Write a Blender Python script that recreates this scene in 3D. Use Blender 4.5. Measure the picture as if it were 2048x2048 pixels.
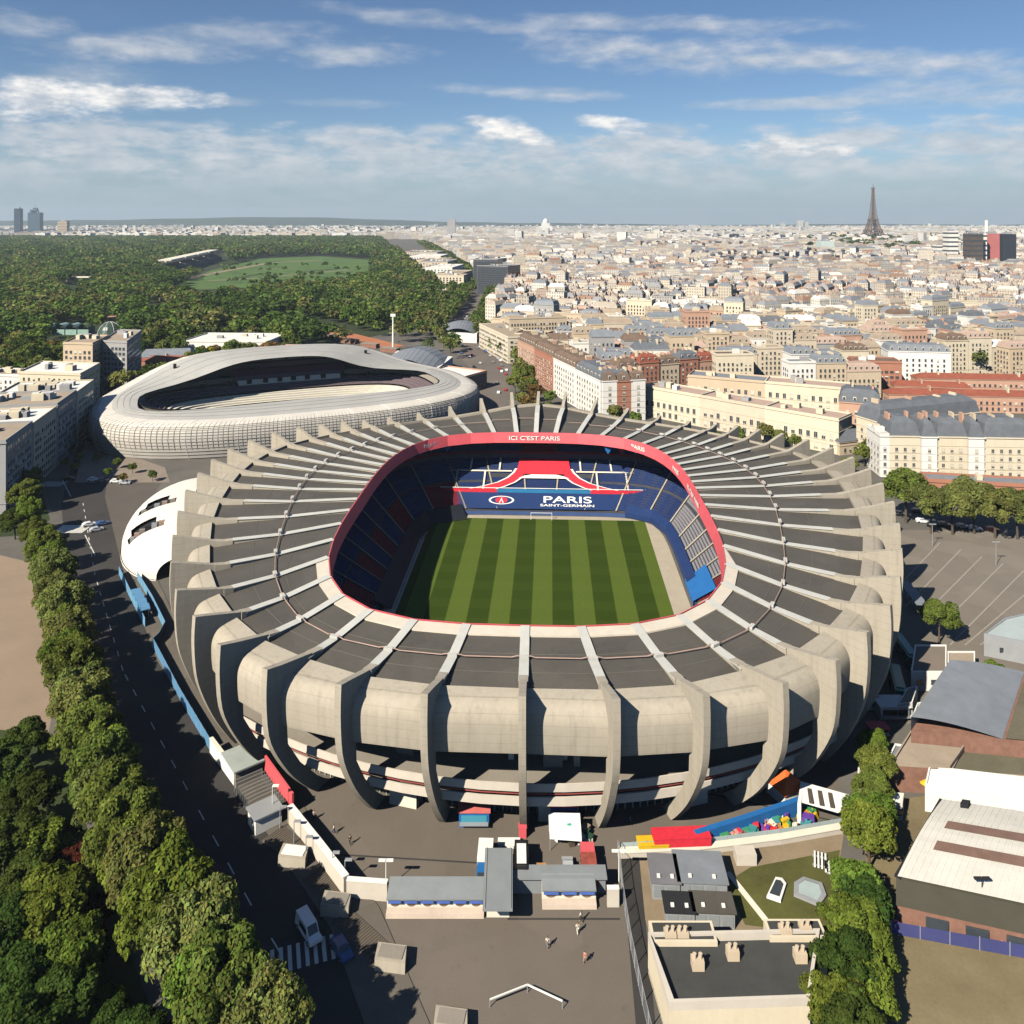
import bpy, math, random
import numpy as np
from mathutils import Vector
R = math.radians
rnd = random.Random(7)
for o in list(bpy.data.objects): bpy.data.objects.remove(o)
SC = bpy.context.scene
COL = SC.collection

# ------------------------------------------------------------------ camera
HC, FL, YH = 105.0, 1620.0, 440.0          # drone height (m), focal length and horizon row in photo pixels (2048 wide)
cam_d = bpy.data.cameras.new('camera'); cam = bpy.data.objects.new('camera', cam_d); COL.objects.link(cam)
cam.location = (0, 0, HC); cam.rotation_euler = (R(90), 0, 0)
cam_d.sensor_width = 36; cam_d.lens = FL / 2048 * 36; cam_d.shift_y = -(1024 - YH) / 2048
cam_d.clip_start = 1; cam_d.clip_end = 60000
SC.camera = cam

# ------------------------------------------------------------------ sun, sky, exposure
SUN_EL = 39.0
sdir = Vector((-0.65, -0.76, 0)).normalized() * math.cos(R(SUN_EL)); sdir.z = math.sin(R(SUN_EL))
sun_d = bpy.data.lights.new('sun', 'SUN'); sun_d.energy = 5.0; sun_d.angle = R(0.5); sun_d.color = (1.0, 0.93, 0.80)
sun = bpy.data.objects.new('sun', sun_d); COL.objects.link(sun); sun.rotation_euler = sdir.to_track_quat('Z', 'Y').to_euler()
SC.view_settings.view_transform = 'Standard'; SC.view_settings.look = 'None'
SC.view_settings.exposure = 0.65; SC.view_settings.gamma = 1; SC.view_settings.use_curve_mapping = False
SC.cycles.use_denoising = True
SC.cycles.max_bounces = 6; SC.cycles.diffuse_bounces = 0; SC.cycles.glossy_bounces = 2; SC.cycles.transmission_bounces = 2
SC.cycles.volume_bounces = 0; SC.cycles.transparent_max_bounces = 6

def nmath(nt, op, a, b=None, c=None, clamp=False):
    n = nt.nodes.new('ShaderNodeMath'); n.operation = op; n.use_clamp = clamp
    for i, x in enumerate((a, b, c)):
        if x is None: continue
        if isinstance(x, (int, float)): n.inputs[i].default_value = x
        else: nt.links.new(x, n.inputs[i])
    return n.outputs[0]

def nmix(nt, fac, a, b, blend='MIX'):
    n = nt.nodes.new('ShaderNodeMix'); n.data_type = 'RGBA'; n.blend_type = blend
    for s, x in ((n.inputs[0], fac), (n.inputs[6], a), (n.inputs[7], b)):
        if isinstance(x, (int, float)): s.default_value = x
        elif isinstance(x, (tuple, list)): s.default_value = (*x[:3], 1)
        else: nt.links.new(x, s)
    return n.outputs[2]

def nnoise(nt, vec, scale, detail=4, rough=0.55, out=0):
    n = nt.nodes.new('ShaderNodeTexNoise'); n.inputs['Scale'].default_value = scale
    n.inputs['Detail'].default_value = detail; n.inputs['Roughness'].default_value = rough
    if vec is not None: nt.links.new(vec, n.inputs['Vector'])
    return n.outputs[out]

def nrange(nt, x, a, b, c=0.0, d=1.0, smooth=False):
    n = nt.nodes.new('ShaderNodeMapRange'); n.clamp = True
    if smooth: n.interpolation_type = 'SMOOTHSTEP'
    nt.links.new(x, n.inputs[0])
    for i, v in enumerate((a, b, c, d)): n.inputs[1 + i].default_value = v
    return n.outputs[0]

def make_world():
    w = bpy.data.worlds.new('World'); SC.world = w; w.use_nodes = True
    nt = w.node_tree; nt.nodes.clear()
    out = nt.nodes.new('ShaderNodeOutputWorld'); bg = nt.nodes.new('ShaderNodeBackground')
    nt.links.new(bg.outputs[0], out.inputs[0]); bg.inputs[1].default_value = 0.056
    sky = nt.nodes.new('ShaderNodeTexSky'); sky.sky_type = 'NISHITA'; sky.sun_disc = False
    sky.sun_elevation = R(SUN_EL); sky.sun_rotation = math.atan2(sdir.x, sdir.y) % (2 * math.pi)
    sky.altitude = 300; sky.air_density = 1.0; sky.dust_density = 0.1; sky.ozone_density = 6.5
    tc = nt.nodes.new('ShaderNodeTexCoord'); sep = nt.nodes.new('ShaderNodeSeparateXYZ')
    nt.links.new(tc.outputs['Generated'], sep.inputs[0])
    x, y, z = sep.outputs
    az = nmath(nt, 'ARCTAN2', x, y); el = nmath(nt, 'ARCSINE', z)
    def coords(kx, ky):
        c = nt.nodes.new('ShaderNodeCombineXYZ')
        nt.links.new(nmath(nt, 'MULTIPLY', az, kx), c.inputs[0]); nt.links.new(nmath(nt, 'MULTIPLY', el, ky), c.inputs[1])
        return c.outputs[0]
    edge = nnoise(nt, coords(9, 34), 1.0, 6, 0.62)
    puff = nnoise(nt, coords(24, 60), 1.0, 5, 0.6)
    # bank of broken cumulus low over the horizon, all the way round
    top = nrange(nt, el, R(5.4), R(8.4), 0.0, 1.0)
    bank = nmath(nt, 'SUBTRACT', nmath(nt, 'ADD', nmath(nt, 'MULTIPLY', edge, 1.2), nmath(nt, 'MULTIPLY', puff, 0.5)), nmath(nt, 'ADD', 0.60, nmath(nt, 'MULTIPLY', top, 0.6)))
    bank = nrange(nt, bank, 0.0, 0.34, 0, 0.8, True)
    bank = nmath(nt, 'MULTIPLY', bank, nrange(nt, el, R(1.2), R(4.2), 0.15, 1.0, True))
    # scattered high clouds over the whole dome
    pl = nt.nodes.new('ShaderNodeCombineXYZ'); zz = nmath(nt, 'ADD', nmath(nt, 'ABSOLUTE', z), 0.08)
    nt.links.new(nmath(nt, 'DIVIDE', x, zz), pl.inputs[0]); nt.links.new(nmath(nt, 'DIVIDE', y, zz), pl.inputs[1])
    high = nnoise(nt, pl.outputs[0], 0.9, 6, 0.6)
    high = nmath(nt, 'MULTIPLY', nrange(nt, high, 0.6, 0.82, 0, 0.4, True), nrange(nt, el, R(11.5), R(17), 0, 1))
    cloud = nmath(nt, 'MAXIMUM', bank, high)
    # single streaks and puffs: photo position (px), half width, half height, slope, density
    wisps = [(300, 96, 175, 26, -0.08, .72), (470, 70, 170, 26, -0.1, .5), (270, 198, 145, 22, -0.02, .95), (80, 195, 80, 32, 0, .95), (180, 150, 120, 22, -.1, .55),
             (720, 106, 120, 24, -.06, .75), (1060, 186, 170, 13, 0.06, .8), (690, 207, 110, 9, 0, .4),
             (1300, 106, 230, 36, 0.1, .82), (1640, 118, 310, 25, 0.1, .82), (1290, 50, 300, 17, 0.06, .7), (1640, 205, 230, 11, 0.02, .65), (1980, 178, 220, 26, 0.03, .8),
             (900, 42, 260, 16, 0.05, .55), (460, 203, 60, 9, 0, .6), (60, 45, 70, 20, 0, .6), (985, 243, 62, 12, 0.03, 1), (1030, 268, 75, 16, .1, 1), (880, 262, 60, 14, 0, .8), (690, 262, 50, 14, 0, .8), (1215, 248, 75, 14, 0.1, .9), (1330, 262, 70, 14, .1, .7), (1560, 290, 85, 17, .1, 1), (1665, 302, 60, 10, .05, .9), (1530, 258, 50, 11, 0, .7), (1840, 280, 60, 12, 0, .6), (1950, 320, 90, 11, 0, .7), (1420, 330, 160, 9, 0, .6), (560, 300, 160, 8, 0, .6), (330, 250, 110, 8, 0, .6), (90, 300, 110, 12, 0, .7)]
    white = None
    for px, py, hw, hh, sl, dens in wisps:
        hw *= 1.25; hh *= 1.35
        a0 = math.atan((px - 1024) / FL); e0 = math.atan((YH - py) / FL * math.cos(a0)); wa = hw / FL; wh = hh / FL
        u = nmath(nt, 'MULTIPLY', nmath(nt, 'SUBTRACT', az, a0), 1 / wa)
        v = nmath(nt, 'MULTIPLY', nmath(nt, 'SUBTRACT', el, nmath(nt, 'ADD', e0, nmath(nt, 'MULTIPLY', nmath(nt, 'SUBTRACT', az, a0), -sl))), 1 / wh)
        d2 = nmath(nt, 'ADD', nmath(nt, 'MULTIPLY', u, u), nmath(nt, 'MULTIPLY', v, v))
        m = nmath(nt, 'ADD', nmath(nt, 'SUBTRACT', 1.0, d2), nmath(nt, 'MULTIPLY', nmath(nt, 'SUBTRACT', nmath(nt, 'ADD', nmath(nt, 'MULTIPLY', edge, .7), nmath(nt, 'MULTIPLY', puff, .3)), 0.48), 4.2))
        if dens >= .9:
            w_ = nrange(nt, m, 0.1, 1.2, 0, dens, True); white = w_ if white is None else nmath(nt, 'MAXIMUM', white, w_)
        else: cloud = nmath(nt, 'MAXIMUM', cloud, nrange(nt, m, 0.0, 1.7, 0, dens, True))
    lum = nrange(nt, puff, 0.35, 0.7, 0, 1)
    ccol = nmix(nt, lum, (5.6, 6.3, 7.0), (8.6, 8.6, 8.8))
    veil = nrange(nt, el, R(0.5), R(6.0), 0.88, 0.0, True)
    base = nmix(nt, veil, sky.outputs[0], (3.9, 5.2, 6.0))
    fin = nmix(nt, cloud, base, ccol)
    fin = nmix(nt, white, fin, nmix(nt, nrange(nt, puff, .4, .62), (7.0, 7.4, 7.9), (12.2, 11.8, 11.3)))
    nt.links.new(fin, bg.inputs[0])
make_world()

# ------------------------------------------------------------------ helpers
def G(px, py, z=0.0):
    """ground (or height z) point seen at a photo pixel"""
    D = FL * (HC - z) / (py - YH)
    return ((px - 1024) * D / FL, D)

def mesh_np(name, V, F, cols=None):
    me = bpy.data.meshes.new(name); V = np.asarray(V, np.float32); F = np.asarray(F, np.int32)
    n, k = F.shape
    me.vertices.add(len(V)); me.vertices.foreach_set('co', V.ravel())
    me.loops.add(n * k); me.loops.foreach_set('vertex_index', F.ravel())
    me.polygons.add(n); me.polygons.foreach_set('loop_start', np.arange(0, n * k, k, dtype=np.int32))
    me.polygons.foreach_set('loop_total', np.full(n, k, np.int32))
    if cols is not None:
        a = me.color_attributes.new('tint', 'FLOAT_COLOR', 'CORNER')
        c = np.ones((n, k, 4), np.float32); c[:, :, :3] = np.asarray(cols, np.float32)[:, None, :]
        a.data.foreach_set('color', c.ravel())
    me.update(calc_edges=True); me.validate()
    return me

class MB:
    """collects faces, builds ONE mesh object"""
    def __init__(s): s.v = []; s.f = []; s.m = []; s.uv = []; s.c = []
    def poly(s, pts, m=0, uv=None, c=None):
        i = len(s.v); s.v.extend([tuple(p) for p in pts]); s.f.append(tuple(range(i, i + len(pts)))); s.m.append(m)
        s.uv.extend(uv if uv else [(0, 0)] * len(pts)); s.c.extend([c or (1, 1, 1)] * len(pts))
    def wall(s, a, b, z0, z1, m=0, c=None):
        L = math.dist(a, b)
        s.poly([(*a, z0), (*b, z0), (*b, z1), (*a, z1)], m, [(0, z0), (L, z0), (L, z1), (0, z1)], c)
    def prism(s, pts, z0, z1, m=0, mt=None, c=None, bottom=False):
        n = len(pts)
        for i in range(n): s.wall(pts[i], pts[(i + 1) % n], z0, z1, m, c)
        s.poly([(*p, z1) for p in pts], m if mt is None else mt, None, c)
        if bottom: s.poly([(*p, z0) for p in reversed(pts)], m, None, c)
    def box(s, cx, cy, z0, sx, sy, sz, rz=0, m=0, mt=None, c=None, bottom=False):
        s.prism(rect(cx, cy, sx, sy, rz), z0, z0 + sz, m, mt, c, bottom)
    def tube(s, p, q, r, r2=None, n=6, m=0, c=None, caps=True):
        p = Vector(p); q = Vector(q); d = (q - p).normalized(); r2 = r if r2 is None else r2
        a = d.orthogonal().normalized(); b = d.cross(a)
        P = [p + (a * math.cos(t) + b * math.sin(t)) * r for t in [2 * math.pi * i / n for i in range(n)]]
        Q = [q + (a * math.cos(t) + b * math.sin(t)) * r2 for t in [2 * math.pi * i / n for i in range(n)]]
        for i in range(n): s.poly([P[i], P[(i + 1) % n], Q[(i + 1) % n], Q[i]], m, None, c)
        if caps: s.poly(Q, m, None, c); s.poly(P[::-1], m, None, c)
    def path(s, pts, r, n=6, m=0):
        for a, b in zip(pts, pts[1:]): s.tube(a, b, r, n=n, m=m)
    def beam(s, p, q, w, h, m=0):
        """bar of width w, height h between two points (top edge centred h above)"""
        p = Vector(p); q = Vector(q); d = (q - p); t = Vector((-d.y, d.x, 0)).normalized() * (w / 2); k = Vector((0, 0, h))
        A = [p - t, p + t, p + t + k, p - t + k]; B = [x + d for x in A]
        for i in range(4): j = (i + 1) % 4; s.poly([A[i], A[j], B[j], B[i]], m)
        s.poly(A[::-1], m); s.poly(B, m)
    def extrude(s, prof, o, e, t, w, m=0, me=None):
        """plate: outline prof (s, z) laid along direction e from o, thickness w along t"""
        A = [(o[0] + e[0] * a + t[0] * w / 2, o[1] + e[1] * a + t[1] * w / 2, z) for a, z in prof]
        B = [(o[0] + e[0] * a - t[0] * w / 2, o[1] + e[1] * a - t[1] * w / 2, z) for a, z in prof]
        n = len(prof)
        s.poly(A, m); s.poly(B[::-1], m)
        for i in range(n): j = (i + 1) % n; s.poly([A[i], B[i], B[j], A[j]], m if me is None else me)
    def loft(s, rows, m=0, closed=False, c=None):
        for a, b in zip(rows, rows[1:]):
            n = len(a)
            for i in range(n if closed else n - 1):
                j = (i + 1) % n; s.poly([a[i], a[j], b[j], b[i]], m, None, c)
    def mesh(s, name, mats, smooth=False, colour=False):
        me = bpy.data.meshes.new(name); me.from_pydata(s.v, [], s.f)
        for mt in (mats if isinstance(mats, (list, tuple)) else [mats]): me.materials.append(mt)
        me.polygons.foreach_set('material_index', s.m)
        uv = me.uv_layers.new(name='UVMap'); uv.data.foreach_set('uv', np.asarray(s.uv, np.float32).ravel())
        if colour:
            a = me.color_attributes.new('tint', 'FLOAT_COLOR', 'CORNER'); cc = np.ones((len(s.c), 4), np.float32); cc[:, :3] = s.c
            a.data.foreach_set('color', cc.ravel())
        if smooth: me.polygons.foreach_set('use_smooth', [True] * len(s.f))
        me.update()
        return me
    def build(s, name, mats, parent=None, smooth=False, colour=False, loc=(0, 0, 0), rz=0):
        return link(name, s.mesh(name, mats, smooth, colour), parent, loc, rz)

def soft(o, ang=38):
    o.data.polygons.foreach_set('use_smooth', [True] * len(o.data.polygons)); o.data.set_sharp_from_angle(angle=R(ang)); return o
def weld(o):
    import bmesh
    bm = bmesh.new(); bm.from_mesh(o.data); bmesh.ops.remove_doubles(bm, verts=bm.verts, dist=1e-4)
    bmesh.ops.recalc_face_normals(bm, faces=bm.faces); bm.to_mesh(o.data); bm.free(); return o

def rect(cx, cy, sx, sy, rz=0):
    c, s = math.cos(rz), math.sin(rz)
    return [(cx + x * c - y * s, cy + x * s + y * c) for x, y in ((-sx / 2, -sy / 2), (sx / 2, -sy / 2), (sx / 2, sy / 2), (-sx / 2, sy / 2))]

def link(name, data, parent=None, loc=(0, 0, 0), rz=0):
    o = bpy.data.objects.new(name, data); COL.objects.link(o); o.location = loc; o.rotation_euler = (0, 0, rz)
    if parent: o.parent = parent
    return o

def tag(o, label=None, cat=None, group=None, kind=None):
    if label: o['label'] = label
    if cat: o['category'] = cat
    if group: o['group'] = group
    if kind: o['kind'] = kind
    return o

def thing(name, label, cat, loc=(0, 0, 0), rz=0, group=None):
    return tag(link(name, None, None, loc, rz), label, cat, group)

def stuffpart(o): o['kind'] = 'stuff'; return o

def copy_tree(o, parent=None):
    c = o.copy(); COL.objects.link(c)
    if parent: c.parent = parent
    for ch in [x for x in bpy.data.objects if x.parent == o]: copy_tree(ch, c)
    return c
def copy_kids(o, kids):
    c = o.copy(); COL.objects.link(c)
    for k in kids:
        d = k.copy(); COL.objects.link(d); d.parent = c
    return c

# ------------------------------------------------------------------ materials
MATS = {}
def mat(name, col, rough=0.8, var=0.15, scale=0.3, bump=0.0, metal=0.0, spec=0.3, fine=None, streak=0.0, form=0.0, patch=0.0):
    if name in MATS: return MATS[name]
    m = bpy.data.materials.new(name); m.use_nodes = True; nt = m.node_tree; b = nt.nodes['Principled BSDF']
    b.inputs['Roughness'].default_value = rough; b.inputs['Metallic'].default_value = metal; b.inputs['Specular IOR Level'].default_value = spec
    geo = nt.nodes.new('ShaderNodeNewGeometry'); p = geo.outputs['Position']
    n1 = nnoise(nt, p, scale, 5, 0.6); n2 = nnoise(nt, p, fine or scale * 9, 3, 0.6)
    f = nmath(nt, 'ADD', nmath(nt, 'MULTIPLY', n1, 0.7), nmath(nt, 'MULTIPLY', n2, 0.3))
    if streak:
        mp = nt.nodes.new('ShaderNodeMapping'); mp.inputs['Scale'].default_value = (1, 1, .06); nt.links.new(p, mp.inputs[0])
        f = nmath(nt, 'ADD', nmath(nt, 'MULTIPLY', f, 1 - streak), nmath(nt, 'MULTIPLY', nnoise(nt, mp.outputs[0], 1.3, 4, .6), streak))
    f = nrange(nt, f, 0.3, 0.7)
    if form:    # formwork joints and rain stains on cast concrete
        sp = nt.nodes.new('ShaderNodeSeparateXYZ'); nt.links.new(p, sp.inputs[0])
        ln = nmath(nt, 'LESS_THAN', nmath(nt, 'FRACT', nmath(nt, 'DIVIDE', sp.outputs[2], 1.55)), .055)
        mp2 = nt.nodes.new('ShaderNodeMapping'); mp2.inputs['Scale'].default_value = (.8, .8, .05); nt.links.new(p, mp2.inputs[0])
        st = nrange(nt, nnoise(nt, mp2.outputs[0], 1.0, 5, .7), .52, .72)
        f = nmath(nt, 'SUBTRACT', f, nmath(nt, 'ADD', nmath(nt, 'MULTIPLY', ln, form * 1.2), nmath(nt, 'MULTIPLY', st, form * 1.2)))
    if patch:   # resurfaced patches, oil and tyre wear
        vo = nt.nodes.new('ShaderNodeTexVoronoi'); vo.inputs['Scale'].default_value = .09; nt.links.new(p, vo.inputs['Vector']); hs_ = nt.nodes.new('ShaderNodeSeparateColor'); nt.links.new(vo.outputs['Color'], hs_.inputs[0])
        f = nmath(nt, 'ADD', f, nmath(nt, 'MULTIPLY', nmath(nt, 'SUBTRACT', hs_.outputs[0], .5), patch))
        f = nmath(nt, 'SUBTRACT', f, nmath(nt, 'MULTIPLY', nrange(nt, nnoise(nt, p, .45, 6, .75), .58, .75), patch * 2.2))
    a = tuple(max(0, x * (1 - var)) for x in col); c = tuple(min(1, x * (1 + var)) for x in col)
    mm = nmix(nt, f, a, c); mm.node.clamp_factor = False; nt.links.new(mm, b.inputs['Base Color'])
    if bump:
        bm = nt.nodes.new('ShaderNodeBump'); bm.inputs['Strength'].default_value = bump; nt.links.new(n2, bm.inputs['Height']); nt.links.new(bm.outputs[0], b.inputs['Normal'])
    MATS[name] = m; return m

def tinted(name, rough=0.85, windows=False, wcol=(0.10, 0.10, 0.11), var=.12):
    """material that takes each face's own paint colour from the mesh; optional window print for buildings too far away to tell windows apart"""
    m = bpy.data.materials.new(name); m.use_nodes = True; nt = m.node_tree; b = nt.nodes['Principled BSDF']; b.inputs['Roughness'].default_value = rough
    b.inputs['Specular IOR Level'].default_value = .2
    at = nt.nodes.new('ShaderNodeVertexColor'); at.layer_name = 'tint'
    geo = nt.nodes.new('ShaderNodeNewGeometry'); n = nrange(nt, nnoise(nt, geo.outputs['Position'], .25, 5, .65), .3, .7, 1 - var, 1 + var)
    col = nmix(nt, 1.0, at.outputs[0], n, 'MULTIPLY')
    if windows:
        uv = nt.nodes.new('ShaderNodeUVMap'); sp = nt.nodes.new('ShaderNodeSeparateXYZ'); nt.links.new(uv.outputs[0], sp.inputs[0])
        def band(x, per, lo, hi):
            fr = nmath(nt, 'FRACT', nmath(nt, 'DIVIDE', x, per))
            return nmath(nt, 'MULTIPLY', nmath(nt, 'GREATER_THAN', fr, lo), nmath(nt, 'LESS_THAN', fr, hi))
        w = nmath(nt, 'MULTIPLY', band(sp.outputs[0], 2.7, .3, .72), band(sp.outputs[1], 3.1, .25, .8))
        w = nmath(nt, 'MULTIPLY', w, nmath(nt, 'GREATER_THAN', sp.outputs[1], .5))
        col = nmix(nt, nmath(nt, 'MULTIPLY', w, .75), col, wcol)
    nt.links.new(col, b.inputs['Base Color']); MATS[name] = m; return m

M_conc = mat('concrete', (.375, .33, .26), .9, .14, .12, .15, streak=.35, form=.55)
M_conc2 = mat('concrete_floor', (.25, .22, .18), .9, .12, .2)
M_white = mat('white_paint', (.78, .76, .70), .6, .06, .3)
M_cream = mat('cream_paint', (.72, .66, .54), .7, .08, .3)
M_roofdk = mat('dark_membrane', (.088, .079, .066), .75, .18, .09, .05, fine=1.2, patch=.35)
M_red = mat('red_panel', (.62, .10, .115), .55, .08, .2)
M_navy = mat('navy_seat', (.018, .036, .118), .6, .2, 1.2)
M_navytarp = mat('navy_tarp', (.014, .035, .115), .55, .12, .3)
M_blue = mat('blue_paint', (.02, .13, .36), .5, .12, .4)
M_redseat = mat('red_seat', (.20, .014, .022), .6, .2, 1.0)
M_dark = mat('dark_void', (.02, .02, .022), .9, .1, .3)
M_glass = mat('window_glass', (.05, .06, .07), .15, .2, .3, spec=.6)
M_terr = mat('terrace_step', (.06, .06, .068), .9, .15, .3)
M_steel = mat('galvanised_steel', (.42, .43, .44), .45, .1, .5, metal=.4)
M_pipe = mat('rusty_pipe', (.36, .25, .20), .7, .2, .5)
M_asph = mat('asphalt', (.146, .122, .098), .95, .13, .06, .1, fine=2.5, patch=.4)
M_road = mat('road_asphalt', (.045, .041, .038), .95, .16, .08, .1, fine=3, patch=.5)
M_pave = mat('pavement', (.13, .112, .09), .95, .14, .1, .1, fine=2, patch=.5)
M_ground = mat('city_ground', (.12, .11, .095), .95, .3, .02)
M_sand = mat('sand_path', (.27, .20, .14), .95, .1, .1)
M_grassdry = mat('dry_grass', (.19, .15, .082), .95, .25, .12, .3, fine=2)
M_lawn = mat('lawn', (.085, .085, .022), .95, .35, .15, .3, fine=2)
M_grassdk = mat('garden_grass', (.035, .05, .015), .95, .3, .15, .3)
M_course = mat('race_turf', (.075, .13, .03), .95, .25, .012)
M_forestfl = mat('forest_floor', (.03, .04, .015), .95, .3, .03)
M_line = mat('road_paint', (.6, .58, .52), .8, .12, 1)
M_brick = mat('brick_wall', (.24, .125, .088), .9, .25, .8, fine=8)
M_zinc = mat('zinc_roof', (.20, .215, .235), .6, .15, .3)
M_slate = mat('slate_roof', (.125, .135, .15), .7, .2, .4)
M_tile = mat('red_tile_roof', (.25, .075, .045), .85, .2, .4)
M_gravelroof = mat('gravel_roof', (.34, .27, .20), .95, .15, .2)
M_shell = mat('metal_mesh_cladding', (.56, .52, .46), .8, .12, .1)
M_black = mat('black_rubber', (.015, .015, .016), .8, .2, 1)
M_trunk = mat('bark', (.09, .07, .05), .95, .3, 1.5)
# ------------------------------------------------------------------ ground
def sheet(name, pts, z, m, kind='structure'):
    b = MB(); b.poly([(x, y, 0) for x, y in pts]); o = b.build(name, m, loc=(0, 0, z)); o['kind'] = kind; return o
def gp(*pp): return [G(x, y) for x, y in pp]
sheet('ground', [(-16000, -200), (16000, -200), (16000, 17000), (-16000, 17000)], -0.01, M_ground)
sheet('plaza', gp((575, 1640), (500, 1450), (700, 1200), (1500, 1200), (1850, 1250), (1690, 1480), (1650, 1700), (1245, 1705), (1310, 2120), (840, 2120), (700, 1800)), .004, M_asph)
sheet('parking_ground', gp((1700, 1060), (2150, 1060), (2250, 1330), (1700, 1480)), .008, mat('parking_asphalt', (.185, .16, .13), .95, .12, .07, .1, fine=2, patch=.5))
# road with kerb and pavement along the left side
def strip(path, w0, w1):
    L = []; Rr = []
    for i, (x, y) in enumerate(path):
        a = path[max(0, i - 1)]; b = path[min(len(path) - 1, i + 1)]; dx, dy = b[0] - a[0], b[1] - a[1]; n = math.hypot(dx, dy); nx, ny = dy / n, -dx / n
        L.append((x + nx * w0, y + ny * w0)); Rr.append((x + nx * w1, y + ny * w1))
    return L + Rr[::-1]
road_c = [(-13, 78), G(560, 1905), G(503, 1811), G(375, 1580), G(246, 1342), G(190, 1150), G(165, 1000), G(190, 880), (-225, 520), (-262, 620)]
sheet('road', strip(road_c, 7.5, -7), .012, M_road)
b = MB(); side = road_c[:6]
P1 = strip(side, -7, -13.5); b.prism(P1, 0, .13); o = b.build('pavement', M_pave); o['kind'] = 'structure'
b = MB(); P1 = strip(side, 7.5, 15); b.prism(P1, 0, .13); o = b.build('pavement', M_pave); o['kind'] = 'structure'
sheet('junction', gp((85, 955), (330, 955), (260, 1060), (230, 1130), (150, 1080), (100, 1010)), .008, mat('junction_asphalt', (.105, .09, .075), .95, .12, .08))
sheet('forecourt', gp((170, 880), (330, 935), (340, 965), (150, 965)), .016, mat('forecourt_paving', (.24, .195, .155), .95, .15, .2))
# road markings
b = MB()
def dash(p, q, w, on, off):
    L = math.dist(p, q); t = 0; d = ((q[0] - p[0]) / L, (q[1] - p[1]) / L); rz = math.atan2(d[1], d[0])
    while t + on < L:
        b.poly([(x, y, .018) for x, y in rect(p[0] + d[0] * (t + on / 2), p[1] + d[1] * (t + on / 2), on, w, rz)]); t += on + off
for p, q in zip(road_c[1:6], road_c[2:7]): dash(p, q, .22, 3.0, 4.5)
a0 = G(545, 1925); a1 = G(665, 1893)
def zebra(p, q, n, ln, w):
    rz = math.atan2(q[1] - p[1], q[0] - p[0])
    for i in range(n):
        t = i / (n - 1); b.poly([(x, y, .019) for x, y in rect(p[0] + (q[0] - p[0]) * t, p[1] + (q[1] - p[1]) * t, w, ln, rz)])
zebra(a0, a1, 8, 4.2, .55); zebra(G(75, 968), G(125, 968), 8, 6, .8); zebra(G(118, 1058), G(172, 1058), 12, 7, .7)
dash(G(125, 960), G(150, 1010), .3, 12, .1); dash(G(170, 1070), G(200, 1130), .3, 20, .1)
tag(b.build('road_marking', M_line), kind='structure')
b = MB()
for i in range(8):
    p = G(1780 + i * 30, 1190 + i * 24 if i < 4 else 1290); q = G(1880 + i * 42, 1085 + i * 14)
    L = math.dist(p, q); b.poly([(x, y, .014) for x, y in rect((p[0] + q[0]) / 2, (p[1] + q[1]) / 2, L, .35, math.atan2(q[1] - p[1], q[0] - p[0]))])
tag(b.build('parking_marking', mat('faded_paint', (.30, .27, .22), .9, .2, 1)), kind='structure')
# darker joints across the plaza
b = MB()
for p, q in ((G(655, 1708), G(1160, 1738)), (G(1015, 1838), G(1240, 1838)), (G(1200, 1540), G(1660, 1640))):
    L = math.dist(p, q); b.poly([(x, y, .012) for x, y in rect((p[0] + q[0]) / 2, (p[1] + q[1]) / 2, L, .35, math.atan2(q[1] - p[1], q[0] - p[0]))])
tag(b.build('plaza_drain', M_road), kind='structure')
# gardens, lawns
sheet('sand_path', [(-175, 260), (-128, 240), (-78, 128), (-62, 105), (-110, 105), (-175, 150)], .004, M_sand)
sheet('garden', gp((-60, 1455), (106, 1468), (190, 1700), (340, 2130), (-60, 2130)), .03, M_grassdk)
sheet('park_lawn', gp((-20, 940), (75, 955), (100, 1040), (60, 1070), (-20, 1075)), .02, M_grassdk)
sheet('yard', gp((1250, 1705), (1690, 1650), (1660, 1850), (1300, 1870)), .008, mat('yard_earth', (.25, .19, .12), .95, .2, .2, .2))
sheet('lawn', gp((1452, 1765), (1500, 1735), (1680, 1700), (1660, 1870), (1490, 1850)), .012, M_lawn)
sheet('lane', gp((1242, 1712), (1278, 1712), (1318, 2120), (1278, 2120)), .016, M_road)
sheet('sports_field', gp((1720, 1850), (2200, 1930), (2200, 2150), (1690, 2150)), .008, M_grassdry)
sheet('side_lawn', gp((1790, 1600), (1860, 1590), (1880, 1610), (1790, 1800), (1740, 1860), (1730, 1700)), .013, M_grassdry)
b = MB(); p = G(1455, 1745); q = G(1535, 1845); L = math.dist(p, q)
b.box((p[0] + q[0]) / 2, (p[1] + q[1]) / 2, 0, L, .9, .12, math.atan2(q[1] - p[1], q[0] - p[0])); tag(b.build('garden_path', M_cream), kind='structure')
b = MB(); p = G(1760, 1990); q = G(1800, 2120); L = math.dist(p, q)
b.poly([(x, y, .02) for x, y in rect((p[0] + q[0]) / 2, (p[1] + q[1]) / 2, L, 1.6, math.atan2(q[1] - p[1], q[0] - p[0]))]); tag(b.build('field_path', M_pave), kind='structure')
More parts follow.
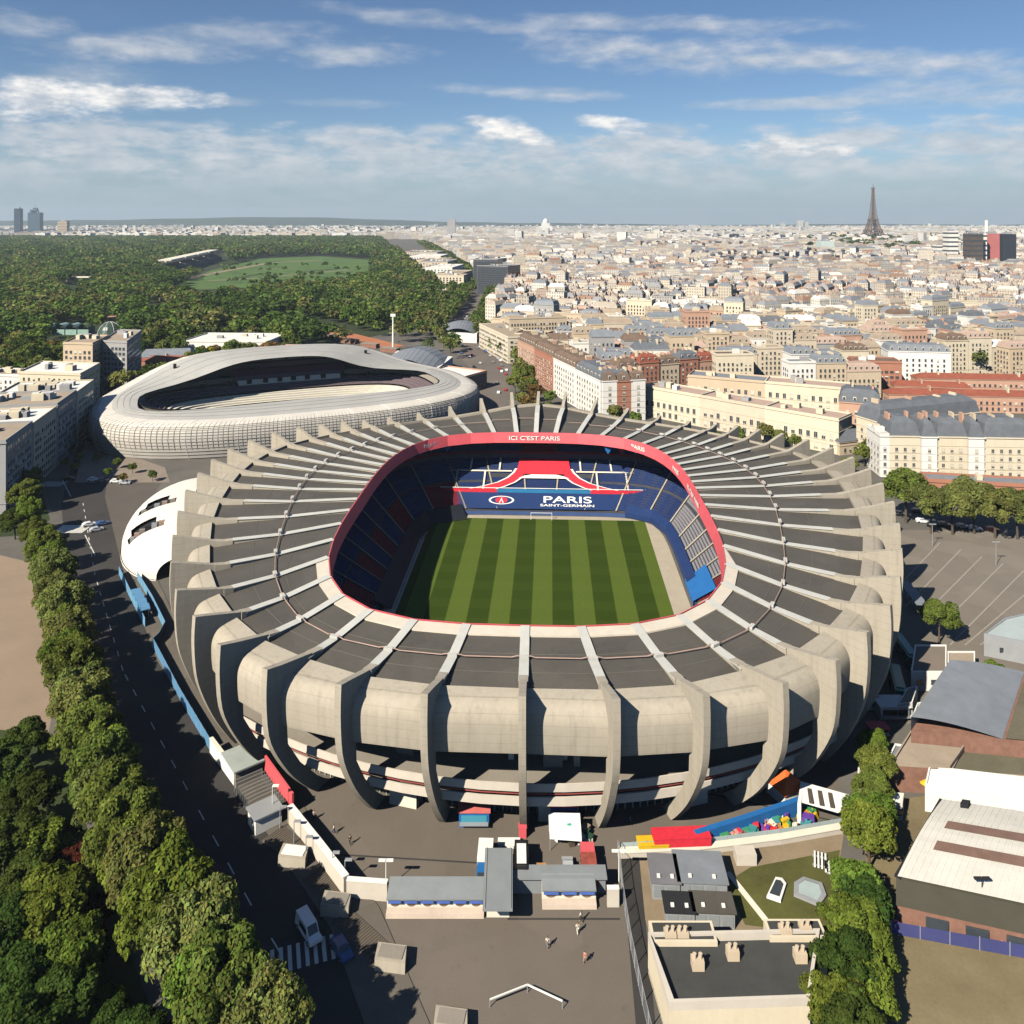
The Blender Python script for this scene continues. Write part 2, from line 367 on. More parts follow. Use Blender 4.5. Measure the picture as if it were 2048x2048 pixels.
# wood floor, race course, boulevard
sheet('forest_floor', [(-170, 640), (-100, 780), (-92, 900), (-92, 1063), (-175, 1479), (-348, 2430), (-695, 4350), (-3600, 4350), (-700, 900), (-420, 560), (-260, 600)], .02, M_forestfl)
sheet('racecourse', gp((345, 572), (420, 542), (520, 518), (640, 513), (740, 520), (735, 548), (650, 562), (520, 575), (400, 580)), .5, M_course)
b = MB(); tr = gp((340, 566), (420, 548), (540, 526), (640, 521)); 
for p, q in zip(tr, tr[1:]): L = math.dist(p, q); b.poly([(x, y, .53) for x, y in rect((p[0] + q[0]) / 2, (p[1] + q[1]) / 2, L + 8, 16, math.atan2(q[1] - p[1], q[0] - p[0]))])
tr = gp((420, 562), (520, 556), (700, 540))
for p, q in zip(tr, tr[1:]): L = math.dist(p, q); b.poly([(x, y, .53) for x, y in rect((p[0] + q[0]) / 2, (p[1] + q[1]) / 2, L + 8, 9, math.atan2(q[1] - p[1], q[0] - p[0]))])
tag(b.build('race_track', M_sand), kind='structure')
boul = [(-20, 440), (-18, 470), (-12, 562), (-42, 700), (-52, 773), (-44, 950), (-45, 1134)]
sheet('boulevard', strip(boul, 15, -15), .03, mat('boulevard_asphalt', (.15, .125, .105), .95, .15, .03))
# hills on the horizon
def hill_h(x):
    t = (x + 3600) / 4200
    return 34 + 105 * math.exp(-(t * 1.35) ** 2) + 8 * math.sin(x / 700) + 30 * math.exp(-((x + 7500) / 2500) ** 2)
xs = np.linspace(-12000, 11500, 90); rows = []
for k, (yy, f) in enumerate(((10200, -.05), (11200, .55), (12200, 1), (13600, .8), (15500, -.05))):
    rows.append([(x, yy + 300 * math.sin(x / 1500 + k), hill_h(x) * f + (4 * math.sin(x / 190 + k * 2) if 0 < k < 4 else 0)) for x in xs])
b = MB(); b.loft(rows); tag(b.build('hills', mat('far_wood', (.04, .06, .035), .95, .4, .004), smooth=True), kind='structure')

for i, (px, py, w, d, m) in enumerate([(310, 618, 30, 16, M_sand), (212, 634, 22, 16, mat('pink_court', (.36, .2, .15), .9, .1, .1)), (415, 596, 26, 12, M_course), (560, 640, 60, 10, M_sand), (470, 585, 40, 14, M_sand), (150, 588, 30, 18, mat('plum_bed', (.10, .05, .06), .95, .3, .1)), (690, 532, 60, 25, M_course), (640, 541, 90, 18, M_forestfl), (560, 537, 120, 16, mat('pale_turf', (.12, .15, .05), .95, .3, .05)), (500, 552, 130, 12, M_forestfl)]):
    x, y = G(px, py); sheet('clearing', rect(x, y, w, d, -.3 + i * .2), .54 + i * .006, m)
# ------------------------------------------------------------------ the stadium
ST_C = (6.25, 236.0); ST_PH = math.atan(.047)
cph, sph = math.cos(ST_PH), math.sin(ST_PH)
def W(u, v): return (ST_C[0] + u * cph + v * sph, ST_C[1] - u * sph + v * cph)
def W3(p): return (*W(p[0], p[1]), p[2])
A_R = [-89.8, -81.7, -73.9, -66.4, -59.4, -52.3, -44.7, -36.2, -26.7, -16.5, -6.5, 2.5, 10, 16.5, 22.5, 28.5, 34, 39, 44, 49, 55, 62, 69.5, 76.8, 83.8, 90]
ANG = A_R + [180 - a for a in A_R[-2:0:-1]]; NR = len(ANG)
def tab(a, xs, ys):
    a = (a + 180) % 360 - 180
    if a > 90: a = 180 - a
    if a < -90: a = -180 - a
    return float(np.interp(a, xs, ys))
def r_tip(a): return tab(a, [-90, -74, -66, -59, -52, -44, -36, -27, -16, -2, 7, 13, 20, 29, 38, 48, 60, 75, 90], [106, 108.3, 109.3, 107.6, 104.3, 101.8, 99, 97, 96.8, 99.8, 103.4, 106, 108, 108, 105.5, 104, 104, 105.5, 106.5])
def r_edge(a): return tab(a, [-90, -74, -60, -53, -46, -40, -30, -20, -9, 0, 8, 16, 21, 28, 35, 50, 70, 90], [98.8, 100.3, 98.8, 96.6, 94.2, 92.6, 89.4, 88.6, 89.4, 91, 94, 97.2, 98.8, 100.6, 99.5, 97, 96, 97])
def z_tip(a): return tab(a, [-90, 30, 39, 44, 49, 55, 62, 69.5, 76.8, 83.8, 90], [28.5, 28.5, 28, 27.5, 26.6, 26.2, 26.6, 27.8, 30.2, 32.3, 32.6])
def z_edge(a): return 24.5 + 4.2 * math.exp(-(((a % 360) - 90) / 13) ** 2)
Z_IN = 25.5
def sup(a, A, B, n, cu=0, cv=0):
    c, s = math.cos(R(a)), math.sin(R(a)); r = (abs(c / A) ** n + abs(s / B) ** n) ** (-1 / n)
    return (cu + r * c, cv + r * s)
def inner(a, off=0):
    t = sup(a, 1, 1, 2); x, y = sup(a, 48.6 + off, 71.5 + off, 3.3); return (-1 + x, -7 + y)
stadium = thing('stadium', 'large oval concrete stadium with dark roof bays between pale ribs, open over the pitch', 'stadium', (0, 0, 0))
def smooth_prof(P, i0, i1):
    """rounds the run of points i0..i1 with a spline"""
    out = list(P[:i0 + 1])
    for i in range(i0, i1):
        p0, p1, p2, p3 = P[max(i - 1, i0)], P[i], P[i + 1], P[min(i + 2, i1)]
        for t in (.33, .67, 1.0): out.append(tuple(.5 * (2 * b + (c - a) * t + (2 * a - 5 * b + 4 * c - d) * t * t + (3 * b - a - 3 * c + d) * t ** 3) for a, b, c, d in zip(p0, p1, p2, p3)))
    return out + list(P[i1 + 1:])
ribs = []
for a in ANG:
    rt, re_ = r_tip(a), r_edge(a); T = (rt * math.cos(R(a)), rt * math.sin(R(a))); I = inner(math.degrees(math.atan2(T[1] + 7, T[0] + 1)))
    L = math.dist(T, I); e = ((I[0] - T[0]) / L, (I[1] - T[1]) / L)
    ribs.append(dict(a=a, T=T, I=I, L=L, e=e, zt=z_tip(a), ze=z_edge(a), se=rt - re_))
def rp(r, s, z): return W3((r['T'][0] + r['e'][0] * s, r['T'][1] + r['e'][1] * s, z))
M_ribtop = mat('pale_rib_paint', (.50, .49, .445), .7, .1, .4, patch=.25)
M_gut = mat('gutter_cream', (.60, .53, .43), .6, .1, .4)
M_roofs = mat('roof_ridge', (.13, .12, .10), .8, .15, .3)
for k, r in enumerate(ribs):
    L, zt, ze, se = r['L'], r['zt'], r['ze'], r['se']; sh = 3.3
    sb = max(8.0, (math.hypot(*r['T']) - 94.3) * .83)
    prof = [(0, zt), (-.25, zt - 5), (.03 * sb, 17), (.21 * sb, 12), (.50 * sb, 6.6), (.83 * sb, 2), (sb, 0), (sb + 3.5, 0), (.76 * sb + 3.1, 3), (.42 * sb + 2.9, 8), (max(.17 * sb + 2.9, sh + 1.6), 13), (sh + 1.4, 17),
            (sh + 1.6, 20), (se + .8, ze - 1.6), (L * .6, ze - .9), (L - .3, Z_IN - 1.2), (L, Z_IN + .5), (L - .1, Z_IN + .6),
            (L * .62, ze + .8), (se + 4, ze + 1.1), (se + .8, ze + 1.7 + (zt - 28.5) * .3), (3.6, zt - .9)]
    prof = smooth_prof(prof, 0, 6); o = (r['T'][0], r['T'][1])
    ow = W(*o); ew = (W(o[0] + r['e'][0], o[1] + r['e'][1])[0] - ow[0], W(o[0] + r['e'][0], o[1] + r['e'][1])[1] - ow[1]); tw = (-ew[1], ew[0])
    b = MB(); b.extrude(prof, ow, ew, tw, 1.2)
    ro = soft(weld(b.build('rib', M_conc, stadium)), 30)
    # lighter painted cap on the inner part of the rib
    cap = MB(); s0 = L * .34
    def topz(s): return float(np.interp(s, [se + 4, L * .62, L - .1], [ze + 1.1, ze + .8, Z_IN + .6]))
    pr = [(s0, topz(s0) + .01), (L * .62, topz(L * .62) + .01), (L - .15, topz(L - .15) + .01), (L - .15, topz(L - .15) + .12), (L * .62, topz(L * .62) + .12), (s0, topz(s0) + .12)]
    cap.extrude(pr, ow, ew, tw, 1.75); cap.build('rib_cap', M_ribtop, ro)
    bm_ = MB(); pr = [(se + 1.5, ze - .2), (s0 + .02, ze - .2), (s0 + .02, topz(s0) + .1), (se + 4, ze + 1.16), (se + 1.5, ze + 1.55)]; bm_.extrude(pr, ow, ew, tw, 1.6); bm_.build('rib_beam', M_conc, ro)
    r['topz'] = topz; r['ow'], r['ew'], r['tw'] = ow, ew, tw
def GW(r): return 3.2 if r['a'] < -42 or r['a'] > 222 else .6
def bay(k): return ribs[k], ribs[(k + 1) % NR]
for k in range(NR):
    r, q = bay(k); b = MB()
    def prow(r):
        se, ze = r['se'], r['ze']; sh = 3.3
        P = smooth_prof([(sh + .3, 16.9), (sh + .1, 18.5), (sh, 20.5), (sh + .1, ze - 2.2), (sh + .75, ze - .75), (sh + 2.0, ze + .2), (se + .6, ze + .8)], 0, 6)
        return [rp(r, a_, z_) for a_, z_ in P] + [ rp(r, se + .6, ze - .3), rp(r, sh + 1.3, ze - 1.4), rp(r, sh + 1.0, 18.5), rp(r, sh + 1.2, 16.9)]
    b.loft([prow(r), prow(q)]); pr = prow(r); b.poly([pr[0], prow(q)[0], prow(q)[-1], pr[-1]])
    soft(weld(b.build('shell_panel', M_conc, stadium)), 34)
    # roof bay: two sheets, a low ridge between them
    b = MB()
    def rr(r, f, dz): s = r['se'] + .6 + (r['L'] - GW(r) - r['se'] - .6) * f; return rp(r, s, r['ze'] + (Z_IN - r['ze']) * f + dz)
    N = 6
    for dz in (0, -.4): b.loft([[rr(r, i / N, dz) for i in range(N + 1)], [rr(q, i / N, dz) for i in range(N + 1)]])
    b.poly([rr(r, 1, 0), rr(q, 1, 0), rr(q, 1, -.4), rr(r, 1, -.4)])
    for i in (2, 4):
        p0, p1 = rr(r, i / N, .0), rr(q, i / N, .0); b.beam(p0, p1, .12, .07, m=1)
    b.build('roof_panel', [M_roofdk, M_roofs], stadium)
    # gutter strip and fascia along the opening
    b = MB(); a0 = [rp(r, r['L'] - GW(r), Z_IN - .35), rp(r, r['L'] - GW(r), Z_IN + .3), rp(r, r['L'] - .1, Z_IN + .5)]; a1 = [rp(q, q['L'] - GW(q), Z_IN - .35), rp(q, q['L'] - GW(q), Z_IN + .3), rp(q, q['L'] - .1, Z_IN + .5)]
    b.loft([a0, a1]); b.build('gutter_strip', M_gut if GW(r) > 1 else M_roofdk, stadium)
    b = MB(); f0 = [rp(r, r['L'] - .08, Z_IN + .7), rp(r, r['L'] + .15, Z_IN + .7), rp(r, r['L'] + 1.1, Z_IN - 2.9), rp(r, r['L'] + .8, Z_IN - 2.9), rp(r, r['L'] - .08, Z_IN + .7)]; f1 = [rp(q, q['L'] - .08, Z_IN + .7), rp(q, q['L'] + .15, Z_IN + .7), rp(q, q['L'] + 1.1, Z_IN - 2.9), rp(q, q['L'] + .8, Z_IN - 2.9), rp(q, q['L'] - .08, Z_IN + .7)]
    b.loft([f0, f1]); fo = b.build('fascia_panel', M_red, stadium)
    # service pipe hopping over each rib
    f = .62
    b = MB(); s0, s1 = r['L'] * f, q['L'] * f; z0, z1 = r['topz'](s0), q['topz'](s1)
    A = Vector(rp(r, s0, z0 + .5)); B = Vector(rp(q, s1, z1 + .5)); d = (B - A)
    lo = lambda t, z: (A.x + d.x * t, A.y + d.y * t, z)
    zl = (r['ze'] + Z_IN) / 2 + .55
    b.path([A, lo(.1, z0 + .5), lo(.17, zl), lo(.83, zl), lo(.9, z1 + .5), B], .12, 5)
    b.build('service_pipe', M_pipe, stadium)
    b = MB(); b.box(A.x, A.y, z0 + .1, 1.7, .8, .5, math.atan2(d.y, d.x)); b.build('pipe_saddle', M_ribtop, stadium)
# lower storeys under the shell
def ringpt(a, off, z):
    rr_ = min(r_tip(a) - 12.2, 92.6) + off; return W3((rr_ * math.cos(R(a)), rr_ * math.sin(R(a)), z))
M_band = mat('parapet_paint', (.56, .50, .42), .8, .08, .4)
M_back = mat('gallery_wall', (.30, .27, .23), .9, .12, .3)
for k in range(NR):
    r, q = bay(k); a0 = r['a']; a1 = q['a']
    if a1 < a0: a1 += 360
    A = [a0 + (a1 - a0) * i / 2 for i in range(3)]
    b = MB()   # gallery floor and soffit
    b.loft([[ringpt(a, -9, 8.85) for a in A], [ringpt(a, 6.55, 8.8) for a in A], [ringpt(a, 6.55, 8.2) for a in A], [ringpt(a, -9, 8.2) for a in A]])
    b.build('gallery_floor', M_conc2, stadium)
    b = MB(); b.loft([[ringpt(a, 6.6, 8.5) for a in A], [ringpt(a, 6.85, 8.5) for a in A], [ringpt(a, 6.85, 9.85) for a in A], [ringpt(a, 6.6, 9.85) for a in A], [ringpt(a, 6.6, 8.5) for a in A]])
    b.build('parapet', M_band, stadium)
    b = MB(); b.loft([[ringpt(a, 6.0, 5.7) for a in A], [ringpt(a, 6.3, 5.7) for a in A], [ringpt(a, 6.3, 7.2) for a in A], [ringpt(a, 6.0, 7.2) for a in A], [ringpt(a, 6.0, 5.7) for a in A]])
    b.build('parapet', M_band, stadium)
    b = MB(); b.loft([[ringpt(a, 6.4, 7.8) for a in A], [ringpt(a, 6.46, 7.8) for a in A], [ringpt(a, 6.46, 7.98) for a in A], [ringpt(a, 6.4, 7.98) for a in A]]); b.build('red_strip', mat('dull_red_strip', (.30, .07, .06), .8), stadium)
    b = MB(); b.loft([[ringpt(a, -.3, 5.65) for a in A], [ringpt(a, 6.0, 5.65) for a in A]]); b.build('canopy_slab', M_conc2, stadium)
    b = MB(); b.loft([[ringpt(a, -5.5, 8.8) for a in A], [ringpt(a, -3.5, 17) for a in A], [ringpt(a, -3, 24) for a in A]]); b.build('gallery_wall', M_back, stadium)
    front = -128 < a0 < -40 or a0 > 235
    if front or True:
        # ground floor: posts, glazing and a door per bay
        gl = MB(); gl.loft([[ringpt(a, -.2, 0) for a in A], [ringpt(a, -.2, 5.6) for a in A]]); go = gl.build('glazing', mat('shop_glass', (.055, .07, .065), .25, .3, .5), stadium)
        pst = MB()
        for i in range(9):
            a = a0 + (a1 - a0) * (i + .5) / 9; p = ringpt(a, 0, 0); pst.box(p[0], p[1], 0, .18, .22, 5.6, R(a) - ST_PH)
        for z in (1.1, 2.6): pst.loft([[ringpt(a, -.1, z) for a in A], [ringpt(a, .05, z) for a in A], [ringpt(a, .05, z + .13) for a in A], [ringpt(a, -.1, z + .13) for a in A]])
        pst.build('glazing_frame', mat('grey_green_frame', (.30, .34, .29), .7), go)
    if front:
        am = (a0 + a1) / 2 + (a1 - a0) * (.16 if k % 2 else -.12); dr = -ST_PH + R(am)
        mode = k % 4
        p = ringpt(am, -1.2, 8.85)
        if mode in (0, 2):   # stair head block
            b = MB(); b.box(p[0], p[1], 8.83, 4.6, 3.4, 4.4, dr); b.build('stair_block', M_conc2, stadium)
            p = ringpt(am + 2.6, .6, 8.85); b = MB(); b.box(p[0], p[1], 8.83, .9, 1.1, 6.5, dr); b.build('pillar', M_conc, stadium)
        if mode in (1, 3, 0):
            p = ringpt(am - 1.2, -2.6, 8.85); b = MB(); b.box(p[0], p[1], 8.85, .5, 5.2, 4.6, dr); b.build('gate_panel', M_redseat if mode != 3 else M_blue, stadium)
            p = ringpt(am + 1.4, -2.0, 8.85); b = MB(); b.box(p[0], p[1], 8.85, 2.6, .9, 4.8, dr); b.build('pillar', M_cream, stadium)
        if mode in (0, 2):   # roller door below with a cream surround
            p = ringpt(am, .9, 0); b = MB(); b.box(p[0], p[1], 0, 2.2, 5.2, 3.3, dr, c=None); d = b.build('roller_door', M_cream, stadium)
            b = MB(); b.box(*ringpt(am, 2.05, 0)[:2], 2.6, .12, 4.6, .6, dr); b.build('door_lintel', mat('pale_green_panel', (.35, .5, .36), .6), d)

# ---- inside: field, stands
def fieldcurve(a, off): x, y = sup(a, 41.5 + off, 56.5 + off, 7); return (1.5 + x, -5 + y)
b = MB(); b.poly([W3((*fieldcurve(a, 0), .006)) for a in np.arange(0, 360, 4)]); b.build('pitch_surround', mat('pitch_surround_paving', (.40, .345, .265), .9, .1, .3), stadium)
def pitch_mat():
    m = bpy.data.materials.new('mown_turf'); m.use_nodes = True; nt = m.node_tree; bs = nt.nodes['Principled BSDF']; bs.inputs['Roughness'].default_value = .9; bs.inputs['Specular IOR Level'].default_value = .1
    tc = nt.nodes.new('ShaderNodeTexCoord'); sp = nt.nodes.new('ShaderNodeSeparateXYZ'); nt.links.new(tc.outputs['Object'], sp.inputs[0])
    n = nnoise(nt, tc.outputs['Object'], .5, 4)
    x = nmath(nt, 'ADD', sp.outputs[0], nmath(nt, 'MULTIPLY', nmath(nt, 'SUBTRACT', n, .5), .12))
    st = nmath(nt, 'FRACT', nmath(nt, 'DIVIDE', nmath(nt, 'ADD', x, 5.75 + 5.66 * 10), 11.32))
    st = nmath(nt, 'ADD', nrange(nt, st, .488, .512), nrange(nt, st, .985, 1.0, 0, -1))
    y = nmath(nt, 'FRACT', nmath(nt, 'DIVIDE', nmath(nt, 'ADD', sp.outputs[1], 100), 11.0)); st2 = nmath(nt, 'ADD', nrange(nt, y, .48, .52), nrange(nt, y, .97, 1, 0, -1))
    col = nmix(nt, st, (.030, .050, .004), (.080, .114, .017))
    col = nmix(nt, nmath(nt, 'MULTIPLY', st2, .06), col, (.12, .16, .03))
    col = nmix(nt, 1.0, col, nrange(nt, nnoise(nt, tc.outputs['Object'], 1.6, 5, .7), .3, .7, .86, 1.14), 'MULTIPLY')
    nt.links.new(col, bs.inputs['Base Color']); return m
b = MB(); b.poly([(-36.5, -62, 0), (37.8, -62, 0), (37.8, 48.4, 0), (-36.5, 48.4, 0)]); o = b.build('pitch', pitch_mat(), None, loc=(*W(0, 0), .03), rz=-ST_PH); o['kind'] = 'structure'
# goal frame at the far end
goal = thing('goal', 'white goal frame standing at the far end of the pitch', 'goal', (*W(1.8, 47.6), .03), -ST_PH)
b = MB(); b.path([(-3.66, 0, 0), (-3.66, 0, 2.44), (3.66, 0, 2.44), (3.66, 0, 0)], .09); b.path([(-3.66, 0, 2.44), (-3.66, 1.2, 2.3), (-3.66, 2.2, 0), (3.66, 2.2, 0), (3.66, 1.2, 2.3), (3.66, 0, 2.44)], .04)
b.build('goal_frame', M_white, goal)
# lower tier: stepped rows split in blocks by aisles
def tiercurve(a, f):   # f 0..1 from the front rail to the back of the lower tier
    p = sup(a, 42.6, 57.2, 6.5); q = sup(a, 60.5, 80.5, 4.0); return (1.5 + p[0] + (q[0] - p[0]) * f, -5 + p[1] + (q[1] - p[1]) * f)
def upcurve(a, f):
    p = sup(a, 58.0, 77.5, 4.0); q = sup(a, 76, 86, 2.6); return (1 + p[0] + (q[0] - p[0]) * f, -5 + p[1] + (q[1] - p[1]) * f)
ROWS = 22
def tier_z(f): return 1.3 + 12.7 * f
b = MB(); AA = list(np.arange(0, 361, 4))
b.loft([[W3((*tiercurve(a, 0), 0)) for a in AA], [W3((*tiercurve(a, 0), 1.3)) for a in AA]]); b.build('front_wall', mat('stand_wall', (.05, .09, .22), .7), stadium)
b = MB(); rows = []
for i in range(ROWS):
    f0, f1 = i / ROWS, (i + 1) / ROWS
    rows.append([W3((*tiercurve(a, f0), tier_z(f0))) for a in AA]); rows.append([W3((*tiercurve(a, f1 - .004), tier_z(f0))) for a in AA])
b.loft(rows); b.build('lower_terrace', M_terr, stadium)
b = MB(); b.loft([[W3((*tiercurve(a, 1), 14)) for a in AA], [W3((*upcurve(a, 0), 14.3)) for a in AA], [W3((*upcurve(a, 0), 16.6)) for a in AA]]); b.build('tier_front', mat('tier_front_panel', (.10, .08, .10), .7), stadium)
b = MB(); b.loft([[W3((*upcurve(a, -.012), 16.0)) for a in AA], [W3((*upcurve(a, -.014), 16.9)) for a in AA], [W3((*upcurve(a, 0), 16.9)) for a in AA]]); b.build('tier_rail', M_redseat, stadium)
b = MB(); rows = []
for i in range(16):
    f0, f1 = i / 16, (i + 1) / 16; z = 16.4 + 6.0 * f0
    rows.append([W3((*upcurve(a, f0), z)) for a in AA]); rows.append([W3((*upcurve(a, f1 - .004), z)) for a in AA])
b.loft(rows); b.build('upper_terrace', M_terr, stadium)
NB = 36
M_greyseat = mat('pale_grey_seat', (.26, .25, .27), .7, .15, 2)
def seat_rows(curve, zf, f_lo, f_hi, n, a0, a1, m, nm='seat_block'):
    b = MB(); A = np.linspace(a0, a1, 5); df = (f_hi - f_lo) / n
    for i in range(n):
        f = f_lo + df * i; fa, fb = f + df * .45, f + df * .92; z = zf(f)
        b.loft([[W3((*curve(a, fa), z + .02)) for a in A], [W3((*curve(a, fa), z + .42)) for a in A], [W3((*curve(a, fb), z + .46)) for a in A], [W3((*curve(a, fb), z + .85)) for a in A], [W3((*curve(a, fb + df * .05), z + .85)) for a in A]])
    return b.build(nm, m, stadium)
for i in range(NB):
    a0 = 90 - 5 + i * 10; a1 = a0 + 10; am = (a0 + 5) % 360; g = .45
    right = am < 78 or am > 300; left = 110 < am < 240
    m1 = M_navy
    if right: m1 = M_greyseat if 0 <= am < 42 else (M_redseat if am > 330 or am == 0 else M_navy)
    if left: m1 = M_redseat if i % 2 else M_navy
    lo = 7 if 70 < am < 110 else 1
    seat_rows(tiercurve, tier_z, lo / ROWS, 11 / ROWS if lo == 1 else 13 / ROWS, (10 if lo == 1 else 6), a0 + g, a1 - g, m1)
    seat_rows(tiercurve, tier_z, (12 if lo == 1 else 14.5) / ROWS, 1, (10 if lo == 1 else 7), a0 + g, a1 - g, M_navy if not right or am > 42 else m1)
    seat_rows(upcurve, lambda f: 16.4 + 6 * f, 0, 1, 16, a0 + g, a1 - g, M_redseat if i in (0, 18, 9, 27) else M_navy)
    b = MB(); p = W3((*tiercurve(a0, .02), tier_z(.02) + .45)); q = W3((*tiercurve(a0, .99), tier_z(.97) + .45)); b.beam(p, q, .5, .1); b.build('aisle', M_conc if not left else M_conc2, stadium)  # left aisles use darker concrete: shade of that stand put into colour
# red flared emblem across the far seats with white outlines
def on_far(u, f, lift): return W3((1.5 + u, tiercurve(90, f)[1], tier_z(f) + lift))
def far_strip(nm, m, pts, lift):
    """pts: list of (f, u0, u1)"""
    b = MB(); b.loft([[on_far(u0, f, lift), on_far(u1, f, lift)] for f, u0, u1 in pts]); return b.build(nm, m, stadium)
M_redseat2 = mat('bright_red_seat', (.62, .03, .05), .6, .15, 1.5)
for s in (-1, 1):
    leg = [(.315, 19.5, 29), (.38, 15.0, 22.5), (.46, 11.2, 16.6), (.55, 8.6, 13.0), (.64, 7.0, 11.0), (.72, 6.0, 10.0)]
    far_strip('red_leg', M_redseat2, [(f, 1 + s * a, 1 + s * c) for f, a, c in leg], .95)
    far_strip('white_outline', M_white, [(f, 1 + s * (a - .8), 1 + s * a) for f, a, c in leg[:4]], .96)
    far_strip('white_outline', M_white, [(f, 1 + s * c, 1 + s * (c + .8)) for f, a, c in leg], .96)
far_strip('red_deck', M_redseat2, [(.62, -8, 10), (.72, -9, 11), (.80, -8.6, 10.6), (.99, -8.2, 10.2)], .97)
far_strip('white_arch', M_white, [(.54, -8.4, 10.4), (.58, -6.5, 8.5), (.61, -3.5, 5.5)], .985)
for u in (-32, -21.5, 20.5, 31.5): far_strip('aisle', M_cream, [(.32, u, u + .6), (.66, u * .99, u * .99 + .6)], .99)
for u in (-27, -16, 14.5, 26): far_strip('aisle', M_cream, [(.69, u, u + .6), (.99, u * .98, u * .98 + .6)], .99)
for u0, u1 in ((-37, -11), (13, 39)): far_strip('walkway', M_cream, [(.66, u0, u1), (.685, u0, u1)], .93)
# boards, tarpaulin, lettering at the far end
b = MB(); b.loft([[on_far(-37, .015, .55), on_far(38, .015, .55)], [on_far(-38, .285, .75), on_far(39, .285, .75)]]); tarp = b.build('tarpaulin', M_navytarp, stadium)
for u0, u1, m in ((-36, -16, M_redseat2), (-16, 18, mat('sky_blue_board', (.03, .19, .38), .5)), (18, 38, M_redseat2)):
    b = MB(); p = on_far(u0, .295, 0); q = on_far(u1, .295, 0); b.beam((*p[:2], p[2] + .3), (*q[:2], q[2] + .3), .3, 1.5); b.build('advert_board', m, stadium)
far_strip('board_rail', M_white, [(.30, -37, 38.5), (.31, -37, 38.5)], 2.0)
def text(body, size, parent, m, O, ux, uy, nm='lettering', ext=.02, bold=.0, align='CENTER'):
    """flat lettering at O with baseline direction ux and up direction uy (world)"""
    cu = bpy.data.curves.new(nm, 'FONT'); cu.body = body; cu.size = size; cu.align_x = align; cu.extrude = ext; cu.offset = bold
    t = bpy.data.objects.new(nm, cu); COL.objects.link(t); cu.materials.append(m)
    me = bpy.data.meshes.new_from_object(t.evaluated_get(bpy.context.evaluated_depsgraph_get())); bpy.data.objects.remove(t)
    o = bpy.data.objects.new(nm, me); COL.objects.link(o); o.parent = parent
    if not me.materials: me.materials.append(m)
    ux = Vector(ux).normalized(); uy = Vector(uy).normalized(); n = ux.cross(uy)
    from mathutils import Matrix
    o.matrix_world = Matrix((( ux.x, uy.x, n.x, O[0]), (ux.y, uy.y, n.y, O[1]), (ux.z, uy.z, n.z, O[2]), (0, 0, 0, 1)))
    return o
T0 = Vector(on_far(0, .10, .62)); T1 = Vector(on_far(0, .26, .72)); UP = (T1 - T0); RT = Vector((cph, -sph, 0)); NN = RT.cross(UP.normalized())
o = text('PARIS', 4.1, stadium, M_white, Vector(on_far(9.5, .125, .62)) + NN * .06, RT, UP, bold=.045); o.scale = (1.75, 1, 1)
o = text('SAINT-GERMAIN', 1.5, stadium, M_white, Vector(on_far(9.5, .06, .6)) + NN * .06, RT, UP, bold=.02); o.scale = (1.75, 1, 1)
# oval badge
E0 = Vector(on_far(-14.2, .155, .62)) + NN * .06
def oval(rx, ry, dz, m, nm, inner_=0):
    b = MB(); P = [E0 + RT * (rx * math.cos(t)) + UP.normalized() * (ry * math.sin(t)) + NN * dz for t in np.linspace(0, 2 * math.pi, 28)]
    if inner_:
        Q = [E0 + RT * (rx * inner_ * math.cos(t)) + UP.normalized() * (ry * inner_ * math.sin(t)) + NN * dz for t in np.linspace(0, 2 * math.pi, 28)]; b.loft([P, Q])
    else: b.poly(P[:-1])
    return b.build(nm, m, stadium)
oval(4.6, 1.9, .02, M_white, 'badge_rim', .84)
oval(2.2, 1.35, .03, M_redseat2, 'badge_disc')
b = MB(); b.loft([[E0 + RT * x + UP.normalized() * y + NN * .06 for x, y in ((-.9, -1.2), (-.3, 0), (-.12, 1.1))], [E0 + RT * x + UP.normalized() * y + NN * .06 for x, y in ((-.5, -1.2), (0, 0), (.12, 1.1))]])
b.loft([[E0 + RT * x + UP.normalized() * y + NN * .06 for x, y in ((.9, -1.2), (.3, 0), (.12, 1.1))], [E0 + RT * x + UP.normalized() * y + NN * .06 for x, y in ((.5, -1.2), (0, 0), (-.12, 1.1))]]); b.build('badge_tower', M_white, stadium)
# lettering on the fascia over the far end and round the right hand side
def fascia_text(body, a, size):
    p = inner(a); n = Vector((*[W(0, 0)[i] - W(*p)[i] for i in (0, 1)], 0)); p0, p1 = W(*inner(a + .8)), W(*inner(a - .8))
    ux = Vector((p1[0] - p0[0], p1[1] - p0[1], 0)).normalized(); nn = Vector((ux.y, -ux.x, 0)); P = Vector((*W(*p), Z_IN - 1.9)) + nn * 1.05
    o = text(body, size, stadium, M_white, P, ux, (0, 0, 1), bold=.03); o.scale = (1.35, 1, 1); return o
fascia_text("ICI C'EST PARIS", 90, 2.1); fascia_text('PARIS', 58, 2.0); fascia_text('PARIS', 122, 2.0); fascia_text('PARIS', 36, 2.0); fascia_text("ICI C'EST PARIS", 12, 2.0)
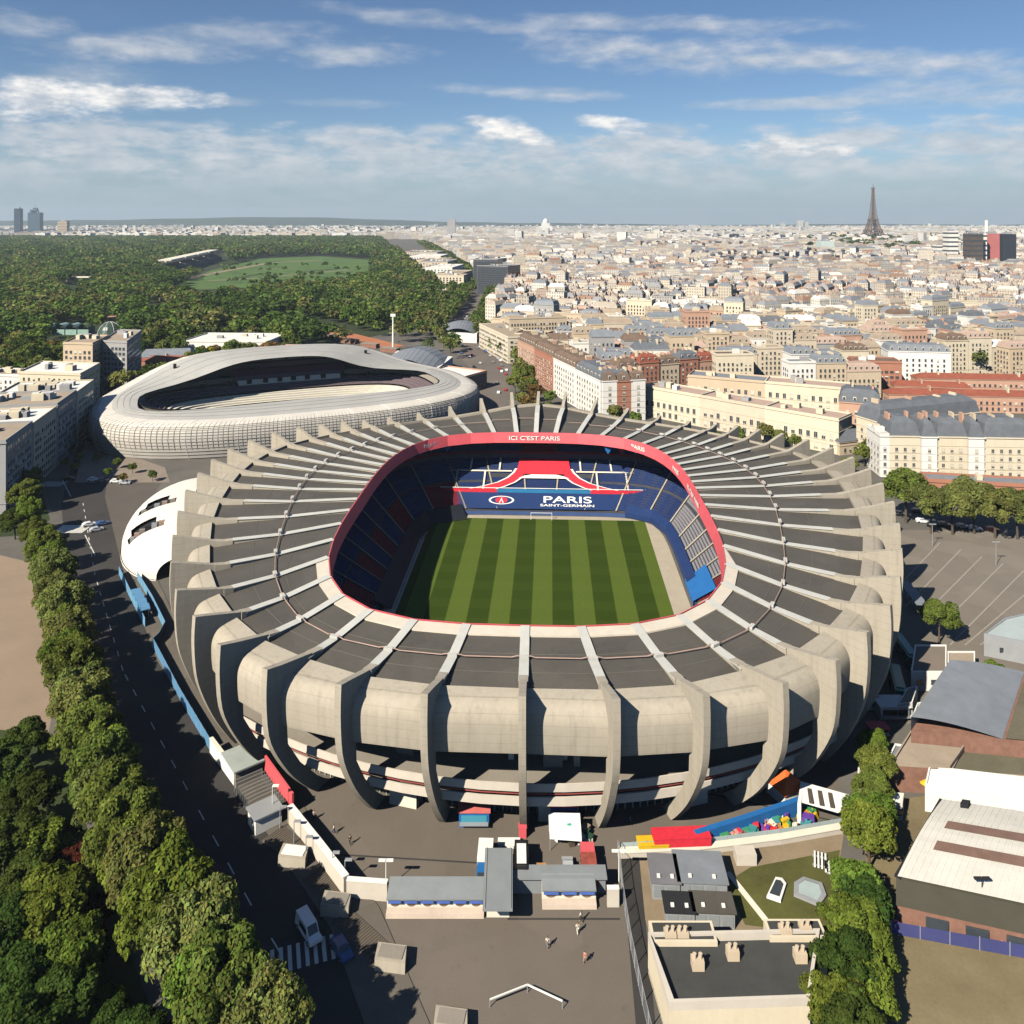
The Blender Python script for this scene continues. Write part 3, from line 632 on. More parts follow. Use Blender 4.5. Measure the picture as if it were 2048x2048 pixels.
# banners hanging under the far roof, blue covers and tunnel at the right touchline
for u, m in ((-39, M_white), (-33, M_blue), (26, M_blue), (31, M_redseat2), (36, M_white)):
    b = MB(); p = W3((u, 61.5, 23)); b.poly([(p[0] - 1.5, p[1], 23), (p[0] + 1.5, p[1], 23), (p[0] + .9, p[1], 20.6), (p[0], p[1], 19.4), (p[0] - .9, p[1], 20.6)]); b.poly([(p[0] - 1.5, p[1] + .1, 23), (p[0] + 1.5, p[1] + .1, 23), (p[0] + .9, p[1] + .1, 20.6), (p[0], p[1] + .1, 19.4), (p[0] - .9, p[1] + .1, 20.6)]); b.build('banner', m, stadium)
b = MB(); S = [(.0, .45), (.08, 1.0), (.30, .95)]
def cover(a0, a1, f0, f1, m, nm, lift=.95):
    b = MB(); A = np.linspace(a0, a1, 8); b.loft([[W3((*tiercurve(a, f), tier_z(f) + lift)) for a in A] for f in (f0, f0 + .02, f1)]); b.loft([[W3((*tiercurve(a, f0), 0.3)) for a in A], [W3((*tiercurve(a, f0), tier_z(f0) + lift)) for a in A]]); return b.build(nm, m, stadium)
cover(2, 62, -.02, .12, M_navytarp, 'tarpaulin'); cover(-13, 5, -.03, .30, M_blue, 'tarpaulin'); cover(-33, -17, -.16, .34, M_blue, 'tarpaulin')
cover(116, 200, -.22, .08, mat('painted_shade', (.012, .014, .022), .7), 'tarpaulin')  # added near-black sheet: deep shade along the left touchline put into colour
# ------------------------------------------------------------------ second stadium with a waving metal skin
K2 = (-114, 428); PS2 = R(24)
def W2(u, v, z): c, s = math.cos(PS2), math.sin(PS2); return (K2[0] + u * c - v * s, K2[1] + u * s + v * c, z)
arena = thing('wavy_stadium', 'smaller stadium wrapped in pale curving metal mesh behind the ribbed stadium', 'stadium')
def w2(a): return 1 / (1 + math.exp(-(math.sin(R(a - 3)) - .60) * 11))
def h2(a):   # crest height round the ring (far side high)
    return 15.5 + 15.0 * w2(a)
def ring2(a, f):
    """f: 0 ground, 1 bulge, 2 shoulder, 3 crest, 4 opening edge"""
    h = h2(a); far = max(0, math.sin(R(a)))
    o = sup(a, 97, 62, 2.7); op = sup(a, 75, 29, 4.2); op = (op[0] - 1, op[1] - 6 - 5 * max(0, -op[0] / 76))
    w = w2(a)          # 1 on the far, high side
    ho = h + 2.2 - 3.4 * w
    k = {0: (.975, 0), .5: (.995, h * .3), 1: (1.005, h * .58), 1.5: (1.0, h * .82), 2: (.985, h * .945), 2.5: (.955, h * .995), 3: (.90, h + .5)}
    if f in k: return W2(o[0] * k[f][0], o[1] * k[f][0], k[f][1])
    q = f - 3; c = (o[0] * .90, o[1] * .90)
    return W2(c[0] * (1 - q) + op[0] * q, c[1] * (1 - q) + op[1] * q, h + .5 + (ho - h - .5) * q + .5 * math.sin(math.pi * q))
NS2 = 72; aa = [360 * i / NS2 for i in range(NS2)]
for i in range(0, NS2, 3):
    sec = [aa[(i + j) % NS2] for j in range(4)]
    b = MB(); b.loft([[ring2(a, f) for a in sec] for f in (0, .5, 1, 1.5, 2, 2.5, 3)]); weld(b.build('cladding_panel', M_shell, arena, smooth=True))
    b = MB(); b.loft([[ring2(a, f) for a in sec] for f in (3, 3.25, 3.5, 3.75, 4)]); weld(b.build('roof_skin', mat('roof_mesh', (.37, .36, .335), .8, .1, .1), arena, smooth=True))
    b = MB()
    for f in np.arange(0, 3, .5):
        for j in range(1, 4):
            for q in (.33, .66): 
                P = [tuple(np.array(ring2(sec[0], f)) * (1 - q) + np.array(ring2(sec[0], f + .5)) * q)]
    b.path([ring2(sec[0], f) for f in (0, .5, 1, 1.5, 2, 2.5, 3)], .16, 4); b.build('cladding_seam', M_white, arena)
M_rib2 = mat('mesh_lattice', (.36, .33, .29), .6, .1, .2)
b = MB()   # horizontal louvre lines of the skin
for f0, f1 in ((0, .5), (.5, 1), (1, 1.5), (1.5, 2)):
    for q in (0.12, .45, .78):
        P = [tuple(np.array(ring2(a, f0)) * (1 - q) + np.array(ring2(a, f1)) * q) for a in aa]; P = [((p[0] - K2[0]) * 1.0015 + K2[0], (p[1] - K2[1]) * 1.0015 + K2[1], p[2]) for p in P]
        b.path(P + [P[0]], .14, 4)
for i in range(240):
    a = i * 1.5; P = [ring2(a, f) for f in (.5, 1, 1.5, 2, 2.5)]; P = [((p[0] - K2[0]) * 1.001 + K2[0], (p[1] - K2[1]) * 1.001 + K2[1], p[2]) for p in P]; b.path(P, .10, 3)
for f in (3.2, 3.45, 3.7):
    P = [ring2(a, f) for a in aa]; b.path([(p[0], p[1], p[2] + .05) for p in P + [P[0]]], .09, 3)
stuffpart(b.build('louvre', M_rib2, arena))
def bowl(a, f): p = sup(a, 46 + 28 * f, 13 + 26 * f, 3.2); return (p[0], p[1] + 2)
A2 = list(range(0, 361, 5))
b = MB(); b.poly([W2(*bowl(a, 0), .5) for a in A2[:-1]]); b.build('pitch', mat('arena_turf', (.05, .09, .02), .9), arena)
b = MB(); rows = []
for i in range(4, 9): f = i / 14; rows += [[W2(*bowl(a, f), 2 + 12 * f) for a in A2], [W2(*bowl(a, f + 1 / 14), 2 + 12 * f) for a in A2]]
b.loft(rows); b.build('lower_terrace', M_cream, arena)  # cream rows between greyer ones: the sunlit strip put into the colour
b = MB(); rows = []
for i in range(4): f = i / 14; rows += [[W2(*bowl(a, f), 2 + 12 * f) for a in A2], [W2(*bowl(a, f + 1 / 14), 2 + 12 * f) for a in A2]]
b.loft(rows); b.build('front_terrace', M_conc2, arena)
b = MB(); rows = []
for i in range(9, 14): f = i / 14; rows += [[W2(*bowl(a, f), 2 + 12 * f) for a in A2], [W2(*bowl(a, f + 1 / 14), 2 + 12 * f) for a in A2]]
b.loft(rows); b.build('middle_terrace', mat('grey_pink_seat', (.16, .12, .13), .8, .3, 1.2), arena)
for lo, hi, z0, z1, m in ((1.0, 1.05, 14, 16.5, M_conc2), (1.05, 1.07, 16.5, 17.5, M_dark)):
    b = MB(); b.loft([[W2(*bowl(a, lo), z0) for a in A2], [W2(*bowl(a, hi), z1) for a in A2]]); b.build('tier_front', m, arena)
def fartier(f, z, nm, m, f2, z2):
    b = MB(); AA2 = list(range(48, 130, 6)); b.loft([[W2(*bowl(a, f), z) for a in AA2], [W2(*bowl(a, f2), z2) for a in AA2]]); b.build(nm, m, arena)
M_purp = mat('purple_seat', (.10, .03, .07), .7, .3, 1.5)
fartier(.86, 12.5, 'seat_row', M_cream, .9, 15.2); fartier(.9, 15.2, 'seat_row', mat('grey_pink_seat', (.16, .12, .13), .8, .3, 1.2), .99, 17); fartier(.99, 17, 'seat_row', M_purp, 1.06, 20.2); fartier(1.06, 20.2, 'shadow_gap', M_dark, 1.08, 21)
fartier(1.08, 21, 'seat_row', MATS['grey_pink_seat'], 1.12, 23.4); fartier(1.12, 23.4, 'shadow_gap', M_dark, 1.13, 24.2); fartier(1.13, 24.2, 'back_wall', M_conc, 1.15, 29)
for a in range(35, 150, 12):
    p = W2(*bowl(a, .875), 13.6); b = MB(); b.box(p[0], p[1], 13.2, 2.6, 1.2, 2.2, PS2); b.build('gate', M_dark, arena)
    p = W2(*bowl(a + 5, 1.14), 25); b = MB(); b.box(p[0], p[1], 24.6, 1.6, 1, 2.4, PS2); b.build('gate', M_dark, arena)
# slate panel on the left inner wall
b = MB(); c0 = [ring2(a, 4) for a in (166, 172, 178, 184, 190, 196)]; b.loft([[(p[0] + .3, p[1], p[2] + .1) for p in c0], [(p[0] + 2.5, p[1] + .5, 3) for p in c0]]); b.build('glass_wall', mat('slate_glass', (.10, .11, .125), .3, .15, .3, spec=.5), arena)

# ------------------------------------------------------------------ white shell pavilion on the left of the ribbed stadium
pav = thing('white_pavilion', 'white rounded shell building with eye shaped openings against the stadium side', 'building')
PC = (-106, 272); PZ = R(106)
def pv(t, p, k=1.0):
    """t along -1..1, p 0 rim .. 90 top"""
    a, bb, h = 37 * k, 22 * k, 13 * k
    c, s = math.cos(PZ), math.sin(PZ); x = a * math.sin(t) * 1.0; rr = math.cos(t) ** .8
    y = bb * rr * math.cos(p); z = h * (rr ** .7) * math.sin(p) ** .75
    return (PC[0] + x * c - y * s, PC[1] + x * s + y * c, z)
TT = np.linspace(-1.3, 1.5, 25); PP = np.linspace(0.02, 1.55, 13)
holes = {(4, 4), (5, 4), (6, 4), (4, 5), (5, 5), (6, 5), (8, 5), (9, 5), (10, 5), (8, 6), (9, 6), (20, 7), (20, 8), (20, 9), (21, 7), (21, 8)}
holes = {(6, 3), (6, 4), (6, 5), (6, 6), (6, 7), (6, 8), (7, 4), (7, 5), (7, 6), (7, 7), (10, 5), (10, 6), (10, 7), (10, 8), (10, 9), (11, 6), (11, 7), (11, 8), (20, 6), (20, 7), (20, 8), (20, 9), (20, 10), (21, 7), (21, 8), (21, 9)}
b = MB()
for i in range(len(TT) - 1):
    for j in range(len(PP) - 1):
        if (i, j) in holes: continue
        b.poly([pv(TT[i], PP[j]), pv(TT[i + 1], PP[j]), pv(TT[i + 1], PP[j + 1]), pv(TT[i], PP[j + 1])])
o = weld(b.build('shell_roof', mat('white_membrane', (.72, .66, .57), .6, .06, .2), pav, smooth=True))
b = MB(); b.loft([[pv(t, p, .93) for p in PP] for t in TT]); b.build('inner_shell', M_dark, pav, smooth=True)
for i, j0, j1 in ((6, 3, 8), (10, 5, 9), (20, 6, 10)):
    b = MB(); P = [pv(TT[i], PP[j], 1.003) for j in range(j0, j1 + 2)]; Q = [pv(TT[i], PP[j], .95) for j in range(j0, j1 + 2)]; b.loft([P, Q]);  b.build('opening_reveal', M_white, pav)
    for j in range(j0, j1 + 1):
        p = pv((TT[i] + TT[i + 1]) / 2, PP[j] + .06, .955); b = MB(); b.box(p[0], p[1], p[2] - .6, 1.1, 1.6, 1.6, PZ); b.build('crate', (M_pipe, M_conc2, M_dark, M_steel)[j % 4], pav)
# base wall of pavilion
b = MB(); b.loft([[pv(t, .02, 1.01) for t in TT], [(*pv(t, .02, 1.01)[:2], -.0) for t in TT]]); b.build('base_wall', M_white, pav)

# ------------------------------------------------------------------ buildings
WALLC = {'cream': (.64, .55, .40), 'pale yellow': (.65, .565, .42), 'white': (.74, .71, .65), 'pink brick': (.50, .30, .21), 'sand': (.55, .44, .31), 'grey': (.34, .33, .32), 'ochre': (.54, .42, .29), 'buff': (.58, .49, .37), 'red brick': (.38, .17, .11)}
WM = {k: mat('wall_' + k.replace(' ', '_'), c, .9, .1, .2, .1, streak=.3) for k, c in WALLC.items()}
ROOFM = {'grey zinc': M_zinc, 'dark slate': M_slate, 'red tile': M_tile, 'gravel': M_gravelroof, 'white': mat('white_roof', (.72, .70, .64), .7, .08, .2), 'brown': mat('brown_roof', (.16, .11, .08), .9, .25, .3), 'pinkish': mat('pink_gravel_roof', (.42, .30, .24), .95, .15, .3)}
M_sill = mat('stone_trim', (.60, .54, .44), .85, .1, .5)
def win_mesh(w, h, depth=.12, blind=0):
    b = MB()
    for x0, x1, z0, z1 in ((-w / 2, -w / 2 + .1, 0, h), (w / 2 - .1, w / 2, 0, h), (-w / 2 + .1, w / 2 - .1, 0, .1), (-w / 2 + .1, w / 2 - .1, h - .1, h), (-.04, .04, .1, h - .1)):
        b.poly([(x0, -depth, z0), (x1, -depth, z0), (x1, -depth, z1), (x0, -depth, z1)], 0); b.poly([(x0, -depth, z1), (x1, -depth, z1), (x1, 0, z1), (x0, 0, z1)], 0)
    b.poly([(-w / 2, -.03, 0), (w / 2, -.03, 0), (w / 2, -.03, h), (-w / 2, -.03, h)], 1)
    if blind: b.poly([(-w / 2 + .1, -.05, h * blind), (w / 2 - .1, -.05, h * blind), (w / 2 - .1, -.05, h - .1), (-w / 2 + .1, -.05, h - .1)], 0)
    b.box(0, -.16, -.14, w + .3, .3, .12, m=0)
    return b.mesh('window', [M_sill, M_glass])
WIN = {}; wr = random.Random(2)
def window_obj(w, h):
    if (w, h) not in WIN: WIN[(w, h)] = [win_mesh(w, h), win_mesh(w, h), win_mesh(w, h, blind=.55), win_mesh(w, h, blind=.15)]
    return wr.choice(WIN[(w, h)])
def facade_windows(parent, a, b_, z0, fl, nf, gap, w, h, mode, MBs=None):
    L = math.dist(a, b_); n = max(1, int((L - 1.2) / gap)); dx, dy = (b_[0] - a[0]) / L, (b_[1] - a[1]) / L; rz = math.atan2(dy, dx)
    for f in range(nf):
        for i in range(n):
            t = L / 2 + (i - (n - 1) / 2) * gap; x, y, z = a[0] + dx * t, a[1] + dy * t, z0 + f * fl
            if mode == 'parts': link('window', window_obj(w, h), parent, (x, y, z), rz)
            else:
                nx, ny = dy, -dx; o = .05
                p = [(x - dx * w / 2 + nx * o, y - dy * w / 2 + ny * o), (x + dx * w / 2 + nx * o, y + dy * w / 2 + ny * o)]
                MBs.poly([(*p[0], z), (*p[1], z), (*p[1], z + h), (*p[0], z + h)], 0)
                if mode != 'plain' and wr.random() < .25: hb_ = z + h * wr.choice([.15, .5]); e_ = .02; MBs.poly([(p[0][0] + nx * e_, p[0][1] + ny * e_, hb_), (p[1][0] + nx * e_, p[1][1] + ny * e_, hb_), (p[1][0] + nx * e_, p[1][1] + ny * e_, z + h), (p[0][0] + nx * e_, p[0][1] + ny * e_, z + h)], 1)
                q = [(x - dx * w / 2 + nx * .3, y - dy * w / 2 + ny * .3), (x + dx * w / 2 + nx * .3, y + dy * w / 2 + ny * .3)]
                MBs.poly([(*p[0], z - .1), (*q[0], z - .1), (*q[1], z - .1), (*p[1], z - .1)], 1)
FOOT = []   # footprints taken
def building(label, P, h, wall='cream', roof='grey zinc', style='mansard', mode='stuff', fl=3.1, gap=2.9, w=1.2, h_w=1.7, rh=4.5, cat='building', group=None, sides=(0, 1, 3), name='apartment_building', chim=2, base=1.2, dorm=True, wallm=None, rinset=2.2):
    """P: four ground corners, counter-clockwise seen from above, P[0]-P[1] the face turned to the drone"""
    cx = sum(p[0] for p in P) / 4; cy = sum(p[1] for p in P) / 4; FOOT.append((cx, cy, max(math.dist(P[0], P[1]), math.dist(P[1], P[2])) * .56))
    t = thing(name, label, cat, (cx, cy, 0), 0, group); Q = [(p[0] - cx, p[1] - cy) for p in P]
    b = MB(); b.prism(Q, 0, h)
    for z in ((h - .5, .45, .35), (4.0, .3, .2)):
        if z[0] > 3: off(b, Q, z[0], z[1], z[2])
    if mode == 'parts':
        for i in range(1, int((h - base) / fl)): off(b, Q, base + i * fl - .55, .22, .14)
    b.build('wall', wallm or WM[wall], t)
    nf = max(1, int((h - base - .8) / fl)); mb = MB(); 
    for s in sides: facade_windows(t, Q[s], Q[(s + 1) % 4], base, fl, nf, gap, w, h_w, 'plain' if wallm else mode, mb)
    if mode != 'parts': stuffpart(mb.build('window', [M_glass, M_sill], t))
    rb = MB(); rm = ROOFM[roof]
    if style == 'flat':
        I = inset(Q, .35); rb.poly([(*p, h + .02) for p in I]); r = rb.build('roof', rm, t)
        pb = MB()
        for i in range(4): j = (i + 1) % 4; pb.prism([Q[i], Q[j], I[j], I[i]], h, h + .8)
        pb.build('parapet', WM[wall], t)
        for i in range(chim):
            u, v = rnd.uniform(.2, .8), rnd.uniform(.3, .7); x, y = bil(Q, u, v); b = MB(); b.box(x, y, h, rnd.uniform(2, 5), rnd.uniform(2, 3.5), rnd.uniform(1.6, 3), math.atan2(Q[1][1] - Q[0][1], Q[1][0] - Q[0][0])); b.build('roof_hut', WM[rnd.choice(['cream', 'white', 'grey'])], t)
    else:
        if style == 'mansard':
            I = inset(Q, rinset); rows = [[(*p, h) for p in Q], [(*p, h + rh * .72) for p in inset(Q, rinset * .45)], [(*p, h + rh) for p in inset(Q, rinset * 1.4)]]
            rb.loft(rows, closed=True); rb.poly(rows[-1])
        elif style == 'gable':
            m0 = ((Q[0][0] + Q[3][0]) / 2, (Q[0][1] + Q[3][1]) / 2); m1 = ((Q[1][0] + Q[2][0]) / 2, (Q[1][1] + Q[2][1]) / 2); m0 = (m0[0] + (m1[0] - m0[0]) * .06, m0[1] + (m1[1] - m0[1]) * .06); m1 = (m1[0] + (m0[0] - m1[0]) * .06, m1[1] + (m0[1] - m1[1]) * .06)
            O = inset(Q, -.5); rb.poly([(*O[0], h), (*O[1], h), (*m1, h + rh), (*m0, h + rh)]); rb.poly([(*O[2], h), (*O[3], h), (*m0, h + rh), (*m1, h + rh)]); rb.poly([(*O[1], h), (*O[2], h), (*m1, h + rh)]); rb.poly([(*O[3], h), (*O[0], h), (*m0, h + rh)])
        r = rb.build('roof', rm, t)
        rz = math.atan2(Q[1][1] - Q[0][1], Q[1][0] - Q[0][0]); L = math.dist(Q[0], Q[1])
        if dorm and style == 'mansard':
            n = max(1, int(L / (gap * 1.25))); db = MB()
            for s in (0, 2):
                A, B_ = Q[s], Q[s + 1]
                for i in range(n):
                    f = (i + .5) / n; nx, ny = (B_[1] - A[1]) / L, -(B_[0] - A[0]) / L; x, y = A[0] + (B_[0] - A[0]) * f - nx * rinset * .55, A[1] + (B_[1] - A[1]) * f - ny * rinset * .55
                    if mode == 'parts' and s == 0:
                        d = MB(); d.box(x, y, h + .5, 1.5, 1.9, 2.1, rz, 0); d.box(x + nx * .96, y + ny * .96, h + .8, 1.0, .06, 1.4, rz, 1); d.build('dormer', [M_sill, M_glass], r)
                    else: db.box(x, y, h + .5, 1.4, 1.7, 2.0, rz, 0); db.box(x + nx * .9, y + ny * .9, h + .8, .95, .1, 1.4, rz, 1)
            if db.f: stuffpart(db.build('dormer', [M_sill, M_glass], r))
        for i in range(chim):
            u = (i + .5 + rnd.uniform(-.25, .25)) / max(1, chim); x, y = bil(Q, u, rnd.uniform(.4, .6)); b = MB(); b.box(x, y, h, .9, rnd.uniform(2, 4.5), rh + rnd.uniform(.6, 1.8), rz); b.build('chimney', WM[rnd.choice(['pink brick', 'sand', 'cream'])], r)
    return t
def bil(Q, u, v): return tuple((Q[0][i] * (1 - u) + Q[1][i] * u) * (1 - v) + (Q[3][i] * (1 - u) + Q[2][i] * u) * v for i in (0, 1))
def inset(Q, d):
    cx = sum(p[0] for p in Q) / len(Q); cy = sum(p[1] for p in Q) / len(Q); L = math.dist(Q[0], Q[1]); Wd = math.dist(Q[1], Q[2])
    ex = ((Q[1][0] - Q[0][0]) / L, (Q[1][1] - Q[0][1]) / L); ey = ((Q[2][0] - Q[1][0]) / Wd, (Q[2][1] - Q[1][1]) / Wd)
    d1 = min(d, L * .42); d2 = min(d, Wd * .42); s = [(1, 1), (-1, 1), (-1, -1), (1, -1)]
    return [(p[0] + ex[0] * a * d1 + ey[0] * c * d2, p[1] + ex[1] * a * d1 + ey[1] * c * d2) for p, (a, c) in zip(Q, s)]
def off(b, Q, z, hh, d):
    O = inset(Q, -d); b.loft([[(*p, z) for p in Q], [(*p, z) for p in O], [(*p, z + hh) for p in O], [(*p, z + hh) for p in Q]], closed=True)
def fp(a, b_, depth):
    """footprint from its front edge (left end, right end) running back from the viewer"""
    L = math.dist(a, b_); nx, ny = -(b_[1] - a[1]) / L, (b_[0] - a[0]) / L
    return [a, b_, (b_[0] + nx * depth, b_[1] + ny * depth), (a[0] + nx * depth, a[1] + ny * depth)]
def lerp(a, b_, t): return (a[0] + (b_[0] - a[0]) * t, a[1] + (b_[1] - a[1]) * t)

# -- right: big pale apartment house with slate mansard, in five sections
A, B_ = (150.5, 331), (212, 327)
secs = [(0, .06, 'white', 0), (.06, .26, 'pale yellow', -.0), (.26, .36, 'white', -.8), (.36, .56, 'cream', 0), (.56, .66, 'white', -.8), (.66, 1, 'pale yellow', 0)]
t = None
for i, (f0, f1, wc, pr) in enumerate(secs):
    a, c = lerp(A, B_, f0), lerp(A, B_, f1); P = fp((a[0] + .01, a[1] + pr), (c[0] - .01, c[1] + pr), 15 - pr)
    lab = ['narrow white end bay of the slate roofed apartment row right of the stadium', 'pale yellow section of the apartment row beside its white end bay', 'white section of the slate roofed apartment row, nearer its left end', 'cream section between the two white sections of the apartment row', 'white section of the slate roofed apartment row, nearer the frame edge', 'pale yellow section at the frame edge end of the slate roofed apartment row'][i]
    building(lab, P, 17, wc, 'dark slate' if i else 'grey zinc', 'mansard' if i else 'flat', 'parts', rh=7, rinset=3, gap=3.4, sides=(0, 3) if i == 0 else (0,), chim=2, group='sections of the slate roofed apartment row')
# wing behind it
building('slate roofed courtyard wing standing behind the pale apartment row', fp((160, 352), (215, 372), 14), 17, 'cream', 'dark slate', 'mansard', 'parts', rh=7, rinset=3, gap=3.6, chim=4, sides=(0, 3))
building('low red brick hall with flat grey roof behind the plane trees', fp(G(1855, 985), G(2120, 1000), 9), 4.6, 'red brick', 'grey zinc', 'flat', 'stuff', chim=1, gap=5)
# -- long pale school-like building with two wings
a, c = (70, 436), (146, 362)
for i in range(3):
    p, q = lerp(a, c, i / 3), lerp(a, c, (i + 1) / 3)
    building(['left third of the long yellow building behind the stadium, roof pinkish', 'middle third of the long yellow building behind the stadium, roof pinkish', 'right third of the long yellow building behind the stadium, roof pinkish'][i], fp(p, q, 15), 15.5, ['pale yellow', 'buff', 'pale yellow'][i], 'pinkish', 'flat', 'parts', fl=4.6, gap=3.6, w=1.8, h_w=2.8, chim=3, group='thirds of the long yellow building', sides=(0, 1, 3))
a, c = (98, 452), (173, 416)
for i in range(2):
    p, q = lerp(a, c, i / 2), lerp(a, c, (i + 1) / 2)
    building(['left half of the rear yellow wing with tall dark windows', 'right half of the rear yellow wing with tall dark windows'][i], fp(p, q, 16), 18, ['ochre', 'pale yellow'][i], ['grey zinc', 'pinkish'][i], 'flat', 'parts', fl=4.6, gap=3.6, w=1.7, h_w=2.7, chim=3, group='halves of the rear yellow wing', sides=(0, 3))
building('pink corner pavilion with dark slate roof at the end of the yellow wings', fp((155, 384), (172, 377), 16), 19, 'pink brick', 'dark slate', 'mansard', 'parts', rh=6, gap=3.6, w=1.3, h_w=2.2, fl=4, sides=(0, 1, 3))
building('low dark roofed annexe in front of the pink corner pavilion', fp((146, 361), (160, 366), 9), 6, 'sand', 'dark slate', 'gable', 'stuff', rh=4, chim=0)
# -- brick and white row on the boulevard corner
corner = [(4, 556), (14.5, 523), (25, 489), (35.5, 455), (46, 421)]
rc = ['pink brick', 'red brick', 'white', 'white']
for i in range(4):
    p, q = corner[i], corner[i + 1]
    building(['pink brick block at the far end of the boulevard corner row', 'red brick block second along the boulevard corner row', 'white fronted block third along the boulevard corner row', 'white fronted block at the near end of the boulevard corner row'][i], fp(p, q, 17), 23 - i * .5, rc[i], ['brown', 'brown', 'brown', 'dark slate'][i], 'mansard', 'parts', rh=5, gap=3.6, w=1.5, chim=5, sides=(0, 1), group='blocks of the boulevard corner row')
a, c = (47, 420), (70, 425)
for i in range(3):
    p, q = lerp(a, c, i / 3), lerp(a, c, (i + 1) / 3)
    building(['white bay beside the boulevard corner, brown roof', 'brick bay between two white bays facing the stadium', 'white bay right of the brick bay facing the stadium'][i], fp((p[0] + .02, p[1]), (q[0], q[1]), 14), [21.5, 21, 21.5][i], ['white', 'red brick', 'white'][i], 'brown', 'mansard', 'parts', gap=3.4, w=1.5, rh=4.5, chim=3, sides=(0, 1))
for i in range(5):
    x, y = 62 + i * 13, 470 + i * 6
    building(['brown roofed brick block, first of the five behind the white bays', 'red roofed brick block, second of the five behind the white bays', 'middle one of the five brick blocks behind the white bays', 'brick block, fourth of the five behind the white bays', 'brick block, last of the five behind the white bays, by the grey roofs'][i], fp((x, y), (x + 12.5, y + 5), 13), 19 + (i % 2) * 2, ['pink brick', 'red brick', 'sand', 'red brick', 'pink brick'][i], ['brown', 'red tile', 'brown', 'dark slate', 'red tile'][i], 'mansard', 'stuff', chim=4)
# -- sand coloured office with long bands, boulevard side
building('sand coloured office block with rounded banded front beside the boulevard', fp((-27, 668), (-3, 592), 24), 19, 'pale yellow', 'gravel', 'flat', 'stuff', fl=3.4, gap=3.0, w=2.2, h_w=1.4, sides=(0, 1), chim=3)
building('taller grey roofed office slab rising behind the sand coloured block', fp((-2, 640), (44, 652), 16), 27, 'sand', 'gravel', 'flat', 'stuff', fl=3.3, gap=2.4, w=1.4, chim=4)
building('brown office slab between the sand block and the boulevard corner row', fp((2, 606), (24, 598), 18), 20, 'sand', 'brown', 'flat', 'stuff', gap=2.4, chim=2)
# -- avenue blocks
building('long cream block facing the wood at the end of the avenue', fp((-122, 1215), (-72, 1208), 30), 22, 'pale yellow', 'gravel', 'flat', 'stuff', gap=5, w=2.4, h_w=2.2, chim=6)
for i in range(7):
    y = 1262 + i * 150; xa = float(np.interp(y, [1063, 1479, 2430, 4350], [-94, -177, -351, -700])) + 12; xb = float(np.interp(y, [1134, 1890, 2835], [-45, -145, -287])) - 22
    building('pale block in the row between wood and avenue, number %s from the long cream block' % ['one', 'two', 'three', 'four', 'five', 'six', 'seven'][i], fp((xa, y), (xb, y - 6), 110), 20 + (i % 3) * 2, ['cream', 'white', 'buff'][i % 3], ['gravel', 'white', 'grey zinc'][i % 3], 'flat', 'stuff', gap=6, w=2.6, h_w=2, chim=8, group='pale blocks between wood and avenue')
building('dark grey glass office block beside the tree lined avenue', fp((-50, 1150), (-6, 1128), 40), 40, 'grey', 'dark slate', 'flat', 'stuff', gap=2.2, w=1.8, h_w=2.6, chim=2, wallm=mat('smoked_glass', (.09, .09, .10), .3, .2, .2, spec=.5))
building('slender dark glass block just behind the grey office block', fp((-60, 1250), (-22, 1240), 30), 44, 'grey', 'dark slate', 'flat', 'stuff', gap=2.2, w=1.8, h_w=2.6, chim=1, wallm=MATS['smoked_glass'])
# -- left: shaded blocks by the park
LB = [((-180, 288), (-187, 316), 26, 'grey'), ((-187.2, 317), (-194, 345), 25, 'buff'), ((-194.2, 346), (-201, 374), 26, 'grey'), ((-201.2, 375), (-208, 403), 25, 'cream')]
for i, (p, q, h, wc) in enumerate(LB):
    building(['shaded apartment block at the frame edge end of the left row', 'shaded buff apartment block second from the frame edge', 'shaded grey apartment block third from the frame edge', 'shaded cream apartment block last in the left row beside the wavy stadium'][i], [(p[0] - 34, p[1] - 6), p, q, (q[0] - 34, q[1] - 6)], h, wc, ['gravel', 'white', 'gravel', 'white'][i], 'flat', 'stuff', fl=3.0, gap=2.6, w=1.6, sides=(0, 1, 2), chim=14, group='apartment blocks of the left row')
building('tall ochre fronted block with dark shaded side above the left row', [(-266, 480), (-247, 477), (-254, 510), (-273, 513)], 32, 'ochre', 'gravel', 'flat', 'stuff', gap=3, w=1.6, sides=(0, 1), chim=5)
building('grey slab block with white stair tower beside the ochre block', [(-250, 494), (-233, 490), (-247, 540), (-264, 544)], 31, 'grey', 'gravel', 'flat', 'stuff', gap=2.6, w=1.8, sides=(0, 1), chim=4)
building('cream block with roof terraces in front of the ochre block', [(-262, 430), (-226, 424), (-232, 456), (-268, 462)], 24, 'cream', 'white', 'flat', 'stuff', gap=3, sides=(0, 1), chim=6)
building('pale house among the trees beyond the left row', [(-300, 455), (-275, 452), (-272, 470), (-298, 473)], 18, 'white', 'gravel', 'flat', 'stuff', chim=4)
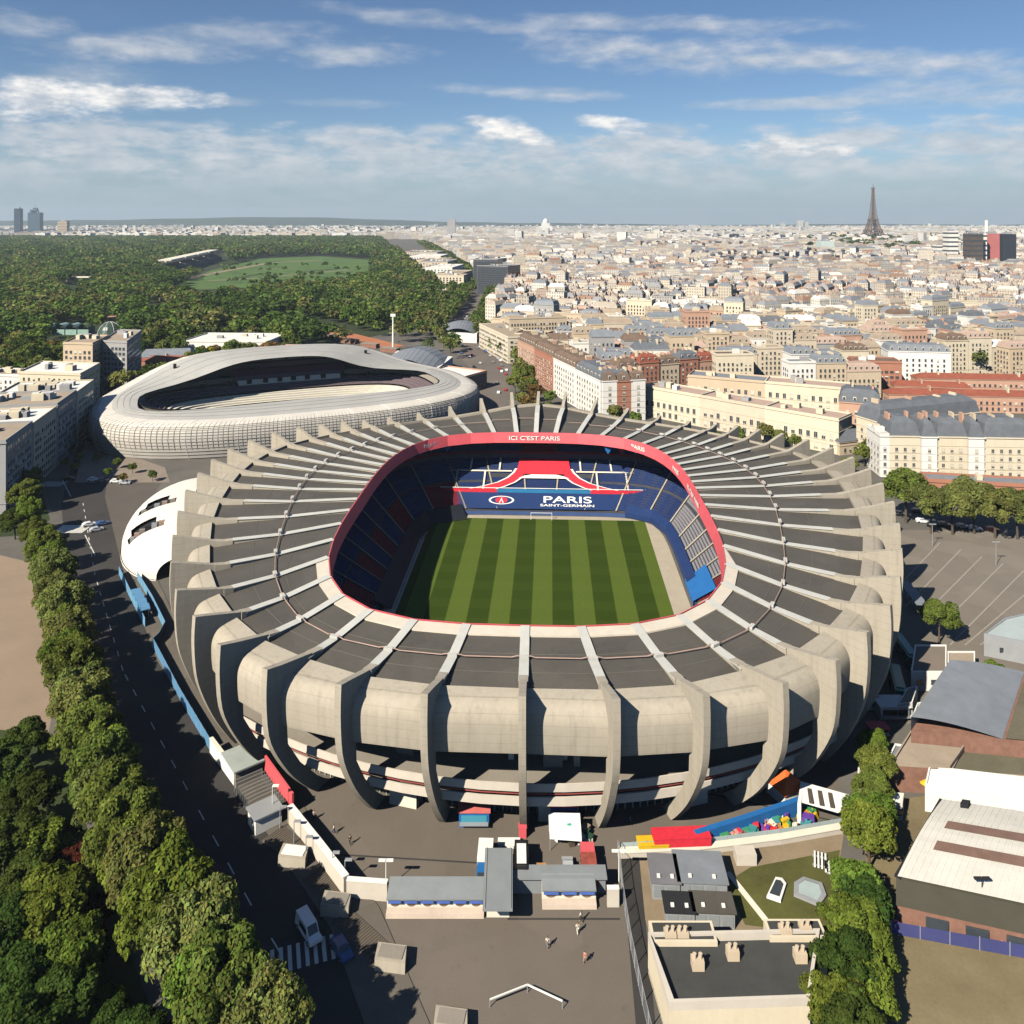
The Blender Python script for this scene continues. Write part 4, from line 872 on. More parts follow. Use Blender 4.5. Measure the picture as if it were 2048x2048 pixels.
# -- behind the wavy stadium
building('long white roofed hall behind the wavy stadium', fp((-252, 622), (-186, 618), 42), 12, 'white', 'white', 'flat', 'stuff', gap=2, w=1.0, h_w=5, fl=7, chim=5, name='sports_hall', cat='hall')
building('low flat roofed building right of the long white hall', fp((-178, 592), (-128, 586), 30), 9, 'pink brick', 'white', 'flat', 'stuff', chim=1)
building('small gabled grey shed left of the long white hall', fp((-258, 560), (-225, 566), 22), 10, 'grey', 'grey zinc', 'gable', 'stuff', rh=4, chim=0)
building('brick gym with big white flat roof beside the boulevard', fp((-56, 503), (-30, 486), 26), 10, 'pink brick', 'white', 'flat', 'stuff', gap=2.6, w=1.6, h_w=3, fl=5, chim=0)
building('long low brick range among the trees of the park', fp((-300, 560), (-225, 556), 12), 8, 'red brick', 'red tile', 'gable', 'stuff', rh=3, chim=2)
def vault(label, P, h, rise, m=M_zinc, nm='vaulted_hall'):
    cx = sum(p[0] for p in P) / 4; cy = sum(p[1] for p in P) / 4; FOOT.append((cx, cy, math.dist(P[0], P[2]) * .45)); t = thing(nm, label, 'hall', (cx, cy, 0)); Q = [(p[0] - cx, p[1] - cy) for p in P]
    b = MB(); b.prism(Q, 0, h); b.build('wall', WM['white'], t)
    rows = []
    for i in range(13):
        u = i / 12; z = h + rise * math.sin(math.pi * u) ** .8; rows.append([(*bil(Q, u, v), z - 2.0 * abs(v - .5) * rise * .35) for v in (0, .25, .5, .75, 1)])
    b = MB(); b.loft(rows); r = b.build('roof', m, t, smooth=True)
    b = MB()
    for i in range(1, 12): b.path([(x, y, z + .06) for x, y, z in rows[i]], .12, 4)
    b.build('roof_seam', M_steel, r); return t
vault('silver vaulted sports hall right behind the wavy stadium', [(-88, 545), (-50, 520), (-42, 575), (-85, 602)], 8, 8)
vault('pale vaulted hall across the boulevard from the silver one', [(-62, 700), (-30, 690), (-26, 745), (-64, 760)], 8, 6)
# racecourse stand
rs = thing('grandstand', 'racecourse grandstand with pale roof edge and dark tiers at the grass track', 'grandstand', (0, 0, 0))
a, c = G(352, 548, 0), G(445, 520, 0)
for i in range(4):
    p, q = lerp(a, c, i / 4 + .01), lerp(a, c, (i + 1) / 4 - .01); F_ = fp(p, q, 34)
    b = MB(); b.prism(F_, 0, 8); b.poly([(*F_[0], 8), (*F_[1], 8), (*F_[2], 20), (*F_[3], 20)]); b.build('tier', mat('shaded_tier', (.05, .055, .06), .9), rs)
    b = MB(); b.prism([lerp(F_[0], F_[3], .3), lerp(F_[1], F_[2], .3), F_[2], F_[3]], 25, 27.5, bottom=True); b.build('roof', M_cream, rs)
    b = MB(); b.box(*lerp(F_[3], F_[2], .5), 0, 3, 3, 26); b.build('pillar', M_cream, rs)
# red roofed school on the right
for i, (p, q, d, h) in enumerate([((208, 447), (292, 438), 16, 10), ((246, 492), (330, 484), 16, 10), ((222, 470), (262, 462), 14, 10)]):
    building(['long red tiled school wing nearest the slate apartment row', 'long red tiled school wing farther back', 'short red tiled wing joining the two long school wings'][i], fp(p, q, d * .62), h - 1, 'pink brick', 'red tile', 'gable', 'stuff', rh=2.6, gap=3, chim=2, name='school_wing', group='red tiled school wings')
building('dark brown brick block beside the white tower block', fp((206, 486), (232, 482), 16), 20, 'red brick', 'brown', 'flat', 'stuff', gap=3, w=2, h_w=1.4, chim=3)
building('tall white apartment block rising behind the red tiled roofs', fp((236, 508), (272, 502), 16), 23, 'white', 'grey zinc', 'mansard', 'stuff', gap=3.6, chim=3, rh=4)
building('bright white slab block left of centre in the city', fp((120, 838), (152, 832), 26), 21, 'white', 'white', 'flat', 'stuff', gap=3, chim=3)
building('wide bright white block with flat roofs right of the white slab', fp((160, 800), (215, 792), 40), 22, 'white', 'white', 'flat', 'stuff', gap=3, chim=8)
building('plain white windowed slab in the middle of the city', fp((254, 778), (318, 768), 16), 22, 'white', 'white', 'flat', 'stuff', gap=3.4, w=1.6, chim=3)
building('banded grey office slab right of the plain white slab', fp((322, 800), (356, 796), 16), 21, 'grey', 'gravel', 'flat', 'stuff', gap=2.2, w=2.0, h_w=1.4, chim=2)
building('long cream slab with rows of small windows toward the frame edge', fp((384, 826), (470, 806), 18), 22, 'pale yellow', 'gravel', 'flat', 'stuff', gap=3.4, w=1.5, chim=4)
# ------------------------------------------------------------------ the city beyond
def boul_x(y): return float(np.interp(y, [470, 562, 700, 773, 950, 1134, 1890, 2835, 4400], [-18, -12, -42, -52, -44, -45, -145, -287, -540]))
def wood_x(y): return float(np.interp(y, [600, 690, 780, 900, 1063, 1479, 2430, 4350], [-170, -150, -110, -95, -94, -177, -351, -700]))
def free(x, y, r):
    if math.hypot(x - ST_C[0], y - ST_C[1]) < 128 + r: return False
    for fx, fy, fr in FOOT:
        if abs(fx - x) < fr + r and math.hypot(fx - x, fy - y) < fr * .86 + r * .8: return False
    return True
cr = random.Random(11)
PAL = [(.64, .57, .46), (.68, .62, .52), (.74, .71, .65), (.60, .52, .41), (.56, .49, .40), (.69, .62, .49), (.52, .40, .31), (.46, .43, .39), (.65, .55, .43), (.76, .72, .64)]
PAL = [tuple(.92 * q for q in c) for c in PAL]
WN = ['cream', 'buff', 'white', 'sand', 'sand', 'pale yellow', 'pink brick', 'grey', 'ochre', 'white']
RPAL = [(.25, .25, .255), (.17, .18, .2), (.36, .31, .25), (.50, .46, .40), (.26, .16, .11), (.60, .57, .52), (.31, .27, .235)]
RN = ['grey zinc', 'dark slate', 'gravel', 'white', 'brown', 'white', 'pinkish']
cands = []
def tile_angle(i, j): return (math.sin(i * 12.9898 + j * 78.233) * 43758.5453 % 1)
def gen(S, ymin, ymax, dep, gap1, gap2, lmin, lmax, hlo, hhi, lod):
    jmin, jmax = int(ymin // S) - 1, int(ymax // S) + 1
    for j in range(jmin, jmax + 1):
        yc = (j + .5) * S
        if yc + S < ymin or yc - S > ymax: continue
        xm = yc * .68 + S
        for i in range(int(-xm // S) - 1, int(xm // S) + 2):
            xc = (i + .5) * S
            if abs(xc) > yc * .66 + S: continue
            if yc < 4300 and xc < boul_x(yc) - S: continue
            a = [.06, -.35, .35, -.7, .9, .15][int(tile_angle(i, j) * 6)] + cr.uniform(-.1, .1); c, s = math.cos(a), math.sin(a)
            v = -S * .72; k = 0
            while v < S * .72:
                u = -S * .72 + cr.uniform(0, 12)
                while u < S * .72:
                    l = cr.uniform(lmin, lmax)
                    x, y = xc + (u + l / 2) * c - v * s, yc + (u + l / 2) * s + v * c
                    ok = abs(x - xc) < S / 2 and abs(y - yc) < S / 2 and ymin <= y < ymax and cr.random() > .045
                    if ok and y < 4400: ok = x > boul_x(y) + 24 + l / 2
                    elif ok: ok = True
                    if ok and y < 2500: ok = free(x, y, (l + dep) * .3)
                    if ok: cands.append((y, x, a, l, dep * cr.uniform(.85, 1.15), cr.uniform(hlo, hhi) + (cr.uniform(4, 12) if cr.random() < .08 else 0), lod))
                    u += l + (.3 if cr.random() < .86 else gap2 * .8)
                v += dep + (gap1 if k % 2 == 0 else gap2); k += 1
gen(230, 395, 1500, 12.5, 7, 11, 11, 24, 17, 26, 1)
gen(420, 1500, 3600, 16, 9, 18, 16, 36, 17, 28, 2)
gen(900, 3600, 10500, 34, 24, 42, 36, 90, 15, 34, 3)
def infront(x, y): return (y < 475 and x < 100) or (y < 580 and x < 4 + (556 - y) * .312 + 26)
cands.sort()
near = [c for c in cands if c[6] == 1 and abs(c[1]) < c[0] * .66 and not (c[1] > 60 and c[0] < 440) and not infront(c[1], c[0])][:215]
nset = set(id(c) for c in near)
def zone(x, y):
    r = x / y; d = 'close ' if y < 560 else ('farther ' if y > 660 else '')
    return d + ('along the boulevard' if r < .06 else 'behind the brick corner row' if r < .17 else 'behind the rear yellow wing' if r < .33 else 'beyond the red tiled school' if r < .5 else 'toward the frame edge')
for y, x, a, l, dp, h, _ in near:
    wi = cr.choice([0, 0, 1, 1, 2, 2, 3, 4, 5, 5, 9, 8, 6, 7]); ri = cr.choice([0, 0, 0, 0, 1, 2, 2, 4, 6, 3]); st = cr.choice(['mansard', 'mansard', 'mansard', 'flat', 'gable'])
    P = rect(x, y, l, dp, a)
    sh = 'tall ' if h > 24 else 'low ' if h < 16.5 else ''
    building('%s%s block, %s %s roof, %s' % (sh, WN[wi], RN[ri], st, zone(x, y)), P, h, WN[wi], RN[ri], st, 'stuff', gap=2.7, chim=2, rh=4, group='city blocks ' + zone(x, y).replace('close ', '').replace('farther ', ''), dorm=y < 620, sides=(0, 1, 3), cat='building')
FOOT2 = []
big = MB(); nb = 0
for cd in cands:
    if id(cd) in nset: continue
    y, x, a, l, dp, h, lod = cd
    if abs(x) > y * .68 + 40: continue
    if y < 4400 and x < boul_x(y) + 24: continue
    if x > 60 and y < 440: continue
    if infront(x, y): continue
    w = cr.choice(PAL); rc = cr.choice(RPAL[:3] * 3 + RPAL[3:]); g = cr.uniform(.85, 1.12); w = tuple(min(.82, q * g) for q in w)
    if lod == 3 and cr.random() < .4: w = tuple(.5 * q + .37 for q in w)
    P = rect(x, y, l, dp, a); nb += 1
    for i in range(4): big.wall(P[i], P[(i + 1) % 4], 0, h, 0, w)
    if lod < 3 and cr.random() < .62:
        I = inset(P, min(3, dp * .22)); I2 = [(p[0], p[1], h + 3.6) for p in I]; big.loft([[(*p, h) for p in P], I2], 1, True, rc); big.poly(I2, 1, None, tuple(q * 1.15 for q in rc))
        if lod == 1 or cr.random() < .5:
            for t in (.2, .55, .9):
                px, py = bil(P, t, .5); big.box(px, py, h, 1 * lod, 3, 5.2, a, 1, c=(.45, .3, .22))
    else:
        big.poly([(*p, h) for p in P], 1, None, rc)
        px, py = bil(P, cr.uniform(.3, .7), .5); big.box(px, py, h, l * .25, dp * .4, 2.6, a, 1, c=w)
# taller blocks scattered far out
for i in range(170):
    y = cr.uniform(2200, 10000); x = cr.uniform(-.66, .66) * y
    if y < 4500 and x < boul_x(y) + 60: continue
    P = rect(x, y, cr.uniform(18, 45), cr.uniform(15, 25), cr.uniform(-.6, .6)); h = cr.uniform(32, 62); w = cr.choice([(.74, .71, .65), (.6, .58, .55), (.7, .65, .55)])
    big.prism(P, 0, h, 0, 1, w)
o = big.build('distant_city', [tinted('city_wall', windows=True), tinted('city_roof', .7)], colour=True)
tag(o, 'dense mass of cream city blocks with grey roofs reaching the horizon', None, None, 'stuff')
print('city mass', nb, 'cands', len(cands))

# ------------------------------------------------------------------ landmarks on the skyline
def iron_tower(x, y, H):
    t = thing('iron_lattice_tower', 'tall brown iron lattice tower rising over the city skyline', 'tower', (x, y, 0)); k = H / 300
    zs = [0, 15, 30, 57, 80, 115, 150, 200, 250, 276]; ws = [62, 52, 43, 33, 25, 17.5, 12.5, 8.2, 5.2, 4.4]
    m = mat('iron_brown', (.17, .115, .085), .7, .1, .05)
    hw = lambda z: float(np.interp(z, zs, ws)); lw = lambda z: float(np.interp(z, [0, 57, 115], [19, 13, 9]))
    for sx in (-1, 1):
        for sy in (-1, 1):
            b = MB(); rows = []
            for z in (0, 10, 20, 30, 45, 57, 70, 85, 100, 115):
                o = hw(z); i = o - lw(z); rows.append([(sx * o * k, sy * o * k, z * k), (sx * i * k, sy * o * k, z * k), (sx * i * k, sy * i * k, z * k), (sx * o * k, sy * i * k, z * k)])
            # open lattice: corner posts and cross bars
            for c in range(4):
                b.path([r_[c] for r_ in rows], 1.6 * k, 4)
            for r0, r1 in zip(rows, rows[1:]):
                for c in range(4): d = (c + 1) % 4; b.tube(r0[c], r1[d], 0.8 * k, n=4); b.tube(r0[d], r1[c], 0.8 * k, n=4)
            b.build('leg', m, t)
    b = MB(); R_ = []
    for z in (115, 130, 150, 175, 200, 225, 250, 276): o = hw(z); R_.append([(sx * o * k, sy * o * k, z * k) for sx, sy in ((-1, -1), (1, -1), (1, 1), (-1, 1))])
    for c in range(4): b.path([r_[c] for r_ in R_], 1.3 * k, 4)
    for r0, r1 in zip(R_, R_[1:]):
        for c in range(4): d = (c + 1) % 4; b.tube(r0[c], r1[d], 0.75 * k, n=4); b.tube(r0[d], r1[c], 0.75 * k, n=4); b.tube(r0[c], r0[d], 1 * k, n=4)
        b.loft([[tuple(np.array(p) * (.4, .4, 1)) for p in r0], [tuple(np.array(p) * (.4, .4, 1)) for p in r1]], closed=True)
    b.build('shaft', m, t)
    for z, w, h in ((55, 37, 6), (113, 20.5, 5), (274, 7, 7)):
        b = MB(); b.box(0, 0, z * k, 2 * w * k, 2 * w * k, h * k, bottom=True); b.build('platform', m, t)
    for q in range(4):
        b = MB(); P = []
        for th in np.linspace(0, math.pi, 11): P.append((37 * math.cos(th) * k, -46 * k + 8 * math.sin(th) * k, (10 + 38 * math.sin(th)) * k))
        b.path(P, 2.2 * k, 4); o = b.build('arch', m, t, rz=q * math.pi / 2)
    b = MB(); b.tube((0, 0, 280 * k), (0, 0, 300 * k), 2.6 * k, .8 * k, 6); b.build('antenna', m, t)
iron_tower(1783, 4000, 283)
def tower(label, px, base_y, top_y, wpx, wall, depth=25, name='tower_block', crown=None, group=None, m=None, win=True):
    y = FL * HC / (base_y - YH); x = (px - 1024) * y / FL; h = HC - (top_y - YH) * y / FL; w = wpx * y / FL
    t = thing(name, label, 'tower', (x, y, 0), 0, group); b = MB(); b.prism(rect(0, 0, w, depth), 0, h); b.build('wall', m or WM[wall], t)
    fb = MB(); n = max(2, int(h / 9)); 
    for i in range(n): fb.loft([[(p[0], p[1], (i + .35) * h / n) for p in rect(0, 0, w + .5, depth + .5)], [(p[0], p[1], (i + .7) * h / n) for p in rect(0, 0, w + .5, depth + .5)]], closed=True)
    if win: stuffpart(fb.build('window', M_glass, t))
    b = MB(); b.prism(rect(0, 0, w * .5, depth * .5), h, h + h * .05); b.build('roof_plant', M_steel, t)
    if crown: crown(t, w, h)
    return t
M_bluegl = mat('blue_glass', (.07, .12, .16), .25, .15, .02, spec=.6)
def crown1(t, w, h):
    b = MB(); b.prism(rect(-w * .1, 0, w * .6, 20), h, h * 1.12); b.prism(rect(0, 0, w * .34, 14), h * 1.12, h * 1.2); b.build('top_storey', M_bluegl, t); b = MB(); b.tube((0, 0, h * 1.2), (0, 0, h * 1.36), 2.5, 1.0); b.build('antenna', M_steel, t)
tower('tall blue glass skyscraper with stepped crown and antenna on the far skyline', 71, 472, 425, 24, 'grey', 40, 'skyscraper', crown1, m=M_bluegl)
tower('dark blue skyscraper at the frame edge of the far skyline', 37, 474, 417, 12, 'grey', 30, 'skyscraper', m=mat('dark_blue_glass', (.03, .06, .10), .3, .15, .02))
tower('squat beige tower block right of the blue glass skyscraper', 127, 473, 442, 19, 'sand', 30)
tower('tall grey hotel tower alone above the roofs beyond the wood', 903, 475, 439, 16, 'grey', 30, m=mat('hotel_facade', (.36, .34, .33), .8, .1, .02), win=False)
tower('pale greenish cube building in front of the iron tower', 1650, 512, 482, 26, 'white', 40, m=mat('pale_green_glass', (.5, .58, .54), .4, .06, .02), win=False)
tower('pale narrow tower block left of the red tower', 1901, 532, 462, 19, 'white', 25)
tower('dark brown tower block beside the red tower', 1946, 545, 467, 24, 'brown' if 'brown' in WM else 'grey', 30, m=mat('brown_facade', (.10, .075, .06), .8, .2, .05))
tower('thin white strip tower between brown and red towers', 1963, 544, 467, 6, 'white', 28)
tower('red faced tower block near the frame edge', 1982, 543, 467, 36, 'grey', 14, m=mat('red_facade', (.46, .15, .14), .8, .1, .05), win=False)
tower('dark glass tower at the frame edge beside the red tower', 2016, 546, 468, 26, 'grey', 12, m=mat('dark_facade', (.03, .035, .045), .5, .2, .05), win=False)
tower('pale low tower left of the pale narrow tower block', 1880, 530, 490, 22, 'white', 25)
y_ = 2600; ch = thing('chimney_stack', 'slim white chimney stack above the red tower', 'chimney', ((1973 - 1024) * y_ / FL, y_, 0)); b = MB(); b.tube((0, 0, 0), (0, 0, 104), 7, 5, 10); b.build('shaft', M_white, ch); b = MB(); b.tube((0, 0, 104), (0, 0, 118), 1.5, .8); b.build('mast', M_steel, ch)
y_ = 6000; dm = thing('domed_church', 'pale domed church standing on the horizon', 'church', ((1091 - 1024) * y_ / FL, y_, 0))
b = MB(); b.box(0, 0, 0, 100, 70, 60); b.box(0, 0, 60, 60, 50, 22); b.build('wall', WM['white'], dm)
b = MB(); b.loft([[(22 * math.cos(p) * math.cos(t), 22 * math.cos(p) * math.sin(t), 82 + 34 * math.sin(p)) for t in np.linspace(0, 6.2832, 13)] for p in np.linspace(0, 1.5, 6)]); b.build('dome', M_white, dm)
for i, (px, top) in enumerate(((1565, 446), (1600, 441), (1612, 444), (1775, 452), (1822, 455))):
    tower('pale slab on the horizon, %s one counted toward the frame edge' % ['first', 'second', 'third', 'fourth', 'fifth'][i], px, 462, top, 7 + i % 2 * 4, 'white', 40, group='pale slabs on the horizon')
# ------------------------------------------------------------------ trees
def leaf_mat(name, col, trans=.25, spread=.35):
    m = bpy.data.materials.new(name); m.use_nodes = True; nt = m.node_tree; nt.nodes.clear()
    out = nt.nodes.new('ShaderNodeOutputMaterial'); d = nt.nodes.new('ShaderNodeBsdfDiffuse'); tr = nt.nodes.new('ShaderNodeBsdfTranslucent'); mx = nt.nodes.new('ShaderNodeMixShader')
    at = nt.nodes.new('ShaderNodeVertexColor'); at.layer_name = 'tint'; oi = nt.nodes.new('ShaderNodeObjectInfo')
    c = nmix(nt, 1.0, at.outputs[0], col, 'MULTIPLY')
    c = nmix(nt, 1.0, c, nrange(nt, oi.outputs['Random'], 0, 1, 1 - spread * .6, 1 + spread * .6), 'MULTIPLY')
    hs = nt.nodes.new('ShaderNodeHueSaturation'); nt.links.new(nrange(nt, nmath(nt, 'FRACT', nmath(nt, 'MULTIPLY', oi.outputs['Random'], 7.31)), 0, 1, .478, .52), hs.inputs['Hue']); nt.links.new(c, hs.inputs['Color']); c = hs.outputs[0]
    nt.links.new(c, d.inputs[0]); nt.links.new(nmix(nt, 1.0, c, (1.15, 1.2, .6), 'MULTIPLY'), tr.inputs[0]); mx.inputs[0].default_value = trans
    nt.links.new(d.outputs[0], mx.inputs[1]); nt.links.new(tr.outputs[0], mx.inputs[2]); nt.links.new(mx.outputs[0], out.inputs[0]); return m
L_green = leaf_mat('leaf_green', (.128, .16, .032)); L_olive = leaf_mat('leaf_olive', (.155, .17, .046)); L_dark = leaf_mat('leaf_dark', (.05, .078, .016)); L_red = leaf_mat('leaf_copper', (.07, .016, .013)); L_yel = leaf_mat('leaf_yellow', (.36, .30, .02)); L_fresh = leaf_mat('leaf_fresh', (.13, .18, .028)); L_autumn = leaf_mat('leaf_bronze', (.15, .105, .03))
def crown_arrays(rs, n_leaf, leaf, R_, Hh, zc, clumps=34, cr_=.36):
    g = np.random.RandomState(rs)
    d = g.normal(size=(clumps, 3)); d /= np.linalg.norm(d, axis=1)[:, None]; d[:, 2] = np.where(d[:, 2] < -.45, -d[:, 2], d[:, 2])
    rad = g.uniform(.5, .82, clumps) ** .8; lob = 1 + .16 * np.sin(3 * np.arctan2(d[:, 1], d[:, 0]) + rs) + g.uniform(-.08, .1, clumps)
    cc = d * (rad * lob)[:, None] * np.array([R_, R_, Hh]); crad = R_ * cr_ * g.uniform(.6, 1.15, clumps); ct = g.uniform(.72, 1.28, clumps)
    w = crad ** 2; k = g.choice(clumps, n_leaf, p=w / w.sum())
    n = g.normal(size=(n_leaf, 3)); n /= np.linalg.norm(n, axis=1)[:, None]; n[:, 2] = np.where(n[:, 2] < -.5, -n[:, 2], n[:, 2])
    p = cc[k] + n * (crad[k] * g.uniform(.8, 1.08, n_leaf))[:, None] * np.array([1, 1, .85]); p[:, 2] += zc
    nn = n + g.normal(size=(n_leaf, 3)) * .55 + np.array([0, 0, .25]); nn /= np.linalg.norm(nn, axis=1)[:, None]
    t = np.cross(nn, g.normal(size=(n_leaf, 3))); t /= np.linalg.norm(t, axis=1)[:, None]; bt = np.cross(nn, t)
    s = leaf * g.uniform(.45, 1.45, n_leaf)[:, None]; t *= s; bt *= s * .8
    V = np.stack([p - t - bt * .35, p + bt * -.9, p + t + bt * .35, p + bt], 1).reshape(-1, 3)
    F = np.arange(n_leaf * 4).reshape(-1, 4); tint = (ct[k] * g.uniform(.75, 1.25, n_leaf))[:, None] * (np.ones(3) + g.normal(size=(n_leaf, 3)) * np.array([.08, .05, .1]))
    return V, F, np.clip(tint, .3, 1.8)
def crown_mesh(nm, rs, n, leaf, R_, Hh, zc, m, **k):
    V, F, T = crown_arrays(rs, n, leaf, R_, Hh, zc, **k); me = mesh_np(nm, V, F, T); me.materials.append(m); return me
def trunk_mesh(h, r, R_, rs):
    b = MB(); g = random.Random(rs); b.tube((0, 0, -.2), (.1, 0, h), r, r * .6, 8)
    for i in range(5):
        a = i * 1.26 + g.random(); e = (math.cos(a) * R_ * .62, math.sin(a) * R_ * .62, h + R_ * .5 * g.uniform(.5, 1.1)); b.tube((.1, 0, h * .86), e, r * .42, r * .14, 5)
    return b.mesh('trunk', M_trunk)
class Kind: pass
def tree_kind(leafm, R_, Hh, ht, n, leaf, seeds, clumps=34, cr_=.36):
    k = Kind(); k.R = R_; k.c = [crown_mesh('crown', s, n, leaf, R_, Hh, ht - Hh, leafm, clumps=clumps, cr_=cr_) for s in seeds]; k.t = [trunk_mesh(ht - Hh * 1.35, .12 + R_ * .04, R_, s) for s in seeds]; return k
tr_ = random.Random(5)
def tree(label, x, y, kind, s=1.0, group=None, name='tree', cat='tree', sz=None):
    t = thing(name, label, cat, (x, y, 0), tr_.uniform(0, 6.28), group); t.scale = (s, s, sz or s); i = tr_.randrange(len(kind.c))
    link('crown', kind.c[i], t); link('trunk', kind.t[i], t); return t
K_big_o = tree_kind(L_olive, 6.3, 5.0, 13.5, 15000, .27, (1, 2, 3), 70, .25); K_big_g = tree_kind(L_green, 6.3, 5.0, 13.5, 15000, .27, (4, 5, 6), 70, .25); K_big_f = tree_kind(L_fresh, 6.4, 5.2, 14, 15000, .27, (7, 8), 70, .25)
K_gar = tree_kind(L_dark, 5.5, 5, 11, 9500, .28, (11, 12), 44, .3); K_garf = tree_kind(L_fresh, 5.5, 4.5, 10, 9500, .28, (13, 14), 44, .3); K_red = tree_kind(L_red, 5, 4, 9, 8000, .28, (15,), 40, .3)
K_mid = tree_kind(L_green, 5, 4.5, 11.5, 1300, .62, (21, 22, 23)); K_mido = tree_kind(L_olive, 5, 4.5, 11.5, 1300, .62, (24, 25)); K_mida = tree_kind(L_autumn, 5, 4.5, 11, 1300, .62, (26,)); K_midd = tree_kind(L_dark, 5.5, 5.5, 13, 1300, .66, (27, 28)); K_midy = tree_kind(L_yel, 4, 5, 12, 1100, .6, (29,))
# row of big trees along the road (crown centre pixels)
row = [(58, 1010, 'f', .8), (86, 1078, 'g', .9), (105, 1140, 'o', 1), (122, 1205, 'o', 1), (135, 1268, 'o', 1.0), (150, 1335, 'g', 1.05), (166, 1405, 'o', 1.0), (184, 1470, 'g', 1), (205, 1535, 'g', 1.02), (228, 1600, 'g', 1.05), (256, 1668, 'g', 1.08), (290, 1745, 'o', 1.12), (338, 1825, 'f', 1.15), (392, 1905, 'o', 1.15), (450, 1985, 'g', 1.12), (530, 2060, 'o', 1.0)]
ordn = ['first', 'second', 'third', 'fourth', 'fifth', 'sixth', 'seventh', 'eighth', 'ninth', 'tenth', 'eleventh', 'twelfth', 'thirteenth', 'fourteenth', 'fifteenth', 'sixteenth'] + ['number ' + w for w in 'seventeen eighteen nineteen twenty twenty-one twenty-two twenty-three twenty-four twenty-five twenty-six twenty-seven twenty-eight twenty-nine thirty thirty-one thirty-two'.split()]
rowm = []
for q, w in zip(row, row[1:]): rowm += [q, ((q[0] + w[0]) / 2 + (6 if len(rowm) % 4 else -4), (q[1] + w[1]) / 2, 'gof'[len(rowm) % 3], (q[3] + w[3]) * .44)]
rowm.append(row[-1])
for i, (px, py, k, s) in enumerate(rowm):
    x, y = G(px, py, 10.5)
    tree('%s big %s tree of the roadside row, counted from the junction' % (ordn[i], {'f': 'fresh green', 'g': 'green', 'o': 'olive'}[k]), x, y, {'f': K_big_f, 'g': K_big_g, 'o': K_big_o}[k], s * (.95 if i < 18 else .84), 'big trees in a row along the road', sz=s * 1.15)
gar = [(50, 1475, K_gar, .8, 'dark green tree at the corner of the sandy path'), (60, 1590, K_gar, .85, 'dark green tree by the pink garden path'), (75, 1680, K_garf, .8, 'light green garden tree left of the roadside row'), (110, 1650, K_gar, .6, 'small dark garden tree close to the roadside row'), (148, 1712, K_red, .75, 'copper red tree in the shaded garden'), (190, 1790, K_red, .6, 'smaller copper red tree behind the roadside row'), (60, 1770, K_gar, .9, 'dark tree left of the copper red tree'), (105, 1815, K_garf, 1.05, 'large fresh green tree in the shaded garden'), (135, 1900, K_garf, .9, 'fresh green garden tree below the large one'), (215, 1955, K_garf, .42, 'clipped round bush in the garden corner'), (220, 2030, K_gar, .6, 'dark garden tree at the lower frame edge'), (10, 1700, K_gar, .9, 'dark tree at the frame edge of the garden'), (10, 1860, K_gar, .9, 'dark tree in deep shade at the frame edge'), (0, 1540, K_gar, .9, 'dark tree at the frame edge below the sandy path'), (40, 1960, K_gar, .85, 'dark tree in the lower corner of the garden'), (120, 2000, K_gar, .8, 'dark tree beside the clipped bush'), (280, 2060, K_gar, .7, 'dark tree under the end of the roadside row'), (25, 2070, K_gar, .9, 'dark tree at the very corner of the frame'), (175, 1880, K_gar, .6, 'dark shrubby tree between garden and roadside row'), (110, 1730, K_garf, .6, 'small fresh tree beside the copper red tree')]
for px, py, k, s, lab in gar: x, y = G(px, py, 6); tree(lab, x, y, k, s, 'garden trees left of the roadside row')
for px, py, s, k, lab in [(50, 985, .9, K_big_g, 'green tree at the frame edge beside the junction'), (60, 955, .8, K_big_o, 'olive tree at the frame edge above the junction'), (30, 1030, .9, K_gar, 'dark tree at the frame edge below the junction'), (85, 1035, .55, K_gar, 'small dark tree beside the lower crossing')]:
    x, y = G(px, py, 8); tree(lab, x, y, k, s, 'park trees by the junction')
for i, (px, py) in enumerate([(150, 935), (195, 915), (215, 945), (235, 925), (245, 955), (265, 935), (305, 950), (140, 895), (160, 915), (130, 925)]):
    x, y = G(px, py, 2.5); tree('small young tree on the forecourt of the wavy stadium', x, y, [K_mid, K_mida, K_mid][i % 3], .36, 'young trees on the forecourt')
# right-hand plane trees and others
for i, (px, py, s) in enumerate([(1812, 985, 1.32), (1862, 1010, 1.2), (1905, 1014, 1.15), (1948, 1005, 1.3), (1990, 1018, 1.2), (2035, 1020, 1.2)]):
    x, y = G(px, py, 8 * s); tree(['tallest plane tree beside the stadium ribs', 'second plane tree in the row before the brick hall', 'third plane tree in the row before the brick hall', 'fourth plane tree in the row before the brick hall, slightly taller', 'fifth plane tree in the row before the brick hall', 'last plane tree of the row, at the frame edge'][i], x, y, K_big_o if i != 0 else K_big_g, s, 'plane trees before the brick hall')
x, y = G(1878, 1262, 3); tree('broad green tree beside the glass canopy on the parking ground', x, y, K_big_g, .78)
for i, (px, py, s) in enumerate([(1728, 905, .8), (1745, 890, .8), (1380, 870, .7), (1430, 873, .7), (1475, 868, .75), (1530, 862, .8), (1590, 875, .6), (1230, 822, .8), (1270, 838, .8), (1340, 860, .7), (1700, 925, .7), (1560, 870, .7)]):
    x, y = G(px, py, 6); tree('tree in the line between stadium rim and yellow wings, counted %s along' % ordn[i], x, y, [K_mid, K_mido][i % 2], s, 'trees between the stadium and the yellow wings')
